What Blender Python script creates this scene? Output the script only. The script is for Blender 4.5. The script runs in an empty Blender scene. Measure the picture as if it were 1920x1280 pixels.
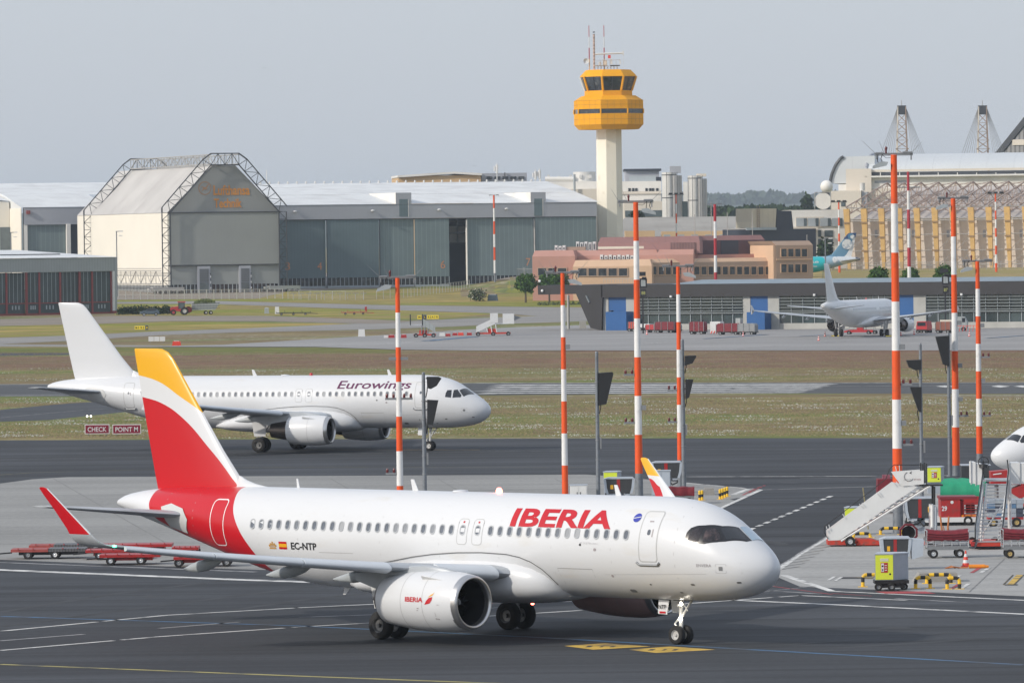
import bpy, bmesh, math, random
import numpy as np
from mathutils import Vector, Matrix
R=math.radians; PI=math.pi
rnd=random.Random(7)
S=bpy.context.scene; COL=S.collection
# ---------- camera ----------
FPX=12145.3; PITCH=0.015497; ROLL=-0.012466; HC=16.215
cam=bpy.data.cameras.new('camera'); camo=bpy.data.objects.new('camera',cam); COL.objects.link(camo)
cam.sensor_width=36; cam.lens=FPX/1920*36; cam.clip_start=1; cam.clip_end=60000
_c,_s=math.cos(ROLL),math.sin(ROLL); _cp,_sp=math.cos(PITCH),math.sin(PITCH)
FW=Vector((0,_cp,-_sp)); RT0=Vector((1,0,0)); UP0=Vector((0,_sp,_cp))
RT=RT0*_c+UP0*_s; UP=UP0*_c-RT0*_s
mm=Matrix((RT,UP,-FW)).transposed().to_4x4(); mm.translation=Vector((0,0,HC)); camo.matrix_world=mm
S.camera=camo
# ---------- world, sun, exposure ----------
SUN_EL=R(29); SUN_AZ=R(-119)      # azimuth measured from +Y clockwise
W=bpy.data.worlds.new('World'); S.world=W; W.use_nodes=True
nt=W.node_tree; nt.nodes.clear()
sky=nt.nodes.new('ShaderNodeTexSky'); sky.sky_type='NISHITA'; sky.sun_disc=False
sky.sun_elevation=SUN_EL; sky.sun_rotation=SUN_AZ; sky.air_density=1.0; sky.dust_density=2.5; sky.ozone_density=3.0; sky.altitude=50
bg=nt.nodes.new('ShaderNodeBackground'); bg.inputs[1].default_value=0.14
wo=nt.nodes.new('ShaderNodeOutputWorld')
tn=nt.nodes.new('ShaderNodeMix'); tn.data_type='RGBA'; tn.inputs[0].default_value=0.72
# thin high overcast veil: evens the clear-sky colour out
hsv=nt.nodes.new('ShaderNodeRGB'); hsv.outputs[0].default_value=(4.55,4.86,5.42,1)
nt.links.new(sky.outputs[0],tn.inputs[6]); nt.links.new(hsv.outputs[0],tn.inputs[7])
nt.links.new(tn.outputs[2],bg.inputs[0]); nt.links.new(bg.outputs[0],wo.inputs[0])
sl=bpy.data.lights.new('sun','SUN'); sl.energy=2.7; sl.angle=R(2.5); sl.color=(1.0,0.92,0.81)
so=bpy.data.objects.new('sun',sl); COL.objects.link(so)
sd=Vector((math.sin(SUN_AZ)*math.cos(SUN_EL),math.cos(SUN_AZ)*math.cos(SUN_EL),math.sin(SUN_EL)))
so.rotation_euler=sd.to_track_quat('Z','Y').to_euler()
S.view_settings.view_transform='Standard'; S.view_settings.look='None'; S.view_settings.exposure=0.12; S.view_settings.gamma=1.0
S.view_settings.use_curve_mapping=False
S.render.engine='CYCLES'; S.cycles.max_bounces=6; S.cycles.volume_bounces=1
# ---------- image <-> place ----------
CAM=Vector((0,0,HC))
def ray(px,py):
    d=FW*FPX+RT*(px-960)-UP*(py-640); return d/d.y
def at(px,py,D): return CAM+ray(px,py)*D
def ss(a,b,x):
    t=min(1,max(0,(x-a)/(b-a))); return t*t*(3-2*t)
def lerp(pts,x):
    if x<=pts[0][0]: return pts[0][1]
    for (a,b),(c,d) in zip(pts,pts[1:]):
        if x<=c: return b+(d-b)*(x-a)/(c-a)
    return pts[-1][1]
PROF=[(0,0),(900,0),(1060,.4),(1400,.5),(1480,1.0),(1750,4.3),(2300,5.5),(3000,6),(9000,10)]
def tz(x,y):
    z=lerp(PROF,y)
    if y>1000:
        u=960+x*FPX/y
        z=max(z,(6.5*ss(1490,1530,u)+.0)*ss(1210,1380,y)+.5*ss(1380,1900,y)*ss(1490,1530,u))
        m=ss(868,975,u)*(1-ss(1120,1250,u))*ss(1590,1690,y)
        z=max(z,z*(1-m)+6.6*m) if m>0 else z
    return z
def gnd(px,py,off=0.0):
    d=ray(px,py)
    a=60.0; 
    if d.z>=0: return None
    lo,hi=a,60000.
    t=lo; step=40.
    f=lambda t: HC+d.z*t-tz(d.x*t,t)-off
    while f(t)>0 and t<9000: lo=t; t+=step if t>1000 else (HC/-d.z)*.2
    hi=t
    for _ in range(40):
        m=(lo+hi)/2
        if f(m)>0: lo=m
        else: hi=m
    return CAM+d*hi
# ---------- object helpers ----------
def link(o,parent=None):
    COL.objects.link(o)
    if parent is not None: o.parent=parent
    return o
def tag(o,label=None,cat=None,group=None,kind=None):
    if label: o['label']=label
    if cat: o['category']=cat
    if group: o['group']=group
    if kind: o['kind']=kind
    return o
def thing(name,label,cat,loc=(0,0,0),rz=0,group=None):
    o=bpy.data.objects.new(name,None); o.empty_display_size=.3; link(o); o.location=loc; o.rotation_euler=(0,0,rz)
    return tag(o,label,cat,group)
def copy_tree(o,parent=None):
    c=o.copy(); COL.objects.link(c); c.parent=parent
    for ch in o.children: copy_tree(ch,c)
    return c
MATS={}
def mat(name,col,rough=.6,metal=0.,var=.10,scale=.6,stretch=(1,1,1),bump=0.,bscale=None,coat=0.,dirt_glint=None,dscale=.3,dlo=.5,dhi=.75,emit=None,es=1.,lines=None,spec=None,trans=0.):
    """procedural material: base colour x noise, optional dirt colour, optional corrugation lines=(axis,period,depth,darken)"""
    if name in MATS: return MATS[name]
    m=bpy.data.materials.new(name); m.use_nodes=True; n=m.node_tree.nodes; l=m.node_tree.links
    b=n['Principled BSDF']; b.inputs['Roughness'].default_value=rough; b.inputs['Metallic'].default_value=metal
    if coat: b.inputs['Coat Weight'].default_value=coat; b.inputs['Coat Roughness'].default_value=.06
    if spec is not None: b.inputs['Specular IOR Level'].default_value=spec
    if trans: b.inputs['Transmission Weight'].default_value=trans
    tc=n.new('ShaderNodeTexCoord'); mp=n.new('ShaderNodeMapping'); l.new(tc.outputs['Object'],mp.inputs[0])
    mp.inputs['Scale'].default_value=tuple(scale*s for s in stretch)
    no=n.new('ShaderNodeTexNoise'); no.inputs['Scale'].default_value=1; no.inputs['Detail'].default_value=6; no.inputs['Roughness'].default_value=.6
    l.new(mp.outputs[0],no.inputs[0])
    mr=n.new('ShaderNodeMapRange'); mr.inputs[1].default_value=.3; mr.inputs[2].default_value=.7; mr.inputs[3].default_value=1-var; mr.inputs[4].default_value=1+var
    l.new(no.outputs[0],mr.inputs[0])
    mx=n.new('ShaderNodeMix'); mx.data_type='RGBA'; mx.blend_type='MULTIPLY'; mx.inputs[0].default_value=1
    mx.inputs[6].default_value=(*col,1); l.new(mr.outputs[0],mx.inputs[7]); out=mx.outputs[2]
    if dirt_glint:
        n2=n.new('ShaderNodeTexNoise'); n2.inputs['Scale'].default_value=dscale/scale; n2.inputs['Detail'].default_value=8; l.new(mp.outputs[0],n2.inputs[0])
        r2=n.new('ShaderNodeMapRange'); r2.inputs[1].default_value=dlo; r2.inputs[2].default_value=dhi; l.new(n2.outputs[0],r2.inputs[0])
        m2=n.new('ShaderNodeMix'); m2.data_type='RGBA'; l.new(r2.outputs[0],m2.inputs[0]); l.new(out,m2.inputs[6]); m2.inputs[7].default_value=(*dirt_glint,1); out=m2.outputs[2]
    nb=None
    if lines:
        ax,per,dep,dk=lines
        sx=n.new('ShaderNodeSeparateXYZ'); l.new(tc.outputs['Object'],sx.inputs[0])
        a=n.new('ShaderNodeMath'); a.operation='DIVIDE'; l.new(sx.outputs[ax],a.inputs[0]); a.inputs[1].default_value=per
        f=n.new('ShaderNodeMath'); f.operation='FRACT'; l.new(a.outputs[0],f.inputs[0])
        g=n.new('ShaderNodeMath'); g.operation='LESS_THAN'; l.new(f.outputs[0],g.inputs[0]); g.inputs[1].default_value=dep
        m3=n.new('ShaderNodeMix'); m3.data_type='RGBA'; m3.blend_type='MULTIPLY'; l.new(g.outputs[0],m3.inputs[0]); l.new(out,m3.inputs[6]); m3.inputs[7].default_value=(dk,dk,dk,1); out=m3.outputs[2]
    l.new(out,b.inputs['Base Color'])
    if bump:
        bn=n.new('ShaderNodeBump'); bn.inputs['Strength'].default_value=bump; bn.inputs['Distance'].default_value=.02
        n4=n.new('ShaderNodeTexNoise'); n4.inputs['Scale'].default_value=(bscale or 20); n4.inputs['Detail'].default_value=4; l.new(tc.outputs['Object'],n4.inputs[0])
        l.new(n4.outputs[0],bn.inputs['Height']); l.new(bn.outputs[0],b.inputs['Normal'])
    if emit:
        b.inputs['Emission Color'].default_value=(*emit,1); b.inputs['Emission Strength'].default_value=es
    MATS[name]=m; return m
class MB:
    def __init__(s): s.V=[];s.F=[];s.I=[];s.m=0
    def add(s,vs,fs):
        o=len(s.V); s.V+= [tuple(v) for v in vs]; s.F+=[tuple(o+i for i in f) for f in fs]; s.I+=[s.m]*len(fs); return s
    def box(s,x0,y0,z0,x1,y1,z1):
        if x0>x1:x0,x1=x1,x0
        if y0>y1:y0,y1=y1,y0
        if z0>z1:z0,z1=z1,z0
        return s.add([(x0,y0,z0),(x1,y0,z0),(x1,y1,z0),(x0,y1,z0),(x0,y0,z1),(x1,y0,z1),(x1,y1,z1),(x0,y1,z1)],
            [(0,3,2,1),(4,5,6,7),(0,1,5,4),(1,2,6,5),(2,3,7,6),(3,0,4,7)])
    def tube(s,p,q,r,n=6,r2=None,cap=True):
        p=Vector(p);q=Vector(q);d=q-p
        if d.length<1e-6: return s
        d.normalize(); a=d.orthogonal().normalized(); b=d.cross(a); r2=r if r2 is None else r2
        vs=[p+(a*math.cos(t)+b*math.sin(t))*r for t in [2*PI*i/n for i in range(n)]]+[q+(a*math.cos(t)+b*math.sin(t))*r2 for t in [2*PI*i/n for i in range(n)]]
        fs=[(i,(i+1)%n,n+(i+1)%n,n+i) for i in range(n)]
        if cap: fs+=[tuple(range(n))[::-1],tuple(range(n,2*n))]
        return s.add(vs,fs)
    def path(s,pts,r,n=6):
        for a,b in zip(pts,pts[1:]): s.tube(a,b,r,n)
        return s
    def prism(s,pts,dv):
        """pts: planar 3D polygon, extruded by dv"""
        n=len(pts); pts=[Vector(p) for p in pts]; dv=Vector(dv)
        return s.add(pts+[p+dv for p in pts],[tuple(range(n))[::-1],tuple(range(n,2*n))]+[(i,(i+1)%n,n+(i+1)%n,n+i) for i in range(n)])
    def lathe(s,prof,o=(0,0,0),ax='z',n=24,a0=0.,a1=2*PI):
        """prof: (r,h)"""
        full=abs(a1-a0-2*PI)<1e-6; k=n if full else n+1; vs=[];fs=[]
        for (r,h) in prof:
            for i in range(k):
                t=a0+(a1-a0)*i/n; c,d=r*math.cos(t),r*math.sin(t)
                vs.append({'z':(o[0]+c,o[1]+d,o[2]+h),'x':(o[0]+h,o[1]+c,o[2]+d),'y':(o[0]+d,o[1]+h,o[2]+c)}[ax])
        for j in range(len(prof)-1):
            for i in range(n if full else n):
                i2=(i+1)%k; fs.append((j*k+i,j*k+i2,(j+1)*k+i2,(j+1)*k+i))
        return s.add(vs,fs)
    def loft(s,rings,cap=True,closed=True):
        k=len(rings[0]); vs=[v for r in rings for v in r]; fs=[]
        for j in range(len(rings)-1):
            for i in range(k if closed else k-1):
                i2=(i+1)%k; fs.append((j*k+i,j*k+i2,(j+1)*k+i2,(j+1)*k+i))
        if cap: fs+=[tuple(range(k))[::-1],tuple(range((len(rings)-1)*k,len(rings)*k))]
        return s.add(vs,fs)
    def grid(s,rows):
        return s.loft(rows,cap=False,closed=False)
    def mesh(s,name,mats,smooth=False,ang=35):
        me=bpy.data.meshes.new(name); me.from_pydata(s.V,[],s.F)
        mats=[] if mats is None else (mats if isinstance(mats,(list,tuple)) else [mats])
        for m in mats: me.materials.append(m)
        if len(mats)>1: me.polygons.foreach_set('material_index',s.I)
        bm=bmesh.new(); bm.from_mesh(me); bmesh.ops.recalc_face_normals(bm,faces=bm.faces); bm.to_mesh(me); bm.free()
        if smooth:
            me.polygons.foreach_set('use_smooth',[True]*len(me.polygons)); me.set_sharp_from_angle(angle=R(ang))
        me.update(); return me
    def build(s,name,mats,parent=None,smooth=False,loc=None,ang=35,**kw):
        o=bpy.data.objects.new(name,s.mesh(name,mats,smooth,ang)); link(o,parent)
        if loc is not None: o.location=loc
        return tag(o,**kw) if kw else o
def bez(a,b,n): return [a+(b-a)*i/n for i in range(n+1)]
# ---------- flat lettering ----------
_tc={}
def text2d(s,bold=0.0):
    if (s,bold) in _tc: return _tc[(s,bold)]
    c=bpy.data.curves.new('t','FONT'); c.body=s; c.size=1; c.offset=bold; c.resolution_u=4; c.dimensions='2D'; c.fill_mode='BOTH'
    o=bpy.data.objects.new('t',c); COL.objects.link(o); dg=bpy.context.evaluated_depsgraph_get(); dg.update()
    me=o.evaluated_get(dg).to_mesh(); V=[(v.co.x,v.co.y) for v in me.vertices]; Fs=[tuple(p.vertices) for p in me.polygons]
    bpy.data.objects.remove(o); bpy.data.curves.remove(c)
    xs=[v[0] for v in V]; x0,x1=min(xs),max(xs); y1=max(v[1] for v in V)
    V=[((x-x0)/(x1-x0),y/(0.73)) for x,y in V]    # width 0..1, cap height ~1
    _tc[(s,bold)]=(V,Fs,(x1-x0)/.73); return _tc[(s,bold)]
def wrap(name,V,Fs,fn,mats,parent,step=.12,smooth=True,**kw):
    """2D mesh (u,v) cut on a grid and mapped to 3D by fn"""
    bm=bmesh.new(); vs=[bm.verts.new((x,y,0)) for x,y in V]
    for f in Fs:
        try: bm.faces.new([vs[i] for i in f])
        except ValueError: pass
    if step:
        for ax in (0,1):
            lo=min(v[ax] for v in V); hi=max(v[ax] for v in V); k=1
            while lo+k*step<hi and k<80:
                co=[0,0,0]; no=[0,0,0]; co[ax]=lo+k*step; no[ax]=1
                bmesh.ops.bisect_plane(bm,geom=bm.verts[:]+bm.edges[:]+bm.faces[:],plane_co=co,plane_no=no); k+=1
    for v in bm.verts: v.co=Vector(fn(v.co.x,v.co.y))
    me=bpy.data.meshes.new(name); bm.to_mesh(me); bm.free()
    for m in (mats if isinstance(mats,(list,tuple)) else [mats]): me.materials.append(m)
    if smooth: me.polygons.foreach_set('use_smooth',[True]*len(me.polygons))
    o=bpy.data.objects.new(name,me); link(o,parent); return tag(o,**kw) if kw else o
def lettering(s,fn,w,h,material,parent,name='lettering',bold=0.,step=.15,**kw):
    V,Fs,_=text2d(s,bold); V=[(x*w,y*h) for x,y in V]
    return wrap(name,V,Fs,fn,material,parent,step,False,**kw)
def ring2d(outer,inner):
    n=len(outer); return list(outer)+list(inner),[(i,(i+1)%n,n+(i+1)%n,n+i) for i in range(n)]
def rrect(cx,cy,w,h,r,n=4):
    pts=[]
    for sx,sy,a in ((1,1,0),(-1,1,PI/2),(-1,-1,PI),(1,-1,1.5*PI)):
        for i in range(n+1):
            t=a+PI/2*i/n; pts.append((cx+sx*(w/2-r)+r*math.cos(t),cy+sy*(h/2-r)+r*math.sin(t)))
    return pts
# ================= GROUND =================
def asphalt(name,col,amp=.18,streak=(.02,.25),patch=.55,mark=.6,rough=.85):
    m=bpy.data.materials.new(name); m.use_nodes=True; n=m.node_tree.nodes; l=m.node_tree.links; b=n['Principled BSDF']
    b.inputs['Roughness'].default_value=rough; b.inputs['Specular IOR Level'].default_value=.25
    tc=n.new('ShaderNodeTexCoord')
    def noise(sx,sy,det=5,rot=0,dist=0):
        mp=n.new('ShaderNodeMapping'); mp.inputs['Scale'].default_value=(sx,sy,1); mp.inputs['Rotation'].default_value=(0,0,rot); l.new(tc.outputs['Object'],mp.inputs[0])
        t=n.new('ShaderNodeTexNoise'); t.inputs['Scale'].default_value=1; t.inputs['Detail'].default_value=det; t.inputs['Distortion'].default_value=dist; l.new(mp.outputs[0],t.inputs[0]); return t.outputs[0]
    def rng(o,a,b_,c,d):
        r=n.new('ShaderNodeMapRange'); l.new(o,r.inputs[0])
        for i,v in enumerate((a,b_,c,d)): r.inputs[i+1].default_value=v
        return r.outputs[0]
    def mul(a,b_):
        t=n.new('ShaderNodeMath'); t.operation='MULTIPLY'; l.new(a,t.inputs[0]); l.new(b_,t.inputs[1]); return t.outputs[0]
    f=rng(noise(.04,.02),.3,.7,1-amp,1+amp)
    f=mul(f,rng(noise(streak[0],streak[1],4,R(4)),.37,.63,1-amp*.9,1+amp*.9))
    f=mul(f,rng(noise(.012,.5,3,R(-7)),.54,.66,1,1-amp*1.2)); f=mul(f,rng(noise(.02,.8,3,R(2)),.56,.68,1,1+amp*.8))
    f=mul(f,rng(noise(.05,.9,6,0,.6),.62,.72,1,patch))
    f=mul(f,rng(noise(3,3,3),.3,.7,.88,1.12))
    mx=n.new('ShaderNodeMix'); mx.data_type='RGBA'; mx.blend_type='MULTIPLY'; mx.inputs[0].default_value=1; mx.inputs[6].default_value=(*col,1); l.new(f,mx.inputs[7])
    l.new(mx.outputs[2],b.inputs['Base Color'])
    bn=n.new('ShaderNodeBump'); bn.inputs['Strength'].default_value=.15; bn.inputs['Distance'].default_value=.02; l.new(noise(9,9,4),bn.inputs['Height']); l.new(bn.outputs[0],b.inputs['Normal'])
    MATS[name]=m; return m
def grassmat(name,green,brown,gold,flower=.0,sc=1.):
    m=bpy.data.materials.new(name); m.use_nodes=True; n=m.node_tree.nodes; l=m.node_tree.links; b=n['Principled BSDF']
    b.inputs['Roughness'].default_value=1.; b.inputs['Specular IOR Level'].default_value=.05
    tc=n.new('ShaderNodeTexCoord')
    def noise(sx,sy,det=5,dist=0):
        mp=n.new('ShaderNodeMapping'); mp.inputs['Scale'].default_value=(sx*sc,sy*sc,1); l.new(tc.outputs['Object'],mp.inputs[0])
        t=n.new('ShaderNodeTexNoise'); t.inputs['Scale'].default_value=1; t.inputs['Detail'].default_value=det; t.inputs['Distortion'].default_value=dist; l.new(mp.outputs[0],t.inputs[0]); return t.outputs[0]
    def rng(o,a,b_,c=0,d=1):
        r=n.new('ShaderNodeMapRange'); r.interpolation_type='SMOOTHSTEP'; l.new(o,r.inputs[0])
        for i,v in enumerate((a,b_,c,d)): r.inputs[i+1].default_value=v
        return r.outputs[0]
    def mix(f,a,b_,mode='MIX'):
        x=n.new('ShaderNodeMix'); x.data_type='RGBA'; x.blend_type=mode
        if isinstance(f,float): x.inputs[0].default_value=f
        else: l.new(f,x.inputs[0])
        for v,i in ((a,6),(b_,7)):
            if isinstance(v,tuple): x.inputs[i].default_value=(*v,1)
            else: l.new(v,x.inputs[i])
        return x.outputs[2]
    c=mix(rng(noise(.012,.028,6),.40,.58),green,brown)
    c=mix(rng(noise(.03,.05,5),.52,.70),c,gold)
    v=rng(noise(.22,.3,7),.25,.75,.78,1.22); cc=n.new('ShaderNodeCombineColor'); [l.new(v,cc.inputs[i]) for i in range(3)]
    c=mix(1.,c,cc.outputs[0],'MULTIPLY')
    if flower:
        f1=rng(noise(.02,.05,4),.50,.62); f2=rng(noise(1.1,.8,8),.50,.62)
        t=n.new('ShaderNodeMath'); t.operation='MULTIPLY'; l.new(f1,t.inputs[0]); l.new(f2,t.inputs[1])
        t2=n.new('ShaderNodeMath'); t2.operation='MULTIPLY'; l.new(t.outputs[0],t2.inputs[0]); t2.inputs[1].default_value=flower
        c=mix(t2.outputs[0],c,(.42,.42,.36))
    l.new(c,b.inputs['Base Color']); MATS[name]=m; return m
G_MEADOW=grassmat('meadow',(.155,.185,.065),(.205,.160,.092),(.27,.225,.11),.6)
G_LAWN=grassmat('dry_lawn',(.215,.225,.050),(.27,.225,.085),(.38,.28,.10),0.)
# terrain sheet: columns fan out from the viewpoint's foot so that far cells stay a sensible size
ys=[-300,0,60,120,180,240,320,420,520,640,760,860,900]+list(range(940,1200,40))+list(range(1200,1800,15))+list(range(1800,2400,60))+[2500,2700,3000,3500,4200,5000,6500,9000,14000]
us=[-14,-6,-3,-1.5,-.8,-.4]+[round(-.24+i*.004,4) for i in range(121)]+[.4,.8,1.5,3,6,14]
g=MB(); rows=[]
for y in ys:
    w=max(y,300); rows.append([(u*w,y,tz(u*w,y) if y>0 else 0) for u in us])
g.grid(rows); GROUND=g.build('ground',G_MEADOW,smooth=True,kind='structure')
def strip(name,top,bot,m,off,x0=None,x1=None,kind='structure',dx=25,nr=3,label=None,cat=None):
    x0=x0 if x0 is not None else top[0][0]; x1=x1 if x1 is not None else top[-1][0]
    n=max(2,int((x1-x0)/dx)); xs=[x0+(x1-x0)*i/n for i in range(n+1)]
    xs=sorted(set(xs+[p[0] for p in top+bot if x0<p[0]<x1])); b=MB(); rr=[[] for _ in range(nr+1)]
    for x in xs:
        t,c=lerp(top,x),lerp(bot,x)
        # interpolate in place, not in the picture
        for j in range(nr+1): rr[j].append(gnd(x,t+(c-t)*j/nr,off))
    b.grid(rr); return b.build(name,m,smooth=True,kind=kind)
AS_NEAR=asphalt('asphalt_near',(.047,.051,.058),.26,(.012,.18),.66)
AS_TAXI=asphalt('asphalt_taxiway',(.060,.065,.073),.16,(.01,.12),.8)
AS_RWY=asphalt('asphalt_runway',(.085,.09,.095),.14,(.01,.2),.8)
CONC=asphalt('concrete_apron',(.285,.285,.275),.10,(.03,.10),.85)
CONC_R=asphalt('concrete_stand',(.345,.345,.335),.08,(.04,.2),.85)
CONC_F=asphalt('concrete_far',(.29,.285,.28),.08,(.01,.06),.85)
ROAD_F=asphalt('road_far',(.26,.25,.235),.08,(.01,.06),.85)
FORE=asphalt('forecourt',(.25,.215,.175),.08,(.01,.06),.85)
# sheets, nearest first; each a few millimetres above the one below
def gp(pts,off): return [gnd(x,y,off) for x,y in pts]
strip('apron',[(-2200,852),(0,825),(1000,821.5),(1920,820.5),(4200,795)],[(-2200,1500),(4200,1500)],AS_NEAR,.004,dx=200,nr=10)
strip('concrete_island',[(-1200,925),(0,906),(60,898),(125,894),(1100,889),(1280,903.5),(1427,918)],[(-1200,1015),(0,1048.5),(437,1066),(1058,1083),(1350,952),(1426,919)],CONC,.008,dx=60)
strip('concrete_stand',[(1448,1074),(1500,1037),(1551,1006),(1640,949),(1700,912),(3300,885)],[(1448,1077),(1500,1099),(1675,1106),(1920,1117),(3300,1180)],CONC_R,.008,dx=60)
strip('taxiway_link',[(-1500,860),(0,768),(128,756),(300,746),(700,741)],[(-1500,920),(0,790),(93,787),(300,765),(700,742.5)],AS_TAXI,.004,dx=60)
strip('runway',[(-1500,735),(0,720),(960,717.5),(1920,716.5),(3500,715)],[(-1500,760),(0,743),(920,740.5),(1380,737),(3500,741)],AS_RWY,.008,dx=80)
strip('far_apron',[(300,648.5),(417,646),(700,629),(752,626),(887,617),(971,613),(1100,609),(2500,600)],[(300,650),(592,650),(740,655),(900,657),(2500,656)],CONC_F,.06,dx=40,nr=14)
strip('perimeter_road',[(-900,655),(0,645),(305,647.5)],[(-900,660),(0,649.5),(305,650)],ROAD_F,.012)
strip('taxi_lane',[(-900,680),(0,661.5),(130,661.5)],[(-900,690),(0,667),(130,665)],AS_TAXI,.012)
strip('lower_road',[(-900,665),(0,633),(130,629),(300,621),(446,616),(700,605),(850,598),(1130,588)],[(-900,685),(0,645),(130,639),(300,628),(446,623),(700,617.5),(850,612),(960,606.5),(1130,601)],ROAD_F,.02)
strip('middle_road',[(-900,620),(0,598),(220,592),(500,592),(700,599),(760,601.5)],[(-900,650),(0,611),(180,607),(320,602),(500,602),(700,607),(760,604)],FORE,.03)
strip('upper_road',[(215,566),(404,564),(700,571.5),(1130,577)],[(215,569),(404,570),(700,580),(925,587),(1130,600)],ROAD_F,.03,nr=4)
strip('hangar_forecourt',[(-600,520),(215,518),(1000,505)],[(-600,568),(215,562),(480,560),(545,545),(700,541),(860,533),(905,528),(1000,519)],FORE,.035,nr=8)
strip('hangar_road',[(-600,524),(480,524),(545,520),(905,510)],[(-600,545),(480,544),(545,541),(700,538.5),(905,526)],AS_TAXI,.05,nr=6)
# mown grass
strip('lawn',[(215,569.5),(404,570.5),(700,580.5),(925,587.5)],[(215,591.5),(500,591.5),(700,598.5),(830,598),(925,588.5)],G_LAWN,.012)
strip('lawn',[(-600,626),(0,611.5),(180,607.5),(320,602.5),(700,607.2)],[(-600,660),(0,632.5),(130,628.5),(300,620.5),(446,615.5),(700,608)],G_LAWN,.012)
strip('lawn',[(404,562),(545,546),(700,541.5),(860,534),(905,529),(1130,520)],[(404,563.5),(700,571),(1130,576.5)],G_LAWN,.02,nr=6)
strip('lawn',[(215,562.5),(404,560.5)],[(215,565.5),(404,563.5)],G_LAWN,.02,nr=2)
G_RGT=grassmat('bank_grass',(.26,.23,.085),(.32,.25,.12),(.40,.30,.14),0.)
strip('grass_bank',[(1500,500.5),(2400,487)],[(1500,530),(2400,523)],G_RGT,.03,nr=6)
GREEN_V=grassmat('verge',(.115,.165,.045),(.16,.165,.06),(.20,.18,.07),0.)
G_RUSSET=grassmat('russet_meadow',(.185,.14,.085),(.195,.125,.088),(.22,.16,.10),.10)
strip('russet_meadow',[(-900,672),(0,668),(760,663),(1100,657.5),(2600,655)],[(-900,705),(0,694),(1100,689),(2600,692)],G_RUSSET,.006,dx=80)
strip('verge',[(-600,655),(0,650.5),(592,651),(745,656)],[(-600,672),(0,661),(150,661),(760,662)],GREEN_V,.008,nr=2)
strip('verge',[(-600,800),(0,793),(250,788),(1000,800)],[(-600,820),(0,812),(1000,813)],GREEN_V,.005,nr=2)
# ----- painted markings -----
WHITE=mat('marking_white',(.62,.62,.60),.8,var=.25,scale=.8,dirt_glint=(.16,.165,.17),dscale=.9,dlo=.52,dhi=.66)
WORN=mat('marking_worn',(.36,.365,.37),.85,var=.3,scale=.7,dirt_glint=(.11,.115,.12),dscale=.7,dlo=.45,dhi=.62)
YEL=mat('marking_yellow',(.55,.36,.06),.8,var=.25,scale=.7,dirt_glint=(.15,.12,.07),dscale=.6,dlo=.5,dhi=.68)
YELF=mat('marking_yellow_faded',(.33,.29,.10),.8,var=.3,scale=.7,dirt_glint=(.10,.10,.08),dscale=.5,dlo=.5,dhi=.65)
BLUE=mat('marking_blue',(.06,.16,.30),.8,var=.3,scale=.5,dirt_glint=(.07,.09,.12),dscale=.4,dlo=.45,dhi=.62)
RED=mat('marking_red',(.36,.05,.06),.8,var=.25,scale=.7,dirt_glint=(.2,.1,.1),dscale=.6)
mk={}
def line(px,w,m,off=.012,dash=None):
    """painted line along picture points; w = real width in metres; dash=(on,off) metres"""
    b=mk.setdefault((m.name,off),(MB(),m))[0]; P=[gnd(x,y,0) for x,y in px]
    pos=0
    for a,c in zip(P,P[1:]):
        d=Vector((c.x-a.x,c.y-a.y,0)); L=d.length; d/=L; nrm=Vector((-d.y,d.x,0))*w/2; t=0
        def q(s0,s1):
            k=max(1,int((s1-s0)/30))
            for i in range(k):
                e=[a+d*(s0+(s1-s0)*(i+j)/k) for j in (0,1)]
                vs=[]
                for p,sg in ((e[0],-1),(e[1],-1),(e[1],1),(e[0],1)):
                    v=p+nrm*sg; vs.append((v.x,v.y,tz(v.x,v.y)+off+(.07 if v.y>930 else 0)))
                b.add(vs,[(0,1,2,3)])
        if not dash: q(0,L)
        else:
            while t<L: q(t,min(L,t+dash[0])); t+=sum(dash)
def polym(px,m,off=.014):
    b=mk.setdefault((m.name,off),(MB(),m))[0]; P=[gnd(x,y,off) for x,y in px]; b.add(P,[tuple(range(len(P)))])
# near apron
line([(-900,1033),(0,1068),(437,1086),(700,1095)],1.0,WHITE)
line([(-900,1021),(0,1054),(480,1072)],.45,WORN)
line([(0,1183),(312,1153),(560,1139),(1150,1111),(1450,1098)],.30,WHITE,dash=(7,.5))
line([(0,1219),(300,1193),(560,1175),(860,1158),(1250,1134),(1500,1116),(1700,1125)],.30,WHITE,dash=(7,.5))
line([(0,1201),(560,1157),(860,1146),(1020,1129),(1350,1118)],.30,WORN,dash=(5,4.6))
line([(0,1245),(560,1267),(1100,1287)],.42,YELF)
line([(0,1155),(560,1173),(1000,1194),(1400,1217),(1920,1246)],.38,BLUE)
line([(1470,1078),(1560,1108),(1920,1125),(2600,1156)],.40,WHITE)
line([(1360,1124),(1560,1133),(1920,1151),(2600,1183)],.48,WHITE)
line([(1440,1107),(1700,1123),(2400,1160)],.32,WORN,dash=(4,5.5))
line([(1450,1099),(1560,1114)],.12,RED); line([(1560,1112),(1635,1117)],.12,RED)
polym([(1640,1108),(1735,1108),(1755,1112),(1660,1112)],RED,.016)
line([(1380,1115),(1530,1098)],.12,WORN)
polym([(1058,1210),(1134,1205),(1220,1211),(1112,1217)],YEL); polym([(1178,1217),(1256,1211),(1342,1217),(1230,1223)],YEL)
DK=mat('marking_black',(.035,.037,.04),.8,var=.3,dirt_glint=(.25,.18,.05),dscale=.8)
for cx,cy in ((1135,1211.2),(1252,1217.3)):
    for k,(dx,w) in enumerate(((-30,16),(-6,12),(14,14))):
        polym([(cx+dx-w/2,cy+1.2),(cx+dx+w/2-6,cy+1.2),(cx+dx+w/2,cy-1.6),(cx+dx-w/2+6,cy-1.6)],DK,.018)
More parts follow.
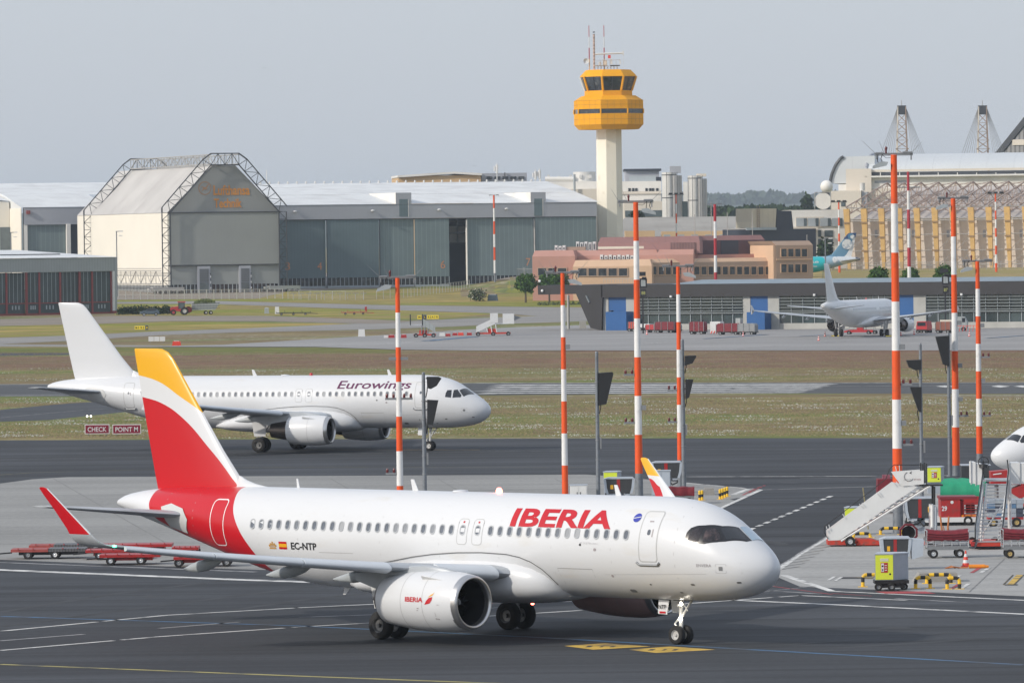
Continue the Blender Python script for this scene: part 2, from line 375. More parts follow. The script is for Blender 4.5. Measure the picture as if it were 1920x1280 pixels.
# island edge and taxi channel
line([(1427,918),(1350,953),(1200,1020),(1058,1086)],.30,WHITE,.014)
line([(1448,1076),(1500,1038.5),(1551,1008),(1640,951),(1700,914)],.30,WHITE,.014)
line([(1285,893.5),(1500,893),(2300,888)],.45,WHITE,.012); line([(1500,896.5),(1760,893.5)],.2,WORN,.016)
line([(1285,905),(1425,917.5)],.28,WHITE,.014,dash=(3,1)); line([(1427,918),(1640,912),(1720,911)],.2,WHITE,.012)
line([(1300,913),(1400,919)],.12,WORN,.016); line([(1375,927),(1405,916)],.4,WHITE,.016)
for k in range(4): line([(1392+k*6,928-k*3.2),(1416+k*6,919-k*3)],.16,RED,.016,dash=(2,1.2))
line([(1405,993),(1560,929)],.30,WHITE,.012,dash=(2.2,1.8))
line([(0,861),(800,848),(1290,842),(2300,842)],.15,WORN,.012); 
line([(560,843),(900,843)],.2,YEL,.014)
line([(0,890),(60,886),(450,876),(1100,876)],.12,YELF,.012)
line([(-300,802),(0,783),(130,771),(200,766)],.2,WORN,.012)
# runway: edge lines, threshold stripes
line([(-900,742.5+14),(0,742),(460,740),(930,738.5)],1.0,WHITE,.03); line([(-900,727),(0,721),(960,718.4),(2600,717)],1.0,WHITE,.03)
for k in range(5):
    y=722.0+k*3.7
    line([(930-k*6,y+.4),(1560-k*14,y-.9)],4.2-k*.35,WHITE,.03)
line([(890,734),(1000,727.5)],1.2,WORN,.034); line([(1560,724.5),(1900,722.5)],1.,WORN,.034)
for x in (1755,1858,1900): polym([(x,724),(x+16,722),(x+36,724),(x+18,726.2)],WHITE,.034)
line([(1750,741.5),(2300,742)],.8,WHITE,.03)
# far apron lines
line([(700,647),(870,636),(985,631)],.35,WHITE,.03); line([(972,617),(1080,612)],.35,WHITE,.03)
line([(1320,636),(1440,628)],.9,BLUE,.034); line([(800,640),(890,632)],2.2,BLUE,.034); line([(1500,631),(1560,628)],.7,BLUE,.034); line([(1850,635),(1960,627)],.9,BLUE,.034)
line([(1200,646),(1250,643)],.4,WHITE,.03); line([(1700,645),(1760,641)],.4,WHITE,.03)
line([(900,655),(1100,650),(1400,642),(1920,640)],.12,WORN,.03); line([(1380,655),(1600,640)],.25,WORN,.032)
line([(630,647.5),(660,646)],.4,WHITE,.03)
# stand markings by the equipment
line([(1440,1074),(1560,1000)],.1,WORN,.02)
for k in range(8): line([(1462+k*9,1068-k*6.2),(1500+k*9,1062-k*6.2)],.08,DK,.018)
for x,y in ((1788,1093),(1826,1063)):
    for k in range(2): polym([(x+k*17-8,y+10),(x+k*17,y+10),(x+k*17+16,y),(x+k*17+8,y)],RED if k==0 else WHITE,.022)
polym([(1888,1095),(1900,1095),(1918,1077),(1906,1077)],YEL,.022)
for d in (-5,15): polym([(1885+d,1095),(1888+d,1095),(1906+d,1077),(1903+d,1077)],DK,.024)
polym([(1883,1094.5),(1908,1094.5),(1908,1096),(1883,1096)],DK,.026)
for (x,y) in ((1795,1082),(1560,1084),(1573,1085)): polym([(x-10,y+3),(x-4,y+3),(x+8,y-4),(x+2,y-4)],WHITE,.022)
polym([(1575,1082),(1578,1081),(1640,1081),(1636,1084),(1575,1084)],DK,.02)
# slab joints of the two concrete areas
JT=mat('slab_joint',(.20,.20,.195),.9,var=.2)
for y0,y1 in ((938,934),(962,958),(989,986),(1020,1018)): line([(-400,y0),(500,y1),(1150,y1-6)],.10,JT,.016)
for x0 in (-300,100,620,820,1040): line([(x0,905 if x0<0 else 897),(x0+260,1046)],.08,JT,.016)
for y0,y1 in ((1045,1048),(1082,1086),(1065,1067)): line([(1500,y0),(1920,y1),(2500,y1+6)],.06,JT,.016)
for x0,y0,x1,y1 in ((1883,1048,1817,1110),(1950,1050,1990,1120)): line([(x0,y0),(x1,y1)],.07,JT,.016)
# tyre tracks and patches
TY=mat('tyre_track',(.027,.029,.033),.9,var=.25,scale=.5,dirt_glint=(.045,.049,.056),dscale=.25,dlo=.42,dhi=.6)
for a in ([(0,1147),(220,1112),(420,1088),(640,1070)],[(0,1175),(250,1141),(560,1102),(760,1085)],[(330,1159),(560,1125),(900,1090)],[(1560,1215),(1920,1192)],[(1280,1222),(1920,1176)]): line(a,.55,TY,.008)
for x,y,w in ((288,1117,30),(1681,1176,36),(1390,935,22),(1480,903,25),(1450,1016,18),(1465,1019,16)): polym([(x-w,y+1),(x-w*.4,y-2),(x+w*.4,y-2),(x+w,y+1),(x+w*.4,y+3),(x-w*.4,y+3)],TY,.009)
for (nm,off),(b,m) in mk.items():
    b.build({'marking_white':'white_marking','marking_worn':'worn_marking','marking_yellow':'yellow_marking','marking_yellow_faded':'yellow_marking','marking_blue':'blue_marking','marking_red':'red_marking','marking_black':'black_marking','slab_joint':'slab_joint','tyre_track':'tyre_track'}[nm],m,kind='structure')
# ----- grass blades and flowers standing on the meadows -----
def pick(px,py,r):
    n=math.sin(px*.011+py*.31)+math.sin(px*.023-py*.17+2)+math.sin(px*.006+py*.9+1)
    band=1 if 655<py<690 else 0
    q=r.random()
    if band: return 1 if q<.75 else (2 if q<.9 else 0)
    if n>.9 and q<.42: return 3
    return 0 if q<.45+.15*n else (2 if q<.85 else 1)
def meadow(name,regions,n,h,mats,seed,w=.5):
    r=random.Random(seed); b=MB(); V=[];F=[];I=[]
    tot=sum((x1-x0)*(y1-y0)*k for x0,y0,x1,y1,k in regions)
    for x0,y0,x1,y1,k in regions:
        for _ in range(int(n*(x1-x0)*(y1-y0)*k/tot)):
            px=r.uniform(x0,x1); py=r.uniform(y0,y1)
            if px<700 and lerp([(0,767),(128,755),(300,745),(700,741)],px)<py<lerp([(0,792),(93,789),(300,767),(700,744)],px): continue
            p=gnd(px,py,0); hh=h*r.uniform(.4,1.2); ww=w*r.uniform(.5,1.3); a=r.uniform(0,PI)
            dx,dy=math.cos(a)*ww/2,math.sin(a)*ww/2; lx,ly=r.uniform(-.25,.25),r.uniform(.05,.45); o=len(V)
            V+=[(p.x-dx,p.y-dy,p.z-.05),(p.x+dx,p.y+dy,p.z-.05),(p.x+dx*.3+lx,p.y+ly,p.z+hh),(p.x-dx*.5+lx,p.y-dy+ly,p.z+hh*.8)]
            F.append((o,o+1,o+2,o+3)); I.append(pick(px,py,r) if len(mats)>3 else r.randrange(len(mats)))
    b.V,b.F,b.I=V,F,I; return b.build(name,mats,label=None,kind='stuff')
gm=[mat('blade_green',(.17,.18,.075),.9,var=.25,spec=.05),mat('blade_brown',(.20,.15,.095),.9,var=.25,spec=.05),mat('blade_straw',(.25,.205,.11),.9,var=.25,spec=.05),mat('flower_white',(.42,.42,.37),.9,var=.2,spec=.05)]
tag(meadow('grass',[(-60,746,1980,818,1.2),(-60,792,500,822,1.2),(-60,660,1980,714,1.)],150000,.09,gm,3,.12),'tall wild meadow grass with white blossoms between the runways','grass')
# ================= AIRLINERS =================
ST=np.array([(0,3.10,3.10,0),(.012,3.22,2.99,.12),(.05,3.34,2.87,.245),(.2,3.58,2.63,.5),(.5,3.86,2.37,.82),(1,4.22,2.12,1.16),(1.5,4.55,1.98,1.38),(2,4.88,1.89,1.55),(2.5,5.2,1.83,1.67),(3,5.44,1.79,1.76),(3.5,5.61,1.77,1.83),(4,5.73,1.765,1.885),(5,5.86,1.76,1.945),(6,5.9,1.76,1.97),(6.5,5.9,1.76,1.975),(24,5.9,1.76,1.975),(26,5.9,1.92,1.97),(28,5.9,2.3,1.9),(30,5.89,2.82,1.74),(32,5.87,3.38,1.48),(34,5.8,3.93,1.14),(35.5,5.68,4.33,.86),(36.5,5.55,4.58,.66),(37.2,5.4,4.77,.45),(37.57,5.25,4.9,.3)])
def pchip(xs,ys):
    h=np.diff(xs); d=np.diff(ys)/h; m=np.zeros(len(xs)); m[0]=d[0]; m[-1]=d[-1]
    for i in range(1,len(xs)-1):
        if d[i-1]*d[i]>0:
            w1=2*h[i]+h[i-1];w2=h[i]+2*h[i-1]; m[i]=(w1+w2)/(w1/d[i-1]+w2/d[i])
    def f(x):
        i=int(min(max(np.searchsorted(xs,x)-1,0),len(xs)-2)); t=(x-xs[i])/h[i]
        return float((2*t**3-3*t*t+1)*ys[i]+(t**3-2*t*t+t)*h[i]*m[i]+(-2*t**3+3*t*t)*ys[i+1]+(t**3-t*t)*h[i]*m[i+1])
    return f
_q=np.sqrt(ST[:,0]); _f=[pchip(_q,ST[:,i]) for i in (1,2,3)]
def sec(x):
    q=math.sqrt(max(0,min(x,37.57))); return _f[0](q),_f[1](q),max(0.001,_f[2](q))
def fus(x,z,side=1,off=.006):
    t,b,w=sec(x); zc=(t+b)/2; hh=(t-b)/2; k=max(-.9995,min(.9995,(z-zc)/hh)); y=w*math.sqrt(1-k*k)
    n=Vector((0,y/w**2,(z-zc)/hh**2)).normalized()*off; return (x,side*(y+n.y),z+n.z)
def fusa(x,a,side=1,off=.006):
    """a in degrees from the crown line"""
    t,b,w=sec(x); zc=(t+b)/2; hh=(t-b)/2; a=R(a); y=w*math.sin(a); z=zc+hh*math.cos(a)
    n=Vector((0,math.sin(a)/w,math.cos(a)/hh)).normalized()*off; sx=(sec(x+.05)[0]-sec(x)[0])/.05
    return (x-off*min(1,max(0,sx)),side*(y+n.y),z+n.z)
P_WHITE=mat('aircraft_white',(.65,.665,.685),.30,var=.02,stretch=(.3,1,1),scale=.6,coat=.12,dirt_glint=(.60,.58,.54),dscale=1.2,dlo=.62,dhi=.85)
P_WHITE2=mat('aircraft_white_aged',(.66,.67,.67),.32,var=.03,scale=.4,coat=.3,dirt_glint=(.60,.58,.54),dscale=1.,dlo=.55,dhi=.8)
P_GREY=mat('wing_grey',(.42,.45,.48),.38,metal=.1,var=.06,scale=.5,dirt_glint=(.28,.29,.30),dscale=.8,dlo=.55,dhi=.8)
P_SLAT=mat('slat_metal',(.60,.64,.68),.32,metal=.05,var=.05,scale=.6)
P_FAIR=mat('fairing_grey',(.36,.39,.41),.4,var=.08,scale=.8)
P_LIP=mat('bare_metal',(.60,.60,.60),.28,metal=.9,var=.08,scale=1.2)
P_TI=mat('hot_metal',(.16,.14,.13),.38,metal=.85,var=.2,scale=1.5)
P_DUCT=mat('duct_dark',(.012,.012,.014),.6,var=.2)
P_BLADE=mat('fan_blade',(.02,.021,.024),.4,metal=.3,var=.1)
P_TYRE=mat('tyre_rubber',(.018,.018,.019),.85,var=.2,scale=3)
P_RIM=mat('wheel_rim',(.16,.16,.16),.4,metal=.5,var=.1,scale=3)
P_STRUT=mat('gear_strut',(.50,.51,.52),.4,metal=.3,var=.1,scale=2)
P_DARK=mat('dark_cavity',(.02,.02,.022),.7,var=.1)
P_GLASS=mat('cockpit_glass',(.012,.015,.02),.05,var=.1,coat=1.)
P_GLASSB=mat('cockpit_glass_sky_paint',(.30,.42,.52),.12,var=.1,coat=1.)  # pale blue is the sky's reflection painted into the pane
P_MASK=mat('black_paint',(.008,.008,.010),.25,var=.1,coat=.6)
P_PANE=mat('cabin_pane',(.11,.125,.15),.15,var=.25,scale=4,coat=.6)
P_FRAME=mat('cabin_window_frame',(.38,.40,.42),.4,var=.1)
P_LINE=mat('panel_line',(.38,.38,.38),.6,var=.1)
P_SEAL=mat('door_outline',(.45,.46,.46),.5,var=.1)
P_RED=mat('livery_red',(.50,.006,.014),.3,var=.04,scale=.5,coat=.15)
P_YEL=mat('livery_yellow',(.78,.40,.012),.28,var=.03,scale=.5,coat=.5)
P_INK=mat('ink_black',(.02,.02,.022),.5,var=.1)
P_PLUM=mat('livery_plum',(.115,.018,.075),.35,var=.05,coat=.3)
P_SILV=mat('anodised_grey',(.25,.26,.27),.4,metal=.4,var=.1)
P_LAMP=mat('lamp_lens_lit',(.9,.9,.85),.2,emit=(1,.93,.80),es=12)
P_BEAC=mat('beacon_lit',(.9,.15,.12),.2,emit=(1,.12,.08),es=14)
P_EXIT=mat('stencil_grey',(.35,.32,.33),.6,var=.1)
def curve_mat(name,base,tests):
    """livery paint: tests=[(axis_in,points(in,limit),axis_cmp,'<'|'>',colour)] grouped; later entries override"""
    m=P_WHITE.copy(); m.name=name; n=m.node_tree.nodes; l=m.node_tree.links; b=n['Principled BSDF']
    src=b.inputs['Base Color'].links[0].from_socket; tc=[x for x in n if x.type=='TEX_COORD'][0]
    sp=n.new('ShaderNodeSeparateXYZ'); l.new(tc.outputs['Object'],sp.inputs[0])
    for col,conds in tests:
        f=None
        for (ai,pts,ac,op) in conds:
            lo,hi=pts[0][0],pts[-1][0]; v0=min(p[1] for p in pts); v1=max(p[1] for p in pts)+1e-3
            mr=n.new('ShaderNodeMapRange'); l.new(sp.outputs[ai],mr.inputs[0]); mr.inputs[1].default_value=lo; mr.inputs[2].default_value=hi
            fc=n.new('ShaderNodeFloatCurve'); l.new(mr.outputs[0],fc.inputs['Value']); c=fc.mapping.curves[0]
            while len(c.points)>2: c.points.remove(c.points[0])
            c.points[0].location=(0,(pts[0][1]-v0)/(v1-v0)); c.points[1].location=(1,(pts[-1][1]-v0)/(v1-v0))
            for p in pts[1:-1]: c.points.new((p[0]-lo)/(hi-lo),(p[1]-v0)/(v1-v0))
            fc.mapping.update()
            m2=n.new('ShaderNodeMapRange'); l.new(fc.outputs[0],m2.inputs[0]); m2.inputs[3].default_value=v0; m2.inputs[4].default_value=v1
            cp=n.new('ShaderNodeMath'); cp.operation='LESS_THAN' if op=='<' else 'GREATER_THAN'; l.new(sp.outputs[ac],cp.inputs[0]); l.new(m2.outputs[0],cp.inputs[1])
            if f is None: f=cp.outputs[0]
            else:
                mu=n.new('ShaderNodeMath'); mu.operation='MULTIPLY'; l.new(f,mu.inputs[0]); l.new(cp.outputs[0],mu.inputs[1]); f=mu.outputs[0]
        mx=n.new('ShaderNodeMix'); mx.data_type='RGBA'; l.new(f,mx.inputs[0]); l.new(src,mx.inputs[6]); mx.inputs[7].default_value=(*col,1); src=mx.outputs[2]
    l.new(src,b.inputs['Base Color']); return m
REDC=(.52,.006,.014); YELC=(.78,.40,.012)
IB_FUS=curve_mat('livery_fuselage_red_tail',P_WHITE,[(REDC,[
  (2,[(1.7,26.9),(2.4,27.2),(2.75,27.45),(3.25,27.74),(4.0,28.3),(4.87,28.92),(5.5,29.3),(5.95,29.75)],0,'>'),
  (2,[(1.7,31.2),(3.0,31.9),(3.6,32.7),(4.2,33.9),(4.6,34.65),(5.0,34.85),(5.6,34.9),(5.95,35.2)],0,'<')])])
IB_FIN=curve_mat('livery_fin',P_WHITE,[
  (YELC,[(0,[(30,7.2),(31.2,8.0),(32.49,9.05),(33.77,9.73),(35.09,10.34),(36.46,10.61),(37,10.68)],2,'>')]),
  (REDC,[(0,[(30.1,4.8),(30.22,5.9),(30.55,6.26),(31.2,6.9),(31.83,7.45),(33.46,8.74),(34.77,9.37),(36.17,9.66),(37,9.75)],2,'<'),(0,[(28,0),(30.1,0),(30.101,20),(37,20)],2,'<')])])
IB_WL=curve_mat('livery_winglet',P_WHITE,[(YELC,[(0,[(20,5.7),(24,5.95)],2,'>')]),(REDC,[(0,[(20,5.3),(21.8,5.35),(22.6,5.72),(24,5.85)],2,'<'),(0,[(20,4.3),(21.0,4.35),(21.9,5.3),(22.5,6.2),(24,6.5)],2,'<')])])
TEAL=(.01,.42,.46)
TE_FUS=curve_mat('livery_teal_front',P_WHITE,[((.26,.40,.50),[(2,[(0,0),(9,0)],0,'>')]),((.62,.66,.68),[(2,[(1.7,35.2),(3.2,34.4),(4.4,32.3),(5.9,31.5)],0,'>')]),(TEAL,[(2,[(1.7,27.0),(4,28.4),(5.9,27.0)],0,'<')]),((.03,.05,.10),[(2,[(0,36.3),(9,36.3)],0,'>')])])
TE_FIN=curve_mat('livery_blue_fin',P_WHITE,[((.12,.26,.38),[(0,[(28,0),(40,0)],2,'>')]),((.75,.76,.76),[(0,[(28,5.2),(33,5.6),(34.8,7.6),(36.4,11.2),(38,12)],2,'<')]),((.02,.06,.16),[(0,[(28,9.6),(34,10.2),(38,10.8)],2,'>')])])
_m=P_PANE.node_tree; _oi=_m.nodes.new('ShaderNodeObjectInfo'); _r=_m.nodes.new('ShaderNodeMapRange'); _m.links.new(_oi.outputs['Random'],_r.inputs[0]); _r.inputs[1].default_value=.55; _r.inputs[2].default_value=1; _r.inputs[3].default_value=0; _r.inputs[4].default_value=.8
_b=_m.nodes['Principled BSDF']; _s=_b.inputs['Base Color'].links[0].from_socket; _x=_m.nodes.new('ShaderNodeMix'); _x.data_type='RGBA'; _m.links.new(_r.outputs[0],_x.inputs[0]); _m.links.new(_s,_x.inputs[6]); _x.inputs[7].default_value=(.42,.43,.44,1); _m.links.new(_x.outputs[2],_b.inputs['Base Color'])
def nose_dir(yaw): return PI-yaw
def airfoil(n=14,t=.12):
    up=[];lo=[]
    for i in range(n+1):
        x=.5*(1-math.cos(PI*i/n)); y=5*t*(.2969*math.sqrt(x)-.126*x-.3516*x*x+.2843*x**3-.1015*x**4)
        up.append((x,y*1.05)); lo.append((x,-y*.75))
    return up,lo
def wing_ring(le,chord,t,span=(0,1,0),upv=(0,0,1),c0=0.,c1=1.,n=14,tw=0.):
    up,lo=airfoil(n,t); pts=[p for p in up[::-1] if c0<=p[0]<=c1]+[p for p in lo[1:] if c0<=p[0]<=c1]
    U=Vector(upv); L=Vector(le); return [L+Vector((1,0,0))*chord*p[0]+U*chord*(p[1]-(p[0])*tw) for p in pts]
def wing_le(y):   # leading edge position and chord
    x=11.35+.515*y; z=2.70+.0925*(y-1.9)+.0016*max(0,y-6)**2
    te=18.35 if y<6.4 else 18.35+(y-6.4)*.318
    if y<3: x=min(x,12.9-.0*(y)); 
    return x,z,te-x
def make_airliner(label,pose,livery,neo=True,lod=2,z0=0.,group=None,name='airliner',sides=(1,),gear=True,windows=True):
    X,Y,yaw=pose; root=thing(name,label,'airliner',(X,Y,z0),PI-yaw,group)
    FM=livery.get('fus',P_WHITE); WM=livery.get('paint',P_WHITE)
    # fuselage
    xs=[.0005,.006,.02,.05,.1,.16,.24,.34,.46,.6,.76,.95,1.15,1.35,1.55,1.75,1.95,2.2,2.45,2.7,3,3.3,3.6,4,4.5,5,5.6,6.3]+[7+i*1.7 for i in range(10)]+[23.5+i*.6 for i in range(22)]+[36.6,36.9,37.2,37.45,37.57]
    xs=sorted(x for x in xs if x<=37.57); n=72 if lod>1 else 40; b=MB(); rg=[]
    for x in xs:
        t,bo,w=sec(x); zc=(t+bo)/2; hh=(t-bo)/2; rg.append([(x,w*math.sin(2*PI*i/n),zc+hh*math.cos(2*PI*i/n)) for i in range(n)])
    b.loft(rg); f=b.build('fuselage',FM,root,smooth=True,ang=60)
    c=MB(); c.lathe([(.30*.62,0),(.16,.02),(.12,-.25)],(37.58,0,5.07),'x',16); c.build('exhaust',P_DARK,root,smooth=True)
    # belly fairing
    b=MB(); rg=[]
    for x,w,h0,top in ((10.35,.25,1.95,2.35),(10.6,1.35,1.72,2.75),(11.0,1.75,1.60,3.05),(11.6,2.02,1.50,3.28),(12.4,2.14,1.44,3.45),(14,2.2,1.40,3.55),(17,2.2,1.40,3.5),(19,2.15,1.42,3.2),(20.5,1.95,1.5,2.9),(21.8,1.6,1.62,2.5),(22.8,.9,1.8,2.2),(23.2,.2,1.95,2.0)):
        ring=[]
        for i in range(40):
            a=2*PI*i/40; cs,sn=math.cos(a),math.sin(a); zc=(h0+top)/2; ring.append((x,w*math.copysign(abs(sn)**.72,sn),zc+(top-h0)/2*math.copysign(abs(cs)**.8,cs)))
        rg.append(ring)
    b.loft(rg); b.build('belly_fairing',WM,root,smooth=True,ang=60)
    # wings
    for sg in (1,-1):
        b=MB(); rg=[]; sl=[]
        for y in (1.2,2.0,3,4.5,6.4,9,12,15,16.9):
            x,z,ch=wing_le(y); t=.135-.02*min(1,y/6.4)-.01*min(1,y/17); rg.append([(p.x,sg*y,p.z) for p in wing_ring((x,0,z),ch,t,tw=.035-.03*y/17)])
        b.loft(rg); b.build('wing',P_GREY,root,smooth=True,ang=50)
        if lod>=1:
            segs=((2.7,4.9),(6.75,10.0),(10.05,13.3),(13.35,16.6)) if lod>1 else ((2.1,4.7),(6.7,16.6))
            for y0,y1 in segs:
                s=MB(); rr=[]
                for i in range(5):
                    y=y0+(y1-y0)*i/4; x,z,ch=wing_le(y); cs=ch*.95; d=.20 if y>5 else .24
                    rr.append([(p.x,sg*y,p.z) for p in wing_ring((x-d,0,z-.08),cs,.185,c1=.13,n=24)])
                s.loft(rr); s.build('slat',P_SLAT,root,smooth=True,ang=50)
            # flap track fairings
            for y,L in ((5.5,2.95),(8.6,2.55),(12.15,2.2)):
                x,z,ch=wing_le(y); s=MB(); rr=[]
                for k,(u,r,dz) in enumerate(((0,.03,0),(.12,.13,-.06),(.35,.20,-.16),(.6,.19,-.26),(.85,.10,-.34),(1,.02,-.38))):
                    cx=x+ch*.50+L*u; rr.append([(cx,sg*y+r*.75*math.sin(2*PI*i/12),z-.18+dz+r*1.25*math.cos(2*PI*i/12)) for i in range(12)])
                s.loft(rr); s.build('flap_track_fairing',P_FAIR,root,smooth=True)
        if neo:   # curved-up wing tip
            b=MB(); rr=[]; x,z,ch=wing_le(16.9)
            for i in range(7):
                a=R(78)*i/6; yy=16.9+.62*math.sin(a); zz=z+.62*(1-math.cos(a)); rr.append([(p.x,sg*(yy-(p.z-zz)*math.sin(a)),zz+(p.z-zz)*math.cos(a)) for p in wing_ring((x+.12*i,0,zz),ch-.05*i,.10)])
            b.loft(rr); b.build('wing_tip',P_GREY,root,smooth=True,ang=60)
            b=MB(); rr=[]; y0=16.9+.62*math.sin(R(78)); z1=z+.62*(1-math.cos(R(78)))
            for k,(u,c_) in enumerate(((0,ch-.42),(.1,ch-.55),(.5,ch*.47),(.85,ch*.34),(.97,ch*.28),(1.,ch*.14))):
                yy=y0+.42*u; zz=z1+1.86*u; xx=x+.80+ (2.10*u if u<.98 else 2.10*u+.12); rr.append([(p.x,sg*(yy-(p.z-zz)),zz) for p in wing_ring((xx,0,zz),c_,.09)])
            b.loft(rr); b.build('winglet',livery.get('winglet_near' if sg==1 else 'winglet_far',WM),root,smooth=True,ang=60)
            if lod>1:
                s=MB(); s.tube((x+.80-.02,sg*y0,z1),(x+.80+2.04,sg*(y0+.40),z1+1.80),.035,8,.02); s.build('winglet_edge',P_SLAT,root,smooth=True)
        else:
            x,z,ch=wing_le(16.9); s=MB(); s.prism([(x+.2,sg*16.95,z),(x+ch,sg*16.95,z-.62),(x+ch+.35,sg*16.95,z-.55),(x+ch+.1,sg*16.95,z+.02),(x+ch+.5,sg*16.95,z+.85),(x+ch+.1,sg*16.95,z+.88)],(0,sg*.05,0)); s.build('wingtip_fence',WM,root)
    # horizontal tail
    for sg in (1,-1):
        b=MB(); rg=[]
        for y,x,z,ch in ((.5,31.9,4.55,3.9),(1.1,32.2,4.66,3.7),(3.5,33.75,4.90,2.55),(6.05,35.3,5.14,1.35),(6.22,35.6,5.16,.95)):
            rg.append([(p.x,sg*y,p.z) for p in wing_ring((x,0,z),ch,.10)])
        b.loft(rg); b.build('tailplane',P_GREY,root,smooth=True,ang=50)
        if lod>1:
            pl=[(33.9,5.0),(33.2,5.15),(32.3,4.95),(31.95,4.5),(32.3,3.9),(33.6,4.15)]
            V=[(x,z) for x,z in pl]; wrap('tailplane_seal',V,[tuple(range(6))],lambda x,z:fus(x,z,sg,.03),mat('seal_plate',(.55,.56,.56),.4,var=.05),root,.25)
    # fin
    b=MB(); rg=[]
    for z,xl,xt,t in ((5.2,29.7,35.15,.10),(5.9,30.0,35.34,.10),(6.3,30.21,35.44,.095),(7.4,31.18,35.70,.09),(9.09,32.49,36.08,.085),(10.6,33.66,36.42,.08),(11.3,34.2,36.58,.08),(11.6,34.52,36.64,.07),(11.74,34.9,36.66,.05),(11.76,35.2,36.6,.03)):
        rg.append([(p.x,p.z,z) for p in wing_ring((xl,0,0),xt-xl,t,n=18)])
    b.loft(rg); b.build('tail_fin',livery.get('fin',WM),root,smooth=True,ang=50)
    s=MB(); rr=[]   # dorsal fillet
    for x,h,w in ((28.2,5.86,.03),(28.77,5.93,.07),(29.3,6.02,.11),(29.8,6.16,.14),(30.15,6.32,.14),(30.5,6.4,.10)):
        rr.append([(x,-w*1.6,5.75),(x,-w,(5.8+h)/2),(x,-w*.3,h),(x,w*.3,h),(x,w,(5.8+h)/2),(x,w*1.6,5.75)])
    s.loft(rr); s.build('dorsal_fillet',WM,root,smooth=True,ang=60)
    # engines
    ez=1.77
    for sg in (1,-1):
        ey=sg*5.75; e=MB()
        if neo: prof=[(1.12,11.28),(1.19,11.7),(1.235,12.3),(1.23,13.2),(1.17,14.2),(1.06,15.1),(.985,15.6),(.965,15.6),(.96,15.1)]
        else: prof=[(1.08,11.28),(1.14,11.7),(1.17,12.3),(1.165,13.0),(1.11,13.8),(1.02,14.45),(.99,14.45),(.98,14.0)]
        e.lathe([(r,h) for r,h in prof],(0,ey,ez),'x',48); na=e.build('nacelle',livery.get('nacelle_near' if sg==1 else 'nacelle_far',WM),root,smooth=True,ang=60)
        l=MB(); k=0 if neo else -.06; l.lathe([(1.12+k,11.28),(1.085+k,11.10),(1.05+k,11.03),(1.0+k,11.0),(.95+k,11.03),(.92+k,11.12),(.905+k,11.3)],(0,ey,ez),'x',48); l.build('inlet_lip',P_LIP,root,smooth=True,ang=80)
        d=MB(); d.lathe([(.905+k,11.3),(.90,11.6),(.93,12.1),(.95,12.6)],(0,ey,ez),'x',40); d.build('inlet_duct',P_DUCT,root,smooth=True,ang=80)
        d=MB(); d.lathe([(.96,12.55),(.001,12.55)],(0,ey,ez),'x',32); d.build('fan_case',P_DARK,root)
        if lod>=1:
            fb=MB()
            for i in range(18 if lod>1 else 12):
                a=2*PI*i/(18 if lod>1 else 12); ca,sa=math.cos(a),math.sin(a)
                def bp(r,da,x): aa=a+da; return (x,ey+r*math.cos(aa),ez+r*math.sin(aa))
                fb.add([bp(.28,-.10,12.1),bp(.28,.12,12.4),bp(.93,.16,12.48),bp(.93,-.02,12.2)],[(0,1,2,3)])
            fb.build('fan_blades',P_BLADE,root,kind='stuff')
            sp=MB(); sp.lathe([(.001,11.85),(.10,11.93),(.2,12.05),(.28,12.2),(.3,12.4)],(0,ey,ez),'x',24); sp.build('spinner',P_SILV if lod>1 else P_BLADE,root,smooth=True)
            if lod>1 and sg==1:
                q=MB()
                for i in range(9):
                    a=i*.42; r=.05+.014*i; q.tube((11.86+r*.55,ey+r*math.cos(a),ez+r*math.sin(a)),(11.86+(r+.014)*.55,ey+(r+.014)*math.cos(a+.42),ez+(r+.014)*math.sin(a+.42)),.018,5)
                q.build('spinner_swirl',P_WHITE,root)
        c=MB()
        if neo:
            c.lathe([(.95,14.9),(.80,15.45),(.66,16.0),(.60,16.0),(.5,15.6)],(0,ey,ez),'x',32); c.build('core_cowl',P_TI,root,smooth=True)
            c=MB(); c.lathe([(.42,15.7),(.32,16.1),(.16,16.5),(.001,16.75)],(0,ey,ez),'x',24); c.build('exhaust_cone',P_TI,root,smooth=True)
        else:
            c.lathe([(.93,13.9),(.78,14.6),(.66,15.4),(.56,15.95),(.5,15.95),(.45,15.7)],(0,ey,ez),'x',32); c.build('core_cowl',P_TI,root,smooth=True)
            c=MB(); c.lathe([(.40,15.7),(.26,16.05),(.001,16.4)],(0,ey,ez),'x',24); c.build('exhaust_cone',P_TI,root,smooth=True)
        p=MB(); rr=[]
        for x,zb,zt,w in ((11.9,2.9,2.97,.04),(12.6,2.7,3.12,.14),(13.6,2.5,3.22,.2),(14.8,2.4,3.15,.22),(16.2,2.15,2.95,.2),(17.6,2.5,2.85,.08)):
            rr.append([(x,ey-w,zb),(x,ey+w,zb),(x,ey+w,zt-.05),(x,ey+w*.5,zt),(x,ey-w*.5,zt),(x,ey-w,zt-.05)])
        p.loft(rr); p.build('pylon',P_GREY,root,smooth=True,ang=50)
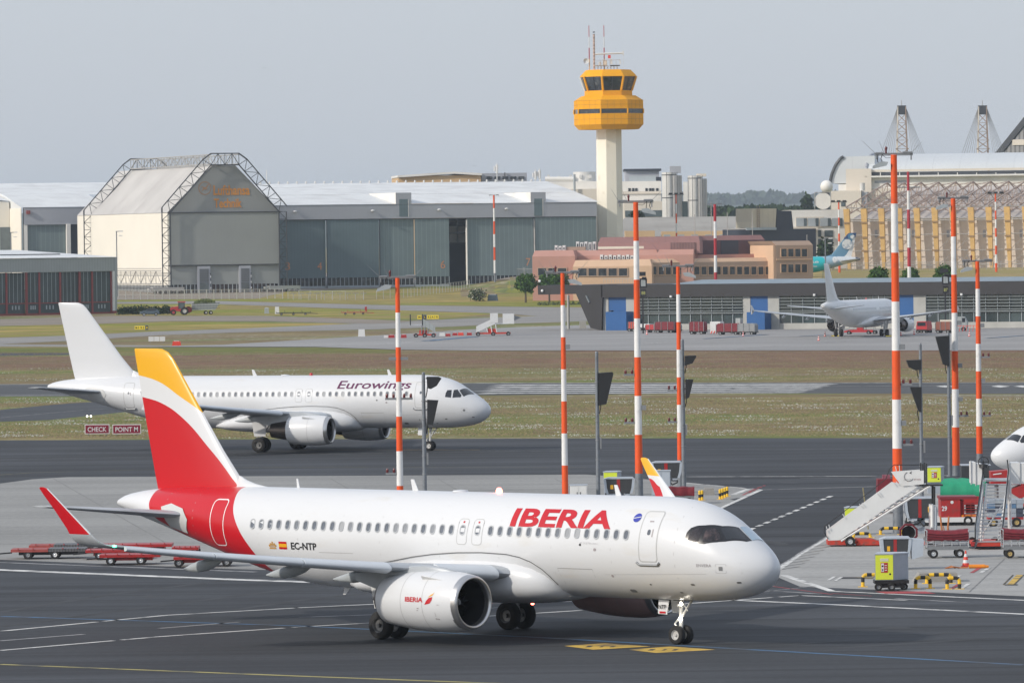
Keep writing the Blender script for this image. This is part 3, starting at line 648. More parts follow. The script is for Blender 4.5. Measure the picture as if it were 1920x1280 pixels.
        if lod>1:   # nacelle strake and latch line
            st=MB(); a=R(52); st.add([(12.3,ey-sg*1.23*math.cos(a),ez+1.23*math.sin(a)),(13.2,ey-sg*1.22*math.cos(a),ez+1.22*math.sin(a)),(13.2,ey-sg*1.5*math.cos(a),ez+1.5*math.sin(a)),(13.0,ey-sg*1.5*math.cos(a),ez+1.5*math.sin(a))],[(0,1,2,3)])
            st.build('nacelle_strake',P_WHITE2,root); st=MB(); a=R(48); o=[(12.05,ey+sg*1.22*math.cos(a),ez+1.22*math.sin(a)),(13.1,ey+sg*1.22*math.cos(a),ez+1.22*math.sin(a)),(13.05,ey+sg*1.42*math.cos(a),ez+1.42*math.sin(a))]; st.prism(o,(0,0,.02)); st.build('nacelle_strake',P_WHITE2,root)
            rf=lambda x:lerp([(h,r) for r,h in prof[:7 if neo else 6]],x)
            for xx,wd in (((12.75,.012),(14.0,.012)) if neo else ((12.6,.012),)):
                g_=MB(); r_=rf(xx)+.004; g_.lathe([(r_,xx),(r_,xx+wd*1.5)],(0,ey,ez),'x',48); g_.build('cowl_joint',P_LINE,root)
    # landing gear
    if gear:
        def wheel(x,y,r,w,parent,out,rm=None):
            t=MB(); t.lathe([(r*.52,-w/2),(r*.9,-w/2),(r*.985,-w*.36),(r,-w*.15),(r,w*.15),(r*.985,w*.36),(r*.9,w/2),(r*.52,w/2)],(x,y,r),'y',32); ty=t.build('tyre',P_TYRE,parent,smooth=True,ang=50)
            t=MB(); t.lathe([(r*.52,-w*.5),(r*.48,-w*.45),(r*.40,-w*.25),(r*.16,-w*.22),(r*.14,-w*.5),(.001,-w*.5)],(x,y,r),'y',24); t.lathe([(r*.52,w*.5),(r*.48,w*.45),(r*.40,w*.25),(r*.16,w*.22),(r*.14,w*.5),(.001,w*.5)],(x,y,r),'y',24); t.build('rim',rm or P_RIM,parent,smooth=True,ang=30)
        for sg in (1,-1):
            y=sg*3.795; s=MB(); s.tube((17.71,y,.585),(17.6,y,2.7),.13,14); s.tube((17.71,y,.45),(17.71,y,.95),.17,14); s.tube((17.71,y-.5,.585),(17.71,y+.5,.585),.09,10); s.tube((17.6,y,1.5),(17.5,y-sg*1.7,2.3),.07,8); s.tube((17.71,y,.8),(18.15,y,1.25),.05,6); s.tube((18.15,y,1.25),(17.66,y,1.7),.05,6)
            s.build('main_gear_leg',P_STRUT,root,smooth=True)
            d=MB(); d.prism([(17.2,y+sg*.35,1.25),(18.15,y+sg*.35,1.25),(18.3,y+sg*.5,2.6),(17.0,y+sg*.5,2.6)],(0,sg*.04,0)); d.build('gear_door',P_WHITE2 if neo else WM,root)
            for k in (-.46,.46): wheel(17.71,y+k,.585,.40,root,sg)
        s=MB(); s.tube((5.07,0,.38),(5.02,0,1.95),.085,14); s.tube((5.07,0,.30),(5.07,0,.62),.11,12); s.tube((5.07,-.3,.38),(5.07,.3,.38),.06,10); s.tube((5.0,0,1.1),(4.35,0,1.9),.05,8); s.tube((5.07,0,.5),(5.4,0,.8),.035,6); s.tube((5.4,0,.8),(5.05,0,1.15),.035,6); s.tube((5.03,-.22,1.55),(5.03,.22,1.55),.05,8); s.tube((4.9,.12,1.75),(4.55,.16,1.35),.03,6)
        s.build('nose_gear_leg',mat('nose_gear_white',(.62,.62,.60),.4,metal=.1),root,smooth=True)
        for k in (-.25,.25): wheel(5.07,k,.38,.24,root,1,mat('nose_rim',(.55,.55,.54),.4,metal=.3,var=.1))
        for sg in (1,-1):
            d=MB(); d.prism([(5.38,sg*.34,1.76),(5.92,sg*.34,1.78),(5.90,sg*.42,1.22),(5.42,sg*.42,1.20)],(0,sg*.03,0)); dd=d.build('nose_gear_door',P_WHITE,root)
            if livery.get('door_text') and sg==1:
                lettering(livery['door_text'],lambda u,v:(5.86-u,.465-.1*v,1.42+v),.40,.17,P_INK,dd,'registration',bold=.02,step=0)
                r_=MB(); r_.box(5.48,.455,1.24,5.80,.466,1.32); r_.build('red_placard',P_RED,dd)
        b_=MB(); b_.box(4.35,-.3,1.755,5.2,.3,1.80); b_.build('gear_bay',P_DARK,root)
        if livery.get('lights'):
            for (x,y,z,r) in ((4.93,.16,1.02,.085),(4.93,.10,1.62,.06)):
                q=MB(); q.lathe([(r,.06),(r*1.05,.0),(r*.8,-.03),(.001,-.045)],(x,y,z),'x',16); lh=q.build('landing_light',P_LAMP,root,smooth=True)
    # antennas, beacon
    for x,h,l_,k in ((8.2,.42,.30,.12),(19.6,.46,.34,.14),(26.6,.38,.16,.05)):
        a=MB(); t=sec(x)[0]; a.prism([(x,0-.015,t-.03),(x+l_,0-.015,t-.03),(x+l_*.9+k,-.015,t+h),(x+l_*.35+k,-.015,t+h)],(0,.03,0)); a.build('antenna',WM,root)
    q=MB(); q.lathe([(.14,0),(.13,.10),(.08,.18),(.001,.20)],(15.0,0,5.9),'z',14); q.build('beacon',P_BEAC if livery.get('lights') else P_RED,root,smooth=True)
    if livery.get('lights'):
        q=MB(); q.lathe([(.08,0),(.07,-.06),(.001,-.10)],(13.2,0,1.42),'z',12); q.build('beacon',P_BEAC,root,smooth=True)
        q=MB(); q.lathe([(.001,-.12),(.03,-.10),(.05,-.03),(.05,.05)],(19.95,17.05,wing_le(16.9)[1]+.03),'x',10); q.build('navigation_light',mat('nav_green_lit',(.1,.7,.4),.3,emit=(.1,1,.5),es=6),root)
    a=MB(); a.prism([(23.6,-.015,1.78),(24.0,-.015,1.78),(24.1,-.015,1.45),(23.95,-.015,1.45)],(0,.03,0)); a.build('antenna',WM,root)
    if lod>1:
        for sg in sides:
            q=MB(); q.path([fus(x,z,sg,.02) for x,z in ((22.0,2.72),(20.6,2.88),(19.5,3.05),(18.2,3.26),(17,3.40),(15.6,3.50),(14.2,3.54),(12.8,3.50),(12.1,3.40),(11.5,3.22),(11.0,2.95),(10.7,2.65),(10.5,2.3))],.018,5); q.build('fairing_joint',mat('joint_dark',(.13,.13,.13),.6,var=.1),root)
    if lod>1: q=MB(); q.lathe([(.35,0),(.3,.07),(.001,.10)],(17.2,0,5.88),'z',16); q.build('satcom_dome',WM,root,smooth=True)
    # ---- skin details on the visible sides ----
    if lod>=1:
      for sd in sides:
        cw=livery.get('cockpit'); 
        def patch(name,pts,m,off,step=.2): 
            V=[(x,a/30.) for x,a in pts]; return wrap(name,V,[tuple(range(len(V)))],lambda x,a:fusa(x,a*30,sd,off),m,root,step)
        if cw=='mask':
            patch('cockpit_mask',[(3.24,70.7),(3.3,66.9),(3.28,60.4),(3.18,53.7),(2.98,47.9),(2.69,42),(2.15,26.8),(1.8,6),(1.05,10.7),(1.11,22.9),(1.7,48.2),(1.96,55.9),(2.43,67.5),(2.87,73.8),(3.12,74.1)],P_MASK,.008,.12)
            gl=mat('cockpit_side_glass',(.022,.018,.021),.08,var=.6,scale=4,coat=.5,dirt_glint=(.10,.07,.07),dscale=3,dlo=.55,dhi=.75)
            patch('cockpit_window',[(3.16,70),(3.14,62.2),(3.05,55),(2.88,50),(2.68,46.9),(2.68,57.2),(2.68,67),(2.89,70.6)],gl,.013,.12)
            patch('cockpit_window',[(2.56,46),(2.28,38),(2.0,43),(1.88,49.7),(2.16,57.9),(2.5,65.8),(2.55,55.7)],gl,.013,.12)
            patch('cockpit_window',[(2.16,33),(1.8,11),(1.32,14.8),(1.16,19.7),(1.70,44.8),(1.88,39.2)],P_GLASS,.013,.12)
            V=[(1.80,3),(1.89,-26),(1.12,-30),(1.05,9.5)]; patch('cockpit_window',V,P_GLASSB,.013,.12)
        elif cw=='plain':
            for k,pts in enumerate(([(3.12,72),(3.1,62),(3.03,53),(2.72,48),(2.67,60),(2.67,70)],[(2.55,69),(2.57,46),(2.34,38),(1.95,50),(1.98,58)],[(2.2,37),(1.87,3),(1.28,4),(1.30,16),(1.78,51),(1.95,46)])):
                patch('cockpit_window',pts,P_GLASS,.012,.12)
        if lod>1:
            zz=livery.get('wz',4.43)
            fm=MB(); o_=rrect(0,0,.30,.44,.14); i_=rrect(0,0,.215,.345,.10); V,Fc=ring2d(o_,i_)
            t0=fus(15,zz,sd,0); tilt=math.atan2((zz-3.83)/2.07**2,t0[1]/1.975**2*1)
            fm.add([(x,0,z) for x,z in V],Fc); fme=fm.mesh('window_frame',P_FRAME)
            pm=MB(); pm.add([(x,-.012*sd,z) for x,z in i_],[tuple(range(len(i_)))]); pme=pm.mesh('window_pane',P_PANE)
            w0,w1=livery.get('wins',(6.26,15.94)); lst=[w0+.533*i for i in range(15)]+[w1+.5285*i for i in range(23)]
            for x in lst+[15.30,14.45]:
                p=fus(x,zz,sd,.012); o=bpy.data.objects.new('window',fme); link(o,root); o.location=p
                o.rotation_euler=(sd*math.atan2((zz-3.83)*1.975**2,p[1]*sd*2.07**2) if sd>0 else -math.atan2((zz-3.83)*1.975**2,-p[1]*2.07**2),0,0)
                q=bpy.data.objects.new('pane',pme); link(q,o)
            def door(name,x,zc,w,h,r,sk=0.,sill=True,lw=.045):
                o_=rrect(x,zc,w,h,r,5); i_=rrect(x,zc,w-2*lw,h-2*lw,r-lw,5); V,Fc=ring2d(o_,i_); fn=lambda a,b:fus(a+sk*(b-zc),b,sd,.007)
                d=wrap(name,i_,[tuple(range(len(i_)))],lambda a,b:fus(a+sk*(b-zc),b,sd,.004),FM,root,.2)
                wrap('door_outline',V,Fc,fn,P_SEAL if not livery.get('white_lines') or x<20 else mat('outline_white',(.8,.78,.78),.4),d,.15)
                if sill and h>1.5:
                    s=MB(); 
                    for u0,u1,dz in ((-.62,-.5,.10),(-.5,.5,0),(.5,.62,.10)):
                        pa,pb=[fus(x+w*u,zc-h/2-.10+(dz if abs(u)>.55 else 0),sd,.03) for u in (u0,u1)]; s.tube(pa,pb,.045,6)
                    s.build('door_sill',P_SILV,d)
                    V=rrect(x,zc+.18,.16,.22,.07); wrap('door_window',V,[tuple(range(len(V)))],lambda a,b:fus(a,b,sd,.012),P_PANE,d,0)
                    V=[(x-.22,zc+.0),(x-.16,zc+.0),(x-.16,zc+.3),(x-.22,zc+.3)]; wrap('door_handle',V,[(0,1,2,3)],lambda a,b:fus(a,b,sd,.012),P_EXIT,d,0)
                return d
            door('passenger_door',5.09,4.37,.96,2.02,.16,.03)
            door('passenger_door',29.9,4.42,.92,1.98,.2,.02,sill=not neo)
            for x in (15.30,14.45): door('overwing_exit',x,4.36,.58,1.06,.16,0,False,.03)
            # small service marks and access panels
            ln=MB()
            def pl(pts,w=.018):
                for a,b in zip(pts,pts[1:]):
                    k=max(1,int(math.dist(a,b)/.25))
                    for i in range(k):
                        e=[(a[0]+(b[0]-a[0])*t/k,a[1]+(b[1]-a[1])*t/k) for t in (i,i+1)]
                        d=Vector((e[1][0]-e[0][0],e[1][1]-e[0][1])).normalized(); n_=Vector((-d.y,d.x))*w/2
                        ln.add([fus(e[0][0]+n_.x,e[0][1]+n_.y,sd,.005),fus(e[1][0]+n_.x,e[1][1]+n_.y,sd,.005),fus(e[1][0]-n_.x,e[1][1]-n_.y,sd,.005),fus(e[0][0]-n_.x,e[0][1]-n_.y,sd,.005)],[(0,1,2,3)])
            pl([(8.2,3.0),(10.1,3.0)],.03); pl([(8.2,3.0),(8.15,2.1)],.012); pl([(10.1,3.0),(10.0,2.1)],.012); pl([(21.6,3.32),(23.6,3.32)],.02)
            pl([(.9,3.4),(.85,3.0),(.85,2.6)],.010); pl([(2.3,2.95),(7.6,2.80)],.008)
            ln2=MB(); ln,lnA=ln2,ln
            for xx in (3.75,7.05,10.3,13.25,16.6,20.0,22.3,24.8,27.2,31.6,33.6):
                t_,b_,w_=sec(xx); zc_=(t_+b_)/2; pl_=[(xx,zc_+(t_-b_)/2*c_) for c_ in (.93,.75,.5,.25,0,-.25,-.5,-.75,-.93)]
                for a,b in zip(pl_,pl_[1:]): ln.add([fus(a[0]-.008,a[1],sd,.004),fus(a[0]+.008,a[1],sd,.004),fus(b[0]+.008,b[1],sd,.004),fus(b[0]-.008,b[1],sd,.004)],[(0,1,2,3)])
            ln.build('skin_joint',mat('skin_joint',(.44,.44,.45),.5),root,kind='stuff'); ln=lnA
            ln.build('panel_joint',P_LINE,root,kind='stuff')
            for (x,z,w,h,m) in ((8.7,3.98,.12,.10,P_INK),(7.9,3.80,.16,.12,P_EXIT),(6.55,2.15,.34,.13,P_SILV),(4.0,2.15,.16,.06,P_SILV),(3.15,2.5,.20,.08,P_SILV),(1.05,2.62,.18,.05,P_INK),(2.1,3.28,.02,.02,P_INK),(5.35,2.45,.1,.05,P_INK),(7.2,2.75,.14,.10,P_EXIT)):
                V=rrect(x,z,w,h,min(w,h)*.45,2); wrap('service_port',V,[tuple(range(len(V)))],lambda a,b:fus(a,b,sd,.006),m,root,0)
            V,Fc=ring2d(rrect(1.65,3.17,.44,.36,.03,1),rrect(1.65,3.17,.42,.34,.03,1)); wrap('probe_panel',V,Fc,lambda a,b:fus(a,b,sd,.005),P_LINE,root,0)
            V=rrect(1.65,3.17,.16,.16,.02,1); wrap('sensor_plate',V,[tuple(range(len(V)))],lambda a,b:fus(a,b,sd,.010),P_SILV,root,0)
        elif windows:
            wb=MB(); 
            for x in [6.26+.533*i for i in range(15)]+[15.94+.5285*i for i in range(23)]:
                p=[fus(x+dx,4.43+dz,sd,.01) for dx,dz in ((-.11,-.17),(.11,-.17),(.11,.17),(-.11,.17))]; wb.add(p,[(0,1,2,3)])
            wb.build('window_row',P_PANE,root,kind='stuff')
            for x in (5.09,29.9):
                V,Fc=ring2d(rrect(x,4.4,.95,2.0,.16,3),rrect(x,4.4,.87,1.92,.13,3)); wrap('door_outline',V,Fc,lambda a,b:fus(a,b,sd,.01),P_LINE,root,.2)
    for fn in livery.get('extras',[]): fn(root)
    return root
NEAR_RED=P_RED
def ib_extras(root):
    def T(s,x0,x1,z0,z1,m,bold=.0,nm='lettering',step=.12,k=1.):
        w=abs(x1-x0); return lettering(s,lambda u,v:fus(x0+(x1-x0)*u/w,z0+v,1,.012),w,z1-z0,m,root,nm,bold,step)
    # big title: letters drawn heavy, feet thickened
    T('IBERIA',12.72,7.17,4.66,5.36,P_RED,.032,'airline_title')
    T('EC-NTP',25.22,23.70,3.42,3.71,P_INK,.028,'registration')
    T('ENVERA',2.70,2.03,3.235,3.355,P_EXIT,.0,'aircraft_name',0)
    fl=MB()
    for i,(za,zb) in enumerate(((3.40,3.49),(3.49,3.63),(3.63,3.72))):
        fl.m=0 if i!=1 else 1; fl.add([fus(25.95,za,1,.01),fus(25.47,za,1,.01),fus(25.47,zb,1,.01),fus(25.95,zb,1,.01)],[(0,1,2,3)])
    fl.build('flag',[P_RED,P_YEL],root)
    G=mat('crest_gold',(.50,.27,.06),.5,var=.1); cr=MB()
    def sh(pts): cr.add([fus(x,z,1,.01) for x,z in pts],[tuple(range(len(pts)))])
    sh([(26.55,3.40),(26.13,3.40),(26.13,3.45),(26.55,3.45)])
    for i in range(5):
        a=PI*(i+.5)/5; cx,cz=26.34+.20*math.cos(a),3.50+.13*math.sin(a); sh([(cx+.045*math.cos(t),cz+.05*math.sin(t)) for t in [2*PI*j/8 for j in range(8)]])
    for i in range(5): x=26.5-.08*i; sh([(x+.02,3.46),(x-.015,3.46),(26.34+(x-26.34)*.6-.01,3.62),(26.34+(x-26.34)*.6+.02,3.62)])
    sh([(26.36,3.64),(26.32,3.64),(26.32,3.72),(26.36,3.72)]); sh([(26.39,3.67),(26.29,3.67),(26.29,3.69),(26.39,3.69)])
    cr.build('crown_emblem',G,root)
    V=[(5.93+.20*math.cos(t),5.10+.17*math.sin(t)) for t in [2*PI*j/24 for j in range(24)]]
    r=wrap('round_badge',V,[tuple(range(24))],lambda a,b:fus(a,b,1,.010),mat('badge_blue',(.035,.05,.36),.35,coat=.4),root,.1)
    st=MB(); st.add([fus(6.12,5.06,1,.016),fus(5.74,5.12,1,.016),fus(5.74,5.15,1,.016),fus(6.12,5.09,1,.016)],[(0,1,2,3)]); st.build('badge_band',P_WHITE2,r)
    # type name below the windows, very faint
    T('A320neo',8.75,7.75,4.02,4.10,mat('faint_print',(.62,.62,.64),.5),0,'type_lettering',0)
    # engine title + leaf
    ey,ez=5.75,1.77
    def nac(x,z,off=.010):
        r=lerp([(11.28,1.12),(11.7,1.19),(12.3,1.235),(13.2,1.23),(14.2,1.17),(15.1,1.06)],x); zz=z-ez; return (x,ey+math.sqrt(max(.01,r*r-zz*zz))+off*1.0,z+off*.3)
    lettering('IBERIA',lambda u,v:nac(13.72-u,1.80+v),1.02,.19,P_RED,root,'airline_title',.03,.1)
    lf=MB(); lf.m=0
    def shp(pts): lf.add([nac(x,z) for x,z in pts],[tuple(range(len(pts)))])
    shp([(12.60,1.70),(12.30,1.76),(12.20,1.90),(12.18,2.02),(12.36,1.98),(12.50,1.86)]); lf.m=1; shp([(12.42,1.99),(12.20,2.07),(12.10,2.20),(12.20,2.14),(12.30,2.09)])
    lf.build('leaf_emblem',[P_RED,P_YEL],root)
    q=MB()
    for x,z,w,h in ((13.05,1.52,.10,.04),(13.08,1.44,.08,.03),(12.15,1.12,.10,.04),(12.02,1.10,.06,.05),(12.1,1.22,.015,.18),(11.95,1.7,.12,.02)): q.add([nac(x,z,.008),nac(x-w,z,.008),nac(x-w,z+h,.008),nac(x,z+h,.008)],[(0,1,2,3)])
    q.build('cowl_stencil',P_EXIT,root)
    lp=MB(); lp.lathe([(1.125,11.26),(1.135,11.52),(1.14,11.52)],(0,ey,ez),'x',8,R(-62),R(-35)); lp.build('lip_patch',P_SILV,root,smooth=True)
    for x in (15.30,14.45):
        V=rrect(x,4.75,.09,.07,.01,1); wrap('exit_placard',V,[tuple(range(len(V)))],lambda a,b:fus(a,b,1,.013),P_RED,root,0)
    p=MB(); p.add([fus(5.2,4.95,1,.013),fus(5.0,4.95,1,.013),fus(5.0,5.0,1,.013),fus(5.2,5.0,1,.013)],[(0,1,2,3)]); p.build('door_placard',P_EXIT,root)
def ew_extras(root):
    w=6.1; lettering('Eurowings',lambda u,v:fus(12.15-u+(-.16*v),4.88+v*.60 if v<2 else v,1,.012),w,1.04,P_PLUM,root,'airline_title',.012,.12)
ib_root=make_airliner('white twin-engine jet with red and yellow tail taxiing on the near apron, IBERIA lettering',(10.3194,255.853,.75502),
    dict(fus=IB_FUS,fin=IB_FIN,winglet_near=P_RED,winglet_far=IB_WL,nacelle_far=mat('nacelle_shade_tint',(.46,.32,.32),.4,var=.05),cockpit='mask',lights=True,extras=[ib_extras],door_text='NTP',white_lines=True),True,2)  # far cowl is white; shade and pink reflection put into its colour
ew_root=make_airliner('all-white jet with plain white tail and plum Eurowings lettering, rolling on the second taxiway',(-1.73,502.28,.36),
    dict(fus=P_WHITE,cockpit='plain',extras=[ew_extras],wins=(6.26,15.9),wz=4.47),False,2)
pk_root=make_airliner('plain white jet parked tail-on before the dark terminal at right',(61.78,1045.6,-1.21),dict(fus=P_WHITE2,paint=P_WHITE2,cockpit='plain'),False,1,z0=tz(61.8,1045),sides=(1,-1))
# ================= MASTS, POSTS, GROUND EQUIPMENT =================
class Fr:
    """a place standing on the ground: local x = along, y = away, z = up; h() reads a direction of view on the plane y=v"""
    def __init__(s,px,py,th=0.,D=None,z=None):
        if D is None: s.o=gnd(px,py)
        else: s.o=at(px,py,D); s.o.z=tz(s.o.x,s.o.y) if z is None else z
        s.th=th; s.u=Vector((math.cos(th),math.sin(th),0)); s.v=Vector((-math.sin(th),math.cos(th),0))
    def h(s,px,py,v=0.):
        r=ray(px,py); t=(v-(CAM-s.o).dot(s.v))/r.dot(s.v); P=CAM+r*t-s.o; return P.dot(s.u),P.z
    def X(s,px,py=None,v=0.): return s.h(px,py if py is not None else s.py0,v)[0]
    def thing(s,name,label,cat,group=None): return thing(name,label,cat,tuple(s.o),s.th,group)
    @property
    def k(s): return s.o.y/FPX      # metres per picture unit there
M_OR=mat('mast_orange',(.74,.085,.008),.45,var=.06,scale=1.5,dirt_glint=(.55,.08,.02),dscale=2,dlo=.55,dhi=.8)
M_WH=mat('mast_white',(.74,.74,.73),.45,var=.05,scale=1.5,dirt_glint=(.55,.54,.52),dscale=2,dlo=.55,dhi=.85)
M_DR=mat('mast_dark_red',(.40,.018,.03),.5,var=.06)
M_GA=mat('galvanised',(.19,.21,.235),.5,metal=.3,var=.12,scale=2,dirt_glint=(.13,.14,.15),dscale=3)
M_STEEL=mat('grey_steel',(.24,.25,.26),.45,metal=.3,var=.1,scale=2)
M_BLK=mat('black_metal',(.015,.016,.018),.5,var=.2)
M_RLAMP=mat('red_lens',(.10,.008,.012),.3,var=.1)
def cell(px,top): return None
def mast(label,px,base,top,wpx,bands=7,greyend=None,lamps=(),boxes=(),head=-1,cat='mast',far=False,mred=None,cross=True,group='red and white light masts'):
    f=Fr(px,base); k=f.k; H=f.h(px,top)[1]; t=f.thing('light_mast',label,cat,group)
    gz=max(.05,f.h(px,greyend)[1]) if greyend else 0.02
    rb=wpx*k/2; rt=rb*(.60 if not far else .8); rad=lambda z: rb+(rt-rb)*z/H
    n=20 if not far else 10
    b=MB(); b.tube((0,0,0),(0,0,gz),rb*1.03,n,rad(gz)); 
    if not far: b.tube((0,0,0),(0,0,.04),rb*1.6,n)
    b.build('pole_base',M_GA if greyend else M_WH,t,smooth=True)
    for i in range(bands):
        z0=gz+(H-gz)*i/bands; z1=gz+(H-gz)*(i+1)/bands; b=MB(); b.tube((0,0,z0),(0,0,z1),rad(z0),n,rad(z1),cap=(i==bands-1))
        odd=(bands-1-i)%2==0
        b.build('pole_section',(mred or M_OR) if odd else M_WH,t,smooth=True)
    if cross:
        c=MB(); w=1.05 if not far else 1.3
        c.tube((-w,0,H+.06),(w,0,H+.06),.045,6); c.tube((-w,.18,H-.02),(w,.18,H-.02),.03,6); c.tube((-w*.9,0,H+.06),(-w*.9,0,H-.25),.04,5); c.tube((w*.9,0,H+.06),(w*.9,0,H-.30),.04,5)
        c.tube((w*.45,-.05,H+.10),(w*.95,-.05,H+.10),.075,6); c.tube((-w*.95,-.05,H+.08),(-w*.55,-.05,H+.08),.065,6)
        c.build('cross_arm',M_STEEL,t)
        if not far:
            for (x0,x1,dz) in ((-w*.95,-w*.95-.75*(1 if head<0 else .6),.72),(-w*.5,-w*.5-.28,.7),(w*.9,w*.9+.6,.6)):
                s=MB(); s.tube((x0,0,H+.08),(x1,0,H+.08+dz),.018,4,.008); s.build('bird_spike',M_STEEL,t)
            l=MB(); l.tube((-w*.4,0,H+.06),(-w*.4,0,H+.28),.05,8); l.lathe([(.07,.28),(.075,.36),(.04,.44),(.001,.46)],(-w*.4,0,H),'z',10); l.build('obstruction_lamp',M_RLAMP,t,smooth=True)
            sx=head; x=sx*w*.72; hd=MB(); z=H-.62
            hd.prism([(x-.42,-.3,z-.14),(x+.34,-.3,z+.02),(x+.44,-.3,z+.22),(x+.05,-.3,z+.26),(x-.40,-.3,z+.02)] if sx<0 else [(x+.42,-.3,z-.14),(x-.34,-.3,z+.02),(x-.44,-.3,z+.22),(x-.05,-.3,z+.26),(x+.40,-.3,z+.02)],(0,.5,0))
            hd.build('floodlight',mat('floodlight_grey',(.42,.45,.46),.35,metal=.4,var=.1,scale=4),t)
            g=MB(); g.path([(x-.1,0,H+.05),(x-.14,0,H-.35),(x-.1,-.1,H-.42)],.022,5); g.path([(x+.15,0,H+.05),(x+.05,0,H-.2),(x+.12,-.1,H-.4)],.022,5); g.path([(x-sx*.1,.05,H+.02),(x-sx*.35,.05,H-.18),(x-sx*.6,.05,H-.16),(0,.05,H-.1)],.015,4); g.build('hanger',M_BLK,t)
    for y in boxes:
        z=f.h(px,y)[1]; q=MB(); r=rad(z); q.box(r-.02,-.14,z-.14,r+.26,.14,z+.14); q.build('junction_box',M_STEEL,t)
    for (y,sd) in lamps:
        z=f.h(px,y)[1]; r=rad(z); q=MB(); x0=sd*r; x1=sd*(r+.62)
        q.box(x0,-.10,z-.22,x1,.10,z-.10); arm=q.build('lamp_arm',M_STEEL,t)
        for xx in (sd*(r+.14),sd*(r+.52)):
            q=MB(); q.tube((xx,-.05,z-.10),(xx,-.05,z+.06),.075,8); q.lathe([(.075,.06),(.05,.13),(.001,.15)],(xx,-.05,z),'z',8); q.build('warning_lamp',M_RLAMP,arm,smooth=True)
    return t
mast('tallest red and white mast, rising beside the white covered stairs at right',1684,1000,290,19.5,7,932,lamps=((715,1),(828,1)),boxes=(650,793),head=-1)
mast('red and white mast second from the right, grey foot behind the green cover',1793,892,372,14.5,7,872,lamps=((775,1),),boxes=(605,685,748),head=-1)
mast('rightmost red and white mast, just left of the white aircraft nose',1837,880,490,12.5,7,850,lamps=((665,1),(775,1)),boxes=(610,713),head=-1)
mast('red and white mast behind the raised winglet, its top before the tower shaft',1199,965,379,15.5,7,887,lamps=((697,-1),(787,-1)),boxes=(764,),head=1)
mast('slimmer red and white mast next to a grey post right of the raised winglet',1276,912,500,11.5,7,862,lamps=((726,-1),(786,-1)),boxes=(682,),head=1)
mast('red and white mast with its orange foot behind the middle of the front fuselage',1060,951,512,12.5,7,932,lamps=(),boxes=(650,),head=1)
gm_=mast('red and white mast crossing the plum lettering of the second jet',751,990,521,13.5,7,975,lamps=((742,-1),(742,1),(882,-1)),head=-1)
b=MB(); fz=Fr(751,990); z=fz.h(751,672)[1]; b.box(-.55,-.08,z-.08,.55,.08,z+.08); b.build('lamp_bracket',M_STEEL,gm_)
def post(label,px,base,top,wpx,panels):
    f=Fr(px,base); k=f.k; H=f.h(px,top)[1]; t=f.thing('floodlight_post',label,'floodlight post','grey floodlight posts')
    r=wpx*k/2; b=MB(); b.tube((0,0,0),(0,0,H),r,16,r*.75); b.lathe([(r*.75,H),(r*.6,H+.06),(.001,H+.09)],(0,0,0),'z',16); b.tube((0,0,0),(0,0,.04),r*1.8,12); b.build('pole',M_GA,t,smooth=True)
    for i in range(5):
        z=H*(.28+.13*i); q=MB(); q.tube((0,0,z),(0,0,z+.05),r*1.12,12); q.build('clamp',M_STEEL,t)
    for P in panels:
        pts=[(f.h(x,y)[0],-.32,f.h(x,y)[1]) for x,y in P]; q=MB(); q.prism(pts,(0,.62,0)); p_=q.build('floodlight_head',M_BLK,t)
        cx=sum(p[0] for p in pts)/len(pts); zb=min(p[2] for p in pts); s=1 if cx>0 else -1
        q=MB(); q.path([(s*r,0,zb-.5),(s*(r+.08),0,zb-.15),(s*(r+.10),0,zb+.1)],.03,5); q.path([(s*r,0,max(p[2] for p in pts)-.1),(s*(r+.15),0,max(p[2] for p in pts)-.1)],.04,5); q.build('cable',M_BLK,p_)
    z=H*.42; q=MB(); q.box(r*.9,-.1,z-.6,r*.9+.12,.1,z+.1); q.build('junction_box',M_STEEL,t)
post('grey floodlight post in front of the second jet\'s nose',797,962,700,8.5,[[(800,706),(822,706),(828,709),(819,723),(808,729),(801,727)],[(801,749),(822,750),(812,797),(801,795)]])
post('grey floodlight post with a single black head, between the two leftmost of the middle masts',1122,940,661,8,[[(1122,699),(1148,697),(1150,700),(1137,757),(1123,760)]])
post('grey floodlight post close behind the slimmer middle mast',1282.5,914,638,8.5,[[(1284,667),(1304,666),(1306,668),(1298,681),(1284,685)],[(1285,711),(1300,711),(1292,745),(1285,748)]])
post('grey floodlight post behind the top of the white covered stairs',1729,962,646,7.5,[[(1699,675),(1727,674),(1727,692),(1716,694),(1704,688)],[(1706,725),(1727,725),(1727,772),(1722,771)]])
post('grey floodlight post hidden half behind the second mast from the right',1781,893,626,7.5,[[(1754,631),(1779,629),(1779,686),(1768,683)]])
# ----- materials of the equipment -----
Q_RED=mat('equipment_red',(.37,.020,.020),.45,var=.12,scale=2,dirt_glint=(.20,.05,.045),dscale=3,dlo=.5,dhi=.75)
Q_ORG=mat('chassis_red',(.50,.045,.025),.5,var=.12,scale=2,dirt_glint=(.2,.08,.06),dscale=3,dlo=.52,dhi=.75)
Q_TARP=mat('dark_red_canvas',(.17,.012,.022),.65,var=.25,scale=3)
Q_GRN=mat('green_canvas',(.018,.30,.16),.6,var=.12,scale=2)
Q_WHT=mat('stair_white',(.72,.73,.72),.4,var=.05,scale=1,dirt_glint=(.6,.59,.56),dscale=.8,dlo=.58,dhi=.85)
Q_GRY=mat('cabinet_grey',(.33,.37,.42),.45,var=.06,scale=2)
Q_LGRY=mat('hood_light_grey',(.42,.47,.53),.4,var=.06,scale=2)
Q_CHAR=mat('hood_charcoal',(.045,.048,.052),.5,var=.15,scale=3)
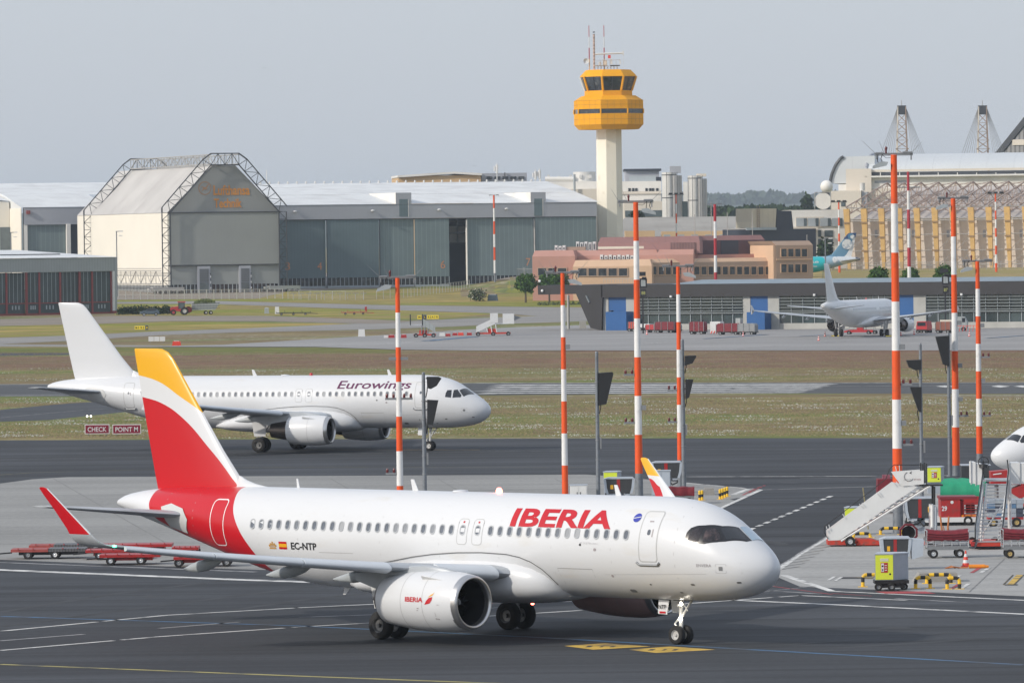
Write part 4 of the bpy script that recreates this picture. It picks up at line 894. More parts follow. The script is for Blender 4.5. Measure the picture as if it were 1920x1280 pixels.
Q_YEL=mat('cabinet_yellow',(.66,.76,.055),.5,var=.05,scale=2)
Q_AMB=mat('sticker_amber',(.80,.43,.02),.5,var=.05)
Q_SIGN=mat('sign_red',(.42,.03,.03),.5,var=.05)
Q_BY=mat('barrier_yellow',(.80,.50,.03),.45,var=.08,scale=3)
Q_BB=mat('barrier_black',(.02,.02,.02),.5,var=.2)
Q_CONB=mat('concrete_block',(.30,.29,.27),.9,var=.15,scale=2,dirt_glint=(.2,.19,.18),dscale=3)
Q_ALU=mat('aluminium',(.52,.54,.56),.35,metal=.5,var=.1,scale=3)
Q_CONE=mat('cone_red',(.70,.055,.03),.5,var=.06)
Q_ORB=mat('orange_plastic',(.75,.25,.02),.5,var=.12,scale=3)
Q_BLUE=mat('blue_sheet',(.10,.19,.32),.5,var=.35,scale=3)
def wheel_at(parent,x,y,r,w=.22,rim=Q_ALU,n=20):
    t=MB(); t.lathe([(r*.5,-w/2),(r*.93,-w/2),(r,-w*.3),(r,w*.3),(r*.93,w/2),(r*.5,w/2)],(x,y,r),'y',n); wh=t.build('wheel',P_TYRE,parent,smooth=True,ang=50)
    t=MB(); t.lathe([(r*.52,-w*.5),(r*.45,-w*.36),(r*.2,-w*.30),(.001,-w*.46)],(x,y,r),'y',n); t.build('rim',rim,wh,smooth=True)
def gpu(label,px,py,x0,x1,yt,yb,legs=True,flip=False):
    """hooded power-cable unit; picture extents of the hood"""
    f=Fr(px,py); t=f.thing('power_cable_unit',label,'cable unit','hooded cable units with a red stripe')
    a,zt=f.h(x0,yt); c,zb=f.h(x1,yb); d=1.15; m=(c-a); ta=m*.07
    b=MB(); b.prism([(a+.02,0,zt-.06),(c-.02,0,zt-.06),(c-ta*.6,0,zb+.35*(zt-zb)),(c-ta*1.6,0,zb),(a+ta*1.6,0,zb),(a+ta*.6,0,zb+.35*(zt-zb))],(0,d,0)); b.build('hood',Q_CHAR,t)
    b=MB(); b.prism([(a-.04,-.04,zt-.06),(c+.04,-.04,zt-.06),(c-.06,-.04,zt+.03),(a+.25,-.04,zt+.03)],(0,d+.08,0)); b.build('roof_cap',Q_LGRY,t)
    for s,e in ((a,1),(c,-1)):
        b=MB(); b.prism([(s-.05*e,-.03,zt-.07),(s+.10*e,-.03,zt-.07),(s+e*(ta*.7+.07),-.03,zb+.35*(zt-zb)),(s+e*(ta*1.7+.05),-.03,zb-.02),(s+e*ta*.9,-.03,zb-.02),(s+e*ta*.1,-.03,zb+.35*(zt-zb))],(0,d+.06,0)); b.build('end_frame',Q_LGRY,t)
    st=(a+(c-a)*(.42 if not flip else .45)); b=MB(); b.box(st,-.012,zb+.01,st+.11*m,-.004,zt-.07); b.build('red_stripe',Q_RED,t)
    b=MB(); u=a+m*(.20 if not flip else .78); b.box(u,-.012,zb+.28*(zt-zb),u+.10*m,-.004,zb+.55*(zt-zb)); b.build('warning_sticker',Q_AMB,t)
    b=MB(); b.box((a+c)/2-.28,.3,0,(a+c)/2+.28,.8,zb); b.box((a+c)/2-.4,.2,0,(a+c)/2+.4,.9,.05); b.build('pedestal',Q_GRY,t)
    b=MB(); x=a+m*.05; b.path([(x,.2,zb),(x-.02,.1,zb-.25),(x+.25,.05,zb-.40),(x+.6,.1,zb-.32),(x+.9,.2,zb-.05)],.05,6); b.path([(c-.3,.2,zb),(c-.25,.1,zb-.3),(c-.6,.05,zb-.45),(c-.9,.2,zb-.1)],.045,6); b.build('cable',M_BLK,t)
    b=MB(); b.box(a+.2,.05,zb-.16,a+.2+m*.28,.7,zb-.02); b.box(c-.2-m*.2,.05,zb-.14,c-.25,.7,zb-.02); b.build('connector_tray',Q_LGRY,t)
    return t,f
t_,f_=gpu('hooded grey cable unit with red stripe, nearest, directly behind the yellow cabinet trolley',1682,1068,1652,1708,1008,1042)
b=MB(); a,zt=f_.h(1708,1008); c,zb=f_.h(1733,1046); b.prism([(a-.02,.0,zt-.03),(c,.0,zt-.10),(c-.06,.0,zb+.12),(a+.05,.0,zb-.06)],(0,1.15,0)); b.build('side_cabinet',Q_LGRY,t_)
lettering('POWER',lambda u,v:(a+.22+u,.12+.1*u,zt-.25+v),.42,.07,Q_CHAR,t_,'lettering',0,0)
gpu('hooded grey cable unit with red stripe under the top platform of the white covered stairs',1733,1000,1697,1752,933,970,flip=True)
gpu('hooded grey cable unit with red stripe beside the mast by the raised winglet',1161,948,1133,1189,896,924)
gpu('hooded grey cable unit with red stripe standing behind the pale double-door cabinet',1246,925,1222,1278,866,895)
for dx,(px,py,x0,x1,yt,lab) in enumerate(((1240,930,1222,1257,883,'pale grey double-door cabinet right of the raised winglet'),(1084,942,1069,1101,910,'low white cabinet behind the fuselage, right of the mast with the orange foot'))):
    f=Fr(px,py); t=f.thing('equipment_cabinet',lab,'cabinet'); a,z=f.h(x0,yt); c,_=f.h(x1,yt)
    b=MB(); b.box(a,0,0,c,.9,z); b.build('cabinet_body',Q_GRY if dx==0 else Q_WHT,t); b=MB(); b.box(a-.03,-.03,z,c+.03,.93,z+.05); b.build('cabinet_lid',Q_LGRY,t)
    m_=(a+c)/2
    for s in (-1,1):
        b=MB(); b.box(min(m_+s*.02,m_+s*(c-a)/2-s*.04),-.02,.1,max(m_+s*.02,m_+s*(c-a)/2-s*.04),-.002,z-.06); d_=b.build('cabinet_door',Q_LGRY if dx==0 else Q_WHT,t)
        b=MB(); b.box(m_+s*.10-.02,-.04,z*.45,m_+s*.10+.02,-.02,z*.62); b.build('handle',M_BLK,d_)
def yellow_cab(label,px,py,x0,xm,x1,yt,yb,wheels=True,sign=True,zfloor=None):
    f=Fr(px,py); t=f.thing('cabinet_trolley',label,'cabinet trolley'); a,zt=f.h(x0,yt); m_,zb=f.h(xm,yb); c,_=f.h(x1,yt); d=1.3
    b=MB(); b.prism([(a,0,zb),(m_,0,zb),(c,.5,zb+.02),(c-.1,d,zb+.02),(a+.25,d,zb+.02)],(0,0,zt-zb)); b.build('cabinet_body',Q_GRY,t)
    b=MB(); b.box(a+.03,-.02,zb+.03,m_-.03,-.004,zt-.03); p_=b.build('yellow_panel',Q_YEL,t)
    b=MB(); b.prism([(a-.03,-.03,zt),(m_,-.03,zt),(c+.03,.47,zt),(c-.07,d+.03,zt),(a+.22,d+.03,zt)],(0,0,.05)); b.build('cabinet_roof',Q_LGRY,t)
    w=m_-a; h=zt-zb
    if sign:
        b=MB(); b.box(a+.32*w,-.032,zb+.30*h,a+.68*w,-.022,zb+.68*h); s_=b.build('warning_sign',Q_SIGN,p_)
        b=MB(); b.box(a+.34*w,-.042,zb+.33*h,a+.48*w,-.033,zb+.66*h); b.build('white_panel',P_WHITE2,s_)
        b=MB(); b.lathe([(.045,0),(.001,0)],(a+.41*w,-.043,zb+.55*h),'y',10); b.box(a+.385*w,-.045,zb+.36*h,a+.435*w,-.043,zb+.44*h); b.build('pictogram',P_INK,s_)
        b=MB(); 
        for q in range(3): b.box(a+.52*w,-.042,zb+(.38+.09*q)*h,a+.64*w,-.033,zb+(.41+.09*q)*h)
        b.build('white_symbol',P_WHITE2,s_,kind='stuff')
        b=MB(); b.box(a+.28*w,-.032,zb+.80*h,a+.72*w,-.022,zb+.84*h); b.build('label_strip',P_WHITE2,p_); b=MB(); b.box(a+.28*w,-.032,zb+.74*h,a+.72*w,-.022,zb+.78*h); b.build('label_strip',P_WHITE2,p_)
        b=MB(); b.lathe([(.05,0),(.001,-.03)],(a+.80*w,-.02,zb+.24*h),'y',10); b.build('lock',P_INK,p_)
    if wheels:
        b=MB(); b.box(a-.02,.02,zb-.16,c,1.25,zb-.01); b.box(a+.2,.1,zb-.35,c-.2,.3,zb-.16); b.build('chassis',M_BLK,t)
        r=max(.18,zb*.36)
        for x,y in ((a+.16,.1),(a+.16+(c-a)*.38,.05),(c-.22,.25),(c-.2,1.05)): wheel_at(t,x,y,r,.18,M_STEEL,16)
    else:
        b=MB(); b.box(a+.05,.05,0,c-.1,1.,zb-.002); b.build('plinth',Q_GRY,t)
    return t
yellow_cab('lime yellow and grey cabinet on small black wheels, nearest at the apron edge',1672,1107,1640,1676,1704,1039,1087)
yellow_cab('lime yellow cabinet with red sign behind the top of the white covered stairs',1754,925,1738,1765,1771,876,904,wheels=False)
yellow_cab('lime yellow cabinet half hidden behind the white covered stair flight',1600,1003,1583,1606,1614,952,984,wheels=False,sign=False)
yellow_cab('small lime yellow cabinet peeking over the cable unit behind the fuselage',1146,930,1131,1158,1165,885,905,wheels=False,sign=False)
# striped tube barriers
def hoop(label,px,py,x0,x1,yt,half=None,dy=0.,group='black and yellow tube barriers'):
    f=Fr(px,py); t=f.thing('tube_barrier',label,'barrier',group); a,_=f.h(x0,py); c,_=f.h(x1,py); _,z=f.h(x0,yt); r=.085
    rc=.15; P=[(a,0,0),(a,0,z-rc)]+[(a+rc*(1-math.cos(PI/2*i/4)),0,z-rc+rc*math.sin(PI/2*i/4)) for i in range(1,5)]
    if half!='L': P+=[(c-rc,0,z)]+[(c-rc+rc*math.sin(PI/2*i/4),0,z-rc+rc*math.cos(PI/2*i/4)) for i in range(1,5)]+[(c,0,0)]
    else: P+=[(c,0,z)]
    L=[0]
    for p,q in zip(P,P[1:]): L.append(L[-1]+math.dist(p,q))
    def pt(s):
        for i in range(len(P)-1):
            if s<=L[i+1]+1e-9: 
                u=(s-L[i])/max(1e-9,L[i+1]-L[i]); return tuple(P[i][j]+(P[i+1][j]-P[i][j])*u for j in range(3))
        return P[-1]
    seg=.24; nseg=max(3,round(L[-1]/seg)); 
    for i in range(nseg):
        s0,s1=L[-1]*i/nseg,L[-1]*(i+1)/nseg; q=MB(); ks=[pt(s0+(s1-s0)*j/4) for j in range(5)]; q.path(ks,r,10); q.build('tube_section',Q_BB if i%2 else Q_BY,t,smooth=True)
    for x in ((a,c) if half!='L' else (a,)):
        q=MB(); q.box(x-.22,-.16,0,x+.22,.16,.03); q.build('foot_plate',Q_BY,t)
hoop('striped tube barrier left of the yellow cabinet trolley',1618,1100,1618,1644,1077,'L')
hoop('striped tube barrier in front, right of the yellow cabinet trolley',1730,1103,1717,1744,1082)
hoop('striped tube barrier farthest back of the group by the concrete block',1760,1093.5,1738,1783,1077)
hoop('striped tube barrier in front, second from the yellow cabinet trolley',1788,1104,1776,1799,1083)
hoop('striped tube barrier at the foot of the tallest mast',1662,1002,1651,1690,990)
hoop('striped tube barrier beneath the white stair flight',1618,1008,1600,1632,1000)
f=Fr(1760,1091); b=MB(); b.prism([(f.X(1712,1091),0,0),(f.X(1798,1091),0,0),(f.X(1795,1091),0,.42),(f.X(1725,1091),0,.42)],(0,1.5,0)); o=b.build('concrete_block',Q_CONB,None); o.location=f.o; tag(o,'low concrete block enclosed by the striped barriers','concrete block')
f=Fr(1330,928); b=MB(); b.prism([(-.35,0,0),(.35,0,0),(.28,0,.45),(-.28,0,.45)],(0,1.6,0)); o=b.build('concrete_block',Q_CONB,None); o.location=f.o; tag(o,'small concrete block between the yellow and black bollards on the island tip','concrete block')
# bollards
def bollard(lab,px,py,yt):
    f=Fr(px,py); t=f.thing('bollard',lab,'bollard','yellow and black bollards on the island tip'); z=f.h(px,yt)[1]; r=.085
    for i in range(3):
        q=MB(); q.tube((0,0,z*i/3),(0,0,z*(i+1)/3),r,12); 
        if i==2: q.lathe([(r,z),(r*.6,z+.05),(.001,z+.06)],(0,0,0),'z',12)
        q.build('band',Q_BB if i==1 else Q_BY,t,smooth=True)
    q=MB(); q.box(-.2,-.2,0,.2,.2,.02); q.build('foot_plate',Q_BY,t)
for i,(x,y,h,l) in enumerate(((1312,938.5,920.5,'front bollard of the pair beside the dark red cart'),(1316.5,937,920,'rear bollard of the pair beside the dark red cart'),(1350,936,918,'first and nearest of the four bollards near the island tip'),(1354.5,934.5,916.5,'second of the four bollards near the island tip'),(1359,932.5,915,'third of the four bollards near the island tip'),(1363.5,930.5,913.5,'last and farthest of the four bollards near the island tip'))): bollard(l,x,y,h)
# cone and orange gear
def cone(label,px,py,h=.75,group='traffic cones'):
    f=Fr(px,py); t=f.thing('traffic_cone',label,'traffic cone',group); q=MB(); q.box(-.22*h/.75,-.22*h/.75,0,.22*h/.75,.22*h/.75,.04); q.build('cone_base',Q_CONE,t)
    for i in range(5):
        z0,z1=.04+(h-.04)*i/5,.04+(h-.04)*(i+1)/5; r=lambda z:.16*h/.75*(1-z/h)+.025
        q=MB(); q.tube((0,0,z0),(0,0,z1),r(z0),14,r(z1)); q.build('cone_band',Q_CONE if i%2==0 else P_WHITE2,t,smooth=True)
cone('red and white traffic cone in front of the baggage cart, beside an orange roll',1811,1062,.80)
f=Fr(1830,1065); t=f.thing('orange_roll','orange hose roll and loose strap lying beside the big cone','hose roll'); q=MB(); q.tube((-.35,0,.1),(.42,-.02,.1),.10,10); q.build('roll',Q_ORB,t,smooth=True); q=MB(); q.tube((.42,-.02,.09),(.62,-.02,.09),.09,8,.05); q.build('roll_end',Q_ORB,t,smooth=True)
q=MB(); q.path([(-.4,0,.05),(-.8,.1,.03),(-1.1,-.1,.10),(-1.3,.05,.05),(-1.5,0,.02),(-1.2,.15,.12),(-1.0,.02,.04)],.035,5); q.build('strap',mat('strap_brown',(.45,.16,.05),.7,var=.3),t)
# baggage carts with dark red covers
def bag_cart(label,px,py,x0,x1,yt,rim):
    f=Fr(px,py); t=f.thing('baggage_cart',label,'baggage cart','baggage carts with dark red covers'); a,zt=f.h(x0,yt); c,_=f.h(x1,yt); w=1.5
    b=MB(); b.box(a,0,.52,c,w,.62); b.box(a,-.02,.42,c,.06,.56); b.box(a,w-.06,.42,c,w+.02,.56); b.build('deck',M_STEEL,t)
    for y in (0,w):
        q=MB(); 
        for z in (.78,.92): q.tube((a,y,z),(c,y,z),.022,5)
        for i in range(6): x=a+(c-a)*i/5; q.tube((x,y,.6),(x,y,.95),.02,5)
        q.build('side_rail',Q_ALU,t)
    for s,x in ((-1,a),(1,c)):
        q=MB(); 
        for y in (0,w): q.tube((x,y,.55),(x,y,zt-.05),.03,6)
        q.tube((x,0,zt-.05),(x,w,zt-.05),.03,6); q.build('end_frame',Q_ALU,t)
    V=[];n=14;rows=[]
    for j,(y,z) in enumerate(((-.05,zt-.55),(-.06,zt-.35),(-.03,zt-.12),(.1,zt),(w/2,zt+.02),(w-.1,zt),(w+.04,zt-.5))):
        rows.append([(a+(c-a)*i/n,y+.025*math.sin(i*2.1+j),z-(.09*math.sin(PI*i/n) if j>1 else .02*math.sin(i*3.))-.015*math.sin(i*1.7+j*2)) for i in range(n+1)])
    q=MB(); q.grid(rows); cv=q.build('cover',Q_TARP,t,smooth=True,ang=60)
    for j in range(3):
        q=MB(); q.path([(a+(c-a)*i/8,-.085,zt-.18-.13*j-(.07*math.sin(PI*i/8))) for i in range(9)],.018,5); q.build('cover_fold',mat('dark_red_fold',(.10,.008,.014),.7,var=.2),cv)
    q=MB(); q.path([(c,w/2,.5),(c+.35,w/2,.45),(c+.5,w/2,.9)],.04,6); q.build('tow_bar',M_STEEL,t)
    for x in (a+.32,c-.45):
        for y in (.05,w-.25): wheel_at(t,x,y,.235,.16,rim,18)
YR=mat('rim_ochre',(.42,.31,.12),.5,var=.1)
bag_cart('baggage cart with dark red cover left of the open stairs, cone in front',1778,1046,1738,1816,993,Q_ALU)
bag_cart('baggage cart with dark red cover cut by the right picture edge',1920,1046,1881,1958,991,YR)
q=MB(); f=Fr(1850,1042); q.tube((-.9,0,.45),(.95,0,.42),.045,6); o=q.build('tow_bar',M_BLK,None); o.location=f.o; tag(o,'thin tow bar linking the two baggage carts','tow bar')
# white covered stairs
f=Fr(1600,1024); t=f.thing('passenger_stairs','white passenger stairs seen side-on, closed flank on a red chassis','passenger stairs')
H=lambda x,y,v=0:(f.h(x,y,v)[0],v,f.h(x,y,v)[1])
wd=1.6
for v in (0,wd):
    b=MB(); b.prism([H(1552,996),H(1675,905),H(1690,908),H(1720,912),H(1575,1012),H(1553,1013)],(0,.05,0)) ; o=b.build('side_panel',Q_WHT,t); o.location=(0,v,0)
    b=MB(); b.prism([H(1674,886),H(1732,881.5),H(1732,907),H(1692,911),H(1688,905)],(0,.05,0)); o=b.build('landing_panel',Q_WHT,t); o.location=(0,v+(.06 if v else -.06),0)
    b=MB(); p,q_=H(1577,1014),H(1744,911); b.tube((p[0],.02,p[2]),(q_[0],.02,q_[2]),.055,6); o=b.build('lower_beam',Q_WHT,t); o.location=(0,v,0)
b=MB(); p=H(1575,1010);q_=H(1735,908); n=15
for i in range(n):
    x=p[0]+(q_[0]-p[0])*i/(n-1); z=p[2]+(q_[2]-p[2])*i/(n-1); b=MB(); b.box(x-.13,.06,z-.02,x+.13,wd-.02,z+.02); b.build('tread',Q_ALU,t)
b=MB(); a=H(1724,909);c=H(1768,909); b.box(a[0],-.02,a[2]-.06,c[0],wd+.07,a[2]+.02); b.build('platform',M_BLK,t)
for x in (1730,1737):
    for v in (-.02,wd+.05): b=MB(); p=H(x,869);q_=H(x,909); b.tube((p[0],v,q_[2]),(p[0],v,p[2]),.04,6); b.build('gate_post',M_BLK,t)
b=MB(); b.path([(lambda P:(P[0],-.05,P[2]))(H(*p)) for p in ((1553,1010),(1545,997),(1546,986),(1640,914),(1661,897),(1668,878),(1676,871),(1728,871))],.022,5); b.build('handrail',M_BLK,t,smooth=True)
for (x0,y0,x1,y1) in ((1549,986,1553,998),(1554,983,1557,994),(1580,963,1585,972),(1611,944,1617,951),(1616,942,1622,950),(1643,923,1650,931),(1648,922,1654,930),(1675,904,1681,911),(1680,902,1686,909),(1679,874,1681,884),(1686,872,1687,883)): b=MB(); b.tube(H(x0,y0,-.04),H(x1,y1,-.04),.022,5); b.build('rail_bracket',P_WHITE2,t)
for (x,y0,y1,m,r) in ((1752,912,946,M_BLK,.06),(1748,946,988,Q_WHT,.085),(1755,950,993,Q_GRY,.07)):
    for v in (.1,wd-.15): b=MB(); p=H(x,y0);q_=H(x,min(y1,1020)); b.tube((p[0],v,p[2]),(q_[0],v,q_[2]),r,8); b.build('lift_leg',m,t,smooth=True)
b=MB(); p=H(1746,988); b.tube((p[0],.2,p[2]),(H(1746,1018)[0],.2,.25),.07,8); b.tube((p[0]+.2,wd-.2,p[2]),(p[0]+.2,wd-.2,.25),.07,8); b.build('lift_ram',Q_ALU,t)
b=MB(); b.prism([H(1552,1013),H(1590,1012),H(1590,1021),H(1552,1021)],(0,wd,0)); b.prism([H(1606,1010),H(1635,1010),H(1648,1014),H(1700,1015),H(1752,1016),H(1752,1021),H(1606,1021.5)],(0,wd,0)); b.prism([H(1588,1014),H(1608,1014),H(1608,1018),H(1588,1018)],(0,wd,0)); b.build('chassis',Q_ORG,t)
for x in (1594,1745):
    for v in (-.06,wd-.1): wheel_at(t,H(x,1020)[0],v,.27,.2,Q_ALU,22)
p=H(1694,900)
cb=MB(); ce=H(1704,893); 
for i in range(16):
    a0,a1=R(110+i*14),R(124+i*14); cb.tube((ce[0]+.24*math.cos(a0),-.072,ce[2]+.24*math.sin(a0)),(ce[0]+.24*math.cos(a1),-.072,ce[2]+.24*math.sin(a1)),.012,4)
cb.prism([(ce[0]+.02,-.075,ce[2]+.20),(ce[0]+.10,-.075,ce[2]+.24),(ce[0]+.17,-.075,ce[2]+.32),(ce[0]+.12,-.075,ce[2]+.22),(ce[0]+.14,-.075,ce[2]+.13)],(0,.004,0)); cb.build('orbit_emblem',P_INK,t,kind='stuff')
lettering('AIRPORT',lambda u,v:(p[0]+u,-.066,p[2]+v),.50,.075,mat('pale_print',(.42,.42,.43),.6),t,'lettering',0,0); lettering('STARS',lambda u,v:(p[0]+.55+u,-.066,p[2]+v),.36,.075,mat('maroon_print',(.22,.04,.05),.6),t,'lettering',0,0)
# open stairs seen from the front
f=Fr(1862,1030); t=f.thing('passenger_stairs','open metal passenger stairs seen from the front with white folded canopy sides','passenger stairs')
zt=f.h(1862,903)[1]; nst=17; dep=3.3
xl0,xr0=f.X(1831,1030),f.X(1878,1030); xl1,xr1=f.X(1845,905,dep),f.X(1889,905,dep)
for i in range(nst):
    u=i/(nst-1); z=.42+(zt-.25-.42)*u; y=dep*u; a=xl0+(xl1-xl0)*u; c=xr0+(xr1-xr0)*u; b=MB(); b.box(a,y,z-.025,c,y+.22,z+.02); b.build('tread',Q_ALU,t)
for s,(a0,a1) in ((-1,(xl0,xl1)),(1,(xr0,xr1))):
    b=MB(); b.prism([(a0,-.05,.30),(a0+.04,-.05,.30),(a1+.04,dep,zt-.35),(a1,dep,zt-.35)],(0,.0,.26)); b.build('stringer',Q_ALU,t)
    b=MB(); b.path([(a0+s*.03,-.1,.35),(a0+s*.07,-.15,.65),(a0+s*.06,-.1,1.15),(a1+s*.05,dep*.95,zt+.45),(a1+s*.02,dep+.2,zt+1.0)],.035,6); b.build('handrail',M_BLK,t,smooth=True)
    b=MB(); b.prism([(a0+s*.02,0,.55),(a0+s*.02,0,1.05),(a1+s*.02,dep,zt+.5),(a1+s*.02,dep,zt)],(s*.03,0,0)); b.build('guard_sheet',Q_LGRY,t)
    b=MB(); b.tube((a0*.7,.5,.35),(a1*.9+.1,dep-.2,zt-.2),.05,6) ; b.build('lift_beam',P_WHITE2,t)
    for v in (dep-.3,dep+.9): b=MB(); b.tube((a1+s*.12,v,.3),(a1+s*.12,v,zt),.06,6); b.build('lift_leg',P_WHITE2,t)
b=MB(); b.tube((xl0+.2,1.0,.5),(xr1-.2,dep,zt-1.2),.04,6); b.build('brace',P_WHITE2,t)
b=MB(); b.box(xl1-.05,dep+.1,zt-.10,xr1+.1,dep+2,zt+.0); b.build('platform',Q_ALU,t)
for (x0,x1,y0,y1) in ((1821,1829,866,906),(1830,1841,869,908),(1893,1912,867,907),(1913,1925,868,906)):
    a,z1=f.h(x0,y0,dep+.3); c,z0=f.h(x1,y1,dep+.3); b=MB(); b.box(a,dep+.1,z0,c,dep+1.8,z1); o=b.build('canopy_panel',Q_WHT if x0!=1893 else P_WHITE2,t)
    b=MB(); b.tube((a-.03,dep+.08,z0-.05),(a-.03,dep+.08,z1+.1),.03,5); b.build('panel_frame',Q_ALU,o)
c_=f.h(1844,866,dep); b=MB(); cx,cz=c_[0],c_[1]
for i in range(20): a0,a1=2*PI*i/20,2*PI*(i+1)/20; b.tube((cx+.27*math.cos(a0),dep,cz+.27*math.sin(a0)),(cx+.27*math.cos(a1),dep,cz+.27*math.sin(a1)),.025,5)
b.tube((cx-.25,dep,cz),(cx+.25,dep,cz),.02,5); b.lathe([(.24,-.28),(.22,-.12),(.05,-.08)],(cx,dep,cz),'z',14); b.tube((cx,dep,zt),(cx,dep,cz-.2),.03,6); b.build('hose_ring',M_BLK,t)
b=MB(); b.box(xl0-.1,0,.18,xr0+.1,4.3,.36); b.build('chassis',Q_ORG,t); b=MB(); b.box(xl0-.28,-.1,.2,xl0-.12,.1,.42); b.build('bumper_block',Q_RED,t)
for x in (xl0+.05,xr0-.05):
    for y in (1.0,3.8): wheel_at(t,x,y,.25,.2,Q_ALU,16)
# catering / loader vehicle with 29
f=Fr(1780,985); t=f.thing('service_truck','low red service truck numbered 29 on a white sill, behind the baggage cart','service truck')
def bx(x0,y0,x1,y1,v0,v1,nm,m,par=None):
    a,z1=f.h(x0,y0,v0); c,z0=f.h(x1,y1,v0); b=MB(); b.box(a,v0,max(z0,.0),c,v1,z1); return b.build(nm,m,par or t)
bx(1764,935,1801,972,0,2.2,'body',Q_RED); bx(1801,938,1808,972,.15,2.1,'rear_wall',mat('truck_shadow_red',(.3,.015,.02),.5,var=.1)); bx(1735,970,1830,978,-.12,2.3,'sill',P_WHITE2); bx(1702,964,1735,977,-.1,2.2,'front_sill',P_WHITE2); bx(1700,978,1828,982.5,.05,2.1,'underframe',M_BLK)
bx(1762,931,1832,935,-.05,2.25,'top_rail',mat('rail_maroon',(.2,.02,.03),.5,var=.1))
for i in range(7): bx(1806+i*.0,940+i*4.6,1836,941+i*4.6,-.02,.03,'rack_bar',Q_RED)
for x in (1807,1820,1833): bx(x,937,x+1.2,972,-.04,.0,'rack_post',Q_RED)
bx(1812,944,1828,962,.5,1.2,'load',M_BLK); bx(1803,965,1830,969,0,.3,'orange_tray',Q_ORB)
bx(1740,968,1747,985,.3,.6,'support',M_STEEL)
a,z=f.h(1763,957); lettering('29',lambda u,v:(a+.08+u,-.012,z+v),.30,.26,P_WHITE,t,'lettering',.03,0)
b=MB(); q=f.h(1785,941); b.lathe([(.09,0),(.001,0)],(q[0],-.012,q[1]),'y',14); b.build('round_badge',P_WHITE2,t)
for x in (1712,1815):
    a=f.X(x,984); wheel_at(t,a,.0,.27,.25,M_STEEL); wheel_at(t,a,1.9,.27,.25,M_STEEL)
# green covered dolly
f=Fr(1800,958); t=f.thing('covered_dolly','flat dolly loaded high under a bright green tarpaulin','covered dolly'); H=lambda x,y,v=0:(f.h(x,y,v)[0],v,f.h(x,y,v)[1])
b=MB(); n=10
rows=[]
for j,(y,v) in enumerate(((930,0),(925,-.05),(913,0),(905,.25),(896,.9),(897,1.8),(925,2.))):
    rows.append([(lambda P:(P[0],v+.03*math.sin(i*1.9),P[2]+.03*math.sin(i*2.3+j)))(H((1763 if j<4 else 1770)+(85 if j<4 else 80)*i/n,y,v)) for i in range(n+1)])
b.grid(rows); b.build('tarpaulin',Q_GRN,t,smooth=True,ang=60)
b=MB(); a=H(1764,930);c=H(1848,930); b.box(a[0],0,.4,c[0],1.9,a[2]); b.build('load_frame',Q_RED,t)
for x in (1772,1838): wheel_at(t,H(x,950)[0],.1,.2,.15)
# maroon covered cart + machine behind stairs
f=Fr(1666,962); t=f.thing('covered_cart','dark red canvas covered cart half hidden by the white stairs','covered cart'); H=lambda x,y,v=0:(f.h(x,y,v)[0],v,f.h(x,y,v)[1])
b=MB(); b.prism([H(1645,940),H(1646,898),H(1672,897),H(1690,905),H(1690,940)],(0,1.6,0)); b.build('canvas',Q_TARP,t); b=MB(); b.box(H(1645,940)[0],.0,.3,H(1690,940)[0],1.5,H(1645,940)[2]); b.build('cart_frame',M_STEEL,t)
b=MB(); p=H(1662,893); b.box(p[0]-.22,.1,p[2]-.14,p[0]+.22,.6,p[2]+.1); b.box(p[0]-.3,.2,p[2]-.2,p[0]+.4,.5,p[2]-.12); b.build('tow_head',mat('dusty_maroon',(.24,.07,.10),.6,var=.4,scale=5),t)
for x in (1653,1684): wheel_at(t,H(x,960)[0],.05,.2,.15)
# octagonal reel
f=Fr(1704,1016); t=f.thing('hose_reel','dark red eight-sided frame around a black hose reel','hose reel'); r=.52; cz=.5; b=MB()
pts=[(r*math.cos(PI/8+PI/4*i),r*math.sin(PI/8+PI/4*i)+cz) for i in range(8)]
for (x0,z0),(x1,z1) in zip(pts,pts[1:]+pts[:1]): b.prism([(x0,0,z0),(x1,0,z1),(x1*.8,0,cz+(z1-cz)*.8),(x0*.8,0,cz+(z0-cz)*.8)],(0,.35,0))
b.build('reel_frame',mat('reel_maroon',(.16,.02,.03),.5,var=.15),t); b=MB(); b.lathe([(.36,.1),(.36,.28),(.2,.3),(.001,.3)],(0,0,cz),'y',16); b.build('hose',M_BLK,t); b=MB(); b.box(-.3,.05,0,.3,.3,.06); b.build('foot',M_STEEL,t)
# blue load cart at right, red machines under the white nose
f=Fr(1888,988); t=f.thing('baggage_trolley','trolley stacked with blue and grey sheeted bags behind the open stairs','baggage trolley'); H=lambda x,y,v=0:(f.h(x,y,v)[0],v,f.h(x,y,v)[1])
rr=random.Random(5)
a=H(1853,936);c=H(1919,968)
b=MB(); b.box(a[0],0,.42,c[0],1.5,.55); b.build('deck',Q_RED,t)
for i in range(4):
    for j in range(5):
        w=(c[0]-a[0])/5; x=a[0]+w*j; z=.55+i*(a[2]-.55)/4; b=MB(); b.box(x+.01,.02+rr.uniform(0,.06),z,x+w-.01,1.4,z+(a[2]-.55)/4-.015)
        b.build('bag',[Q_BLUE,Q_GRY,mat('bag_pale',(.30,.34,.38),.6,var=.3,scale=4),mat('bag_dark',(.05,.06,.09),.6,var=.3,scale=4)][rr.randrange(4)],t)
for x in (1862,1906): wheel_at(t,H(x,988)[0],-.05,.27,.2,YR)
f=Fr(1885,968); t=f.thing('belt_loader','red belt loader parked under the white aircraft nose','belt loader'); H=lambda x,y,v=0:(f.h(x,y,v)[0],v,f.h(x,y,v)[1])
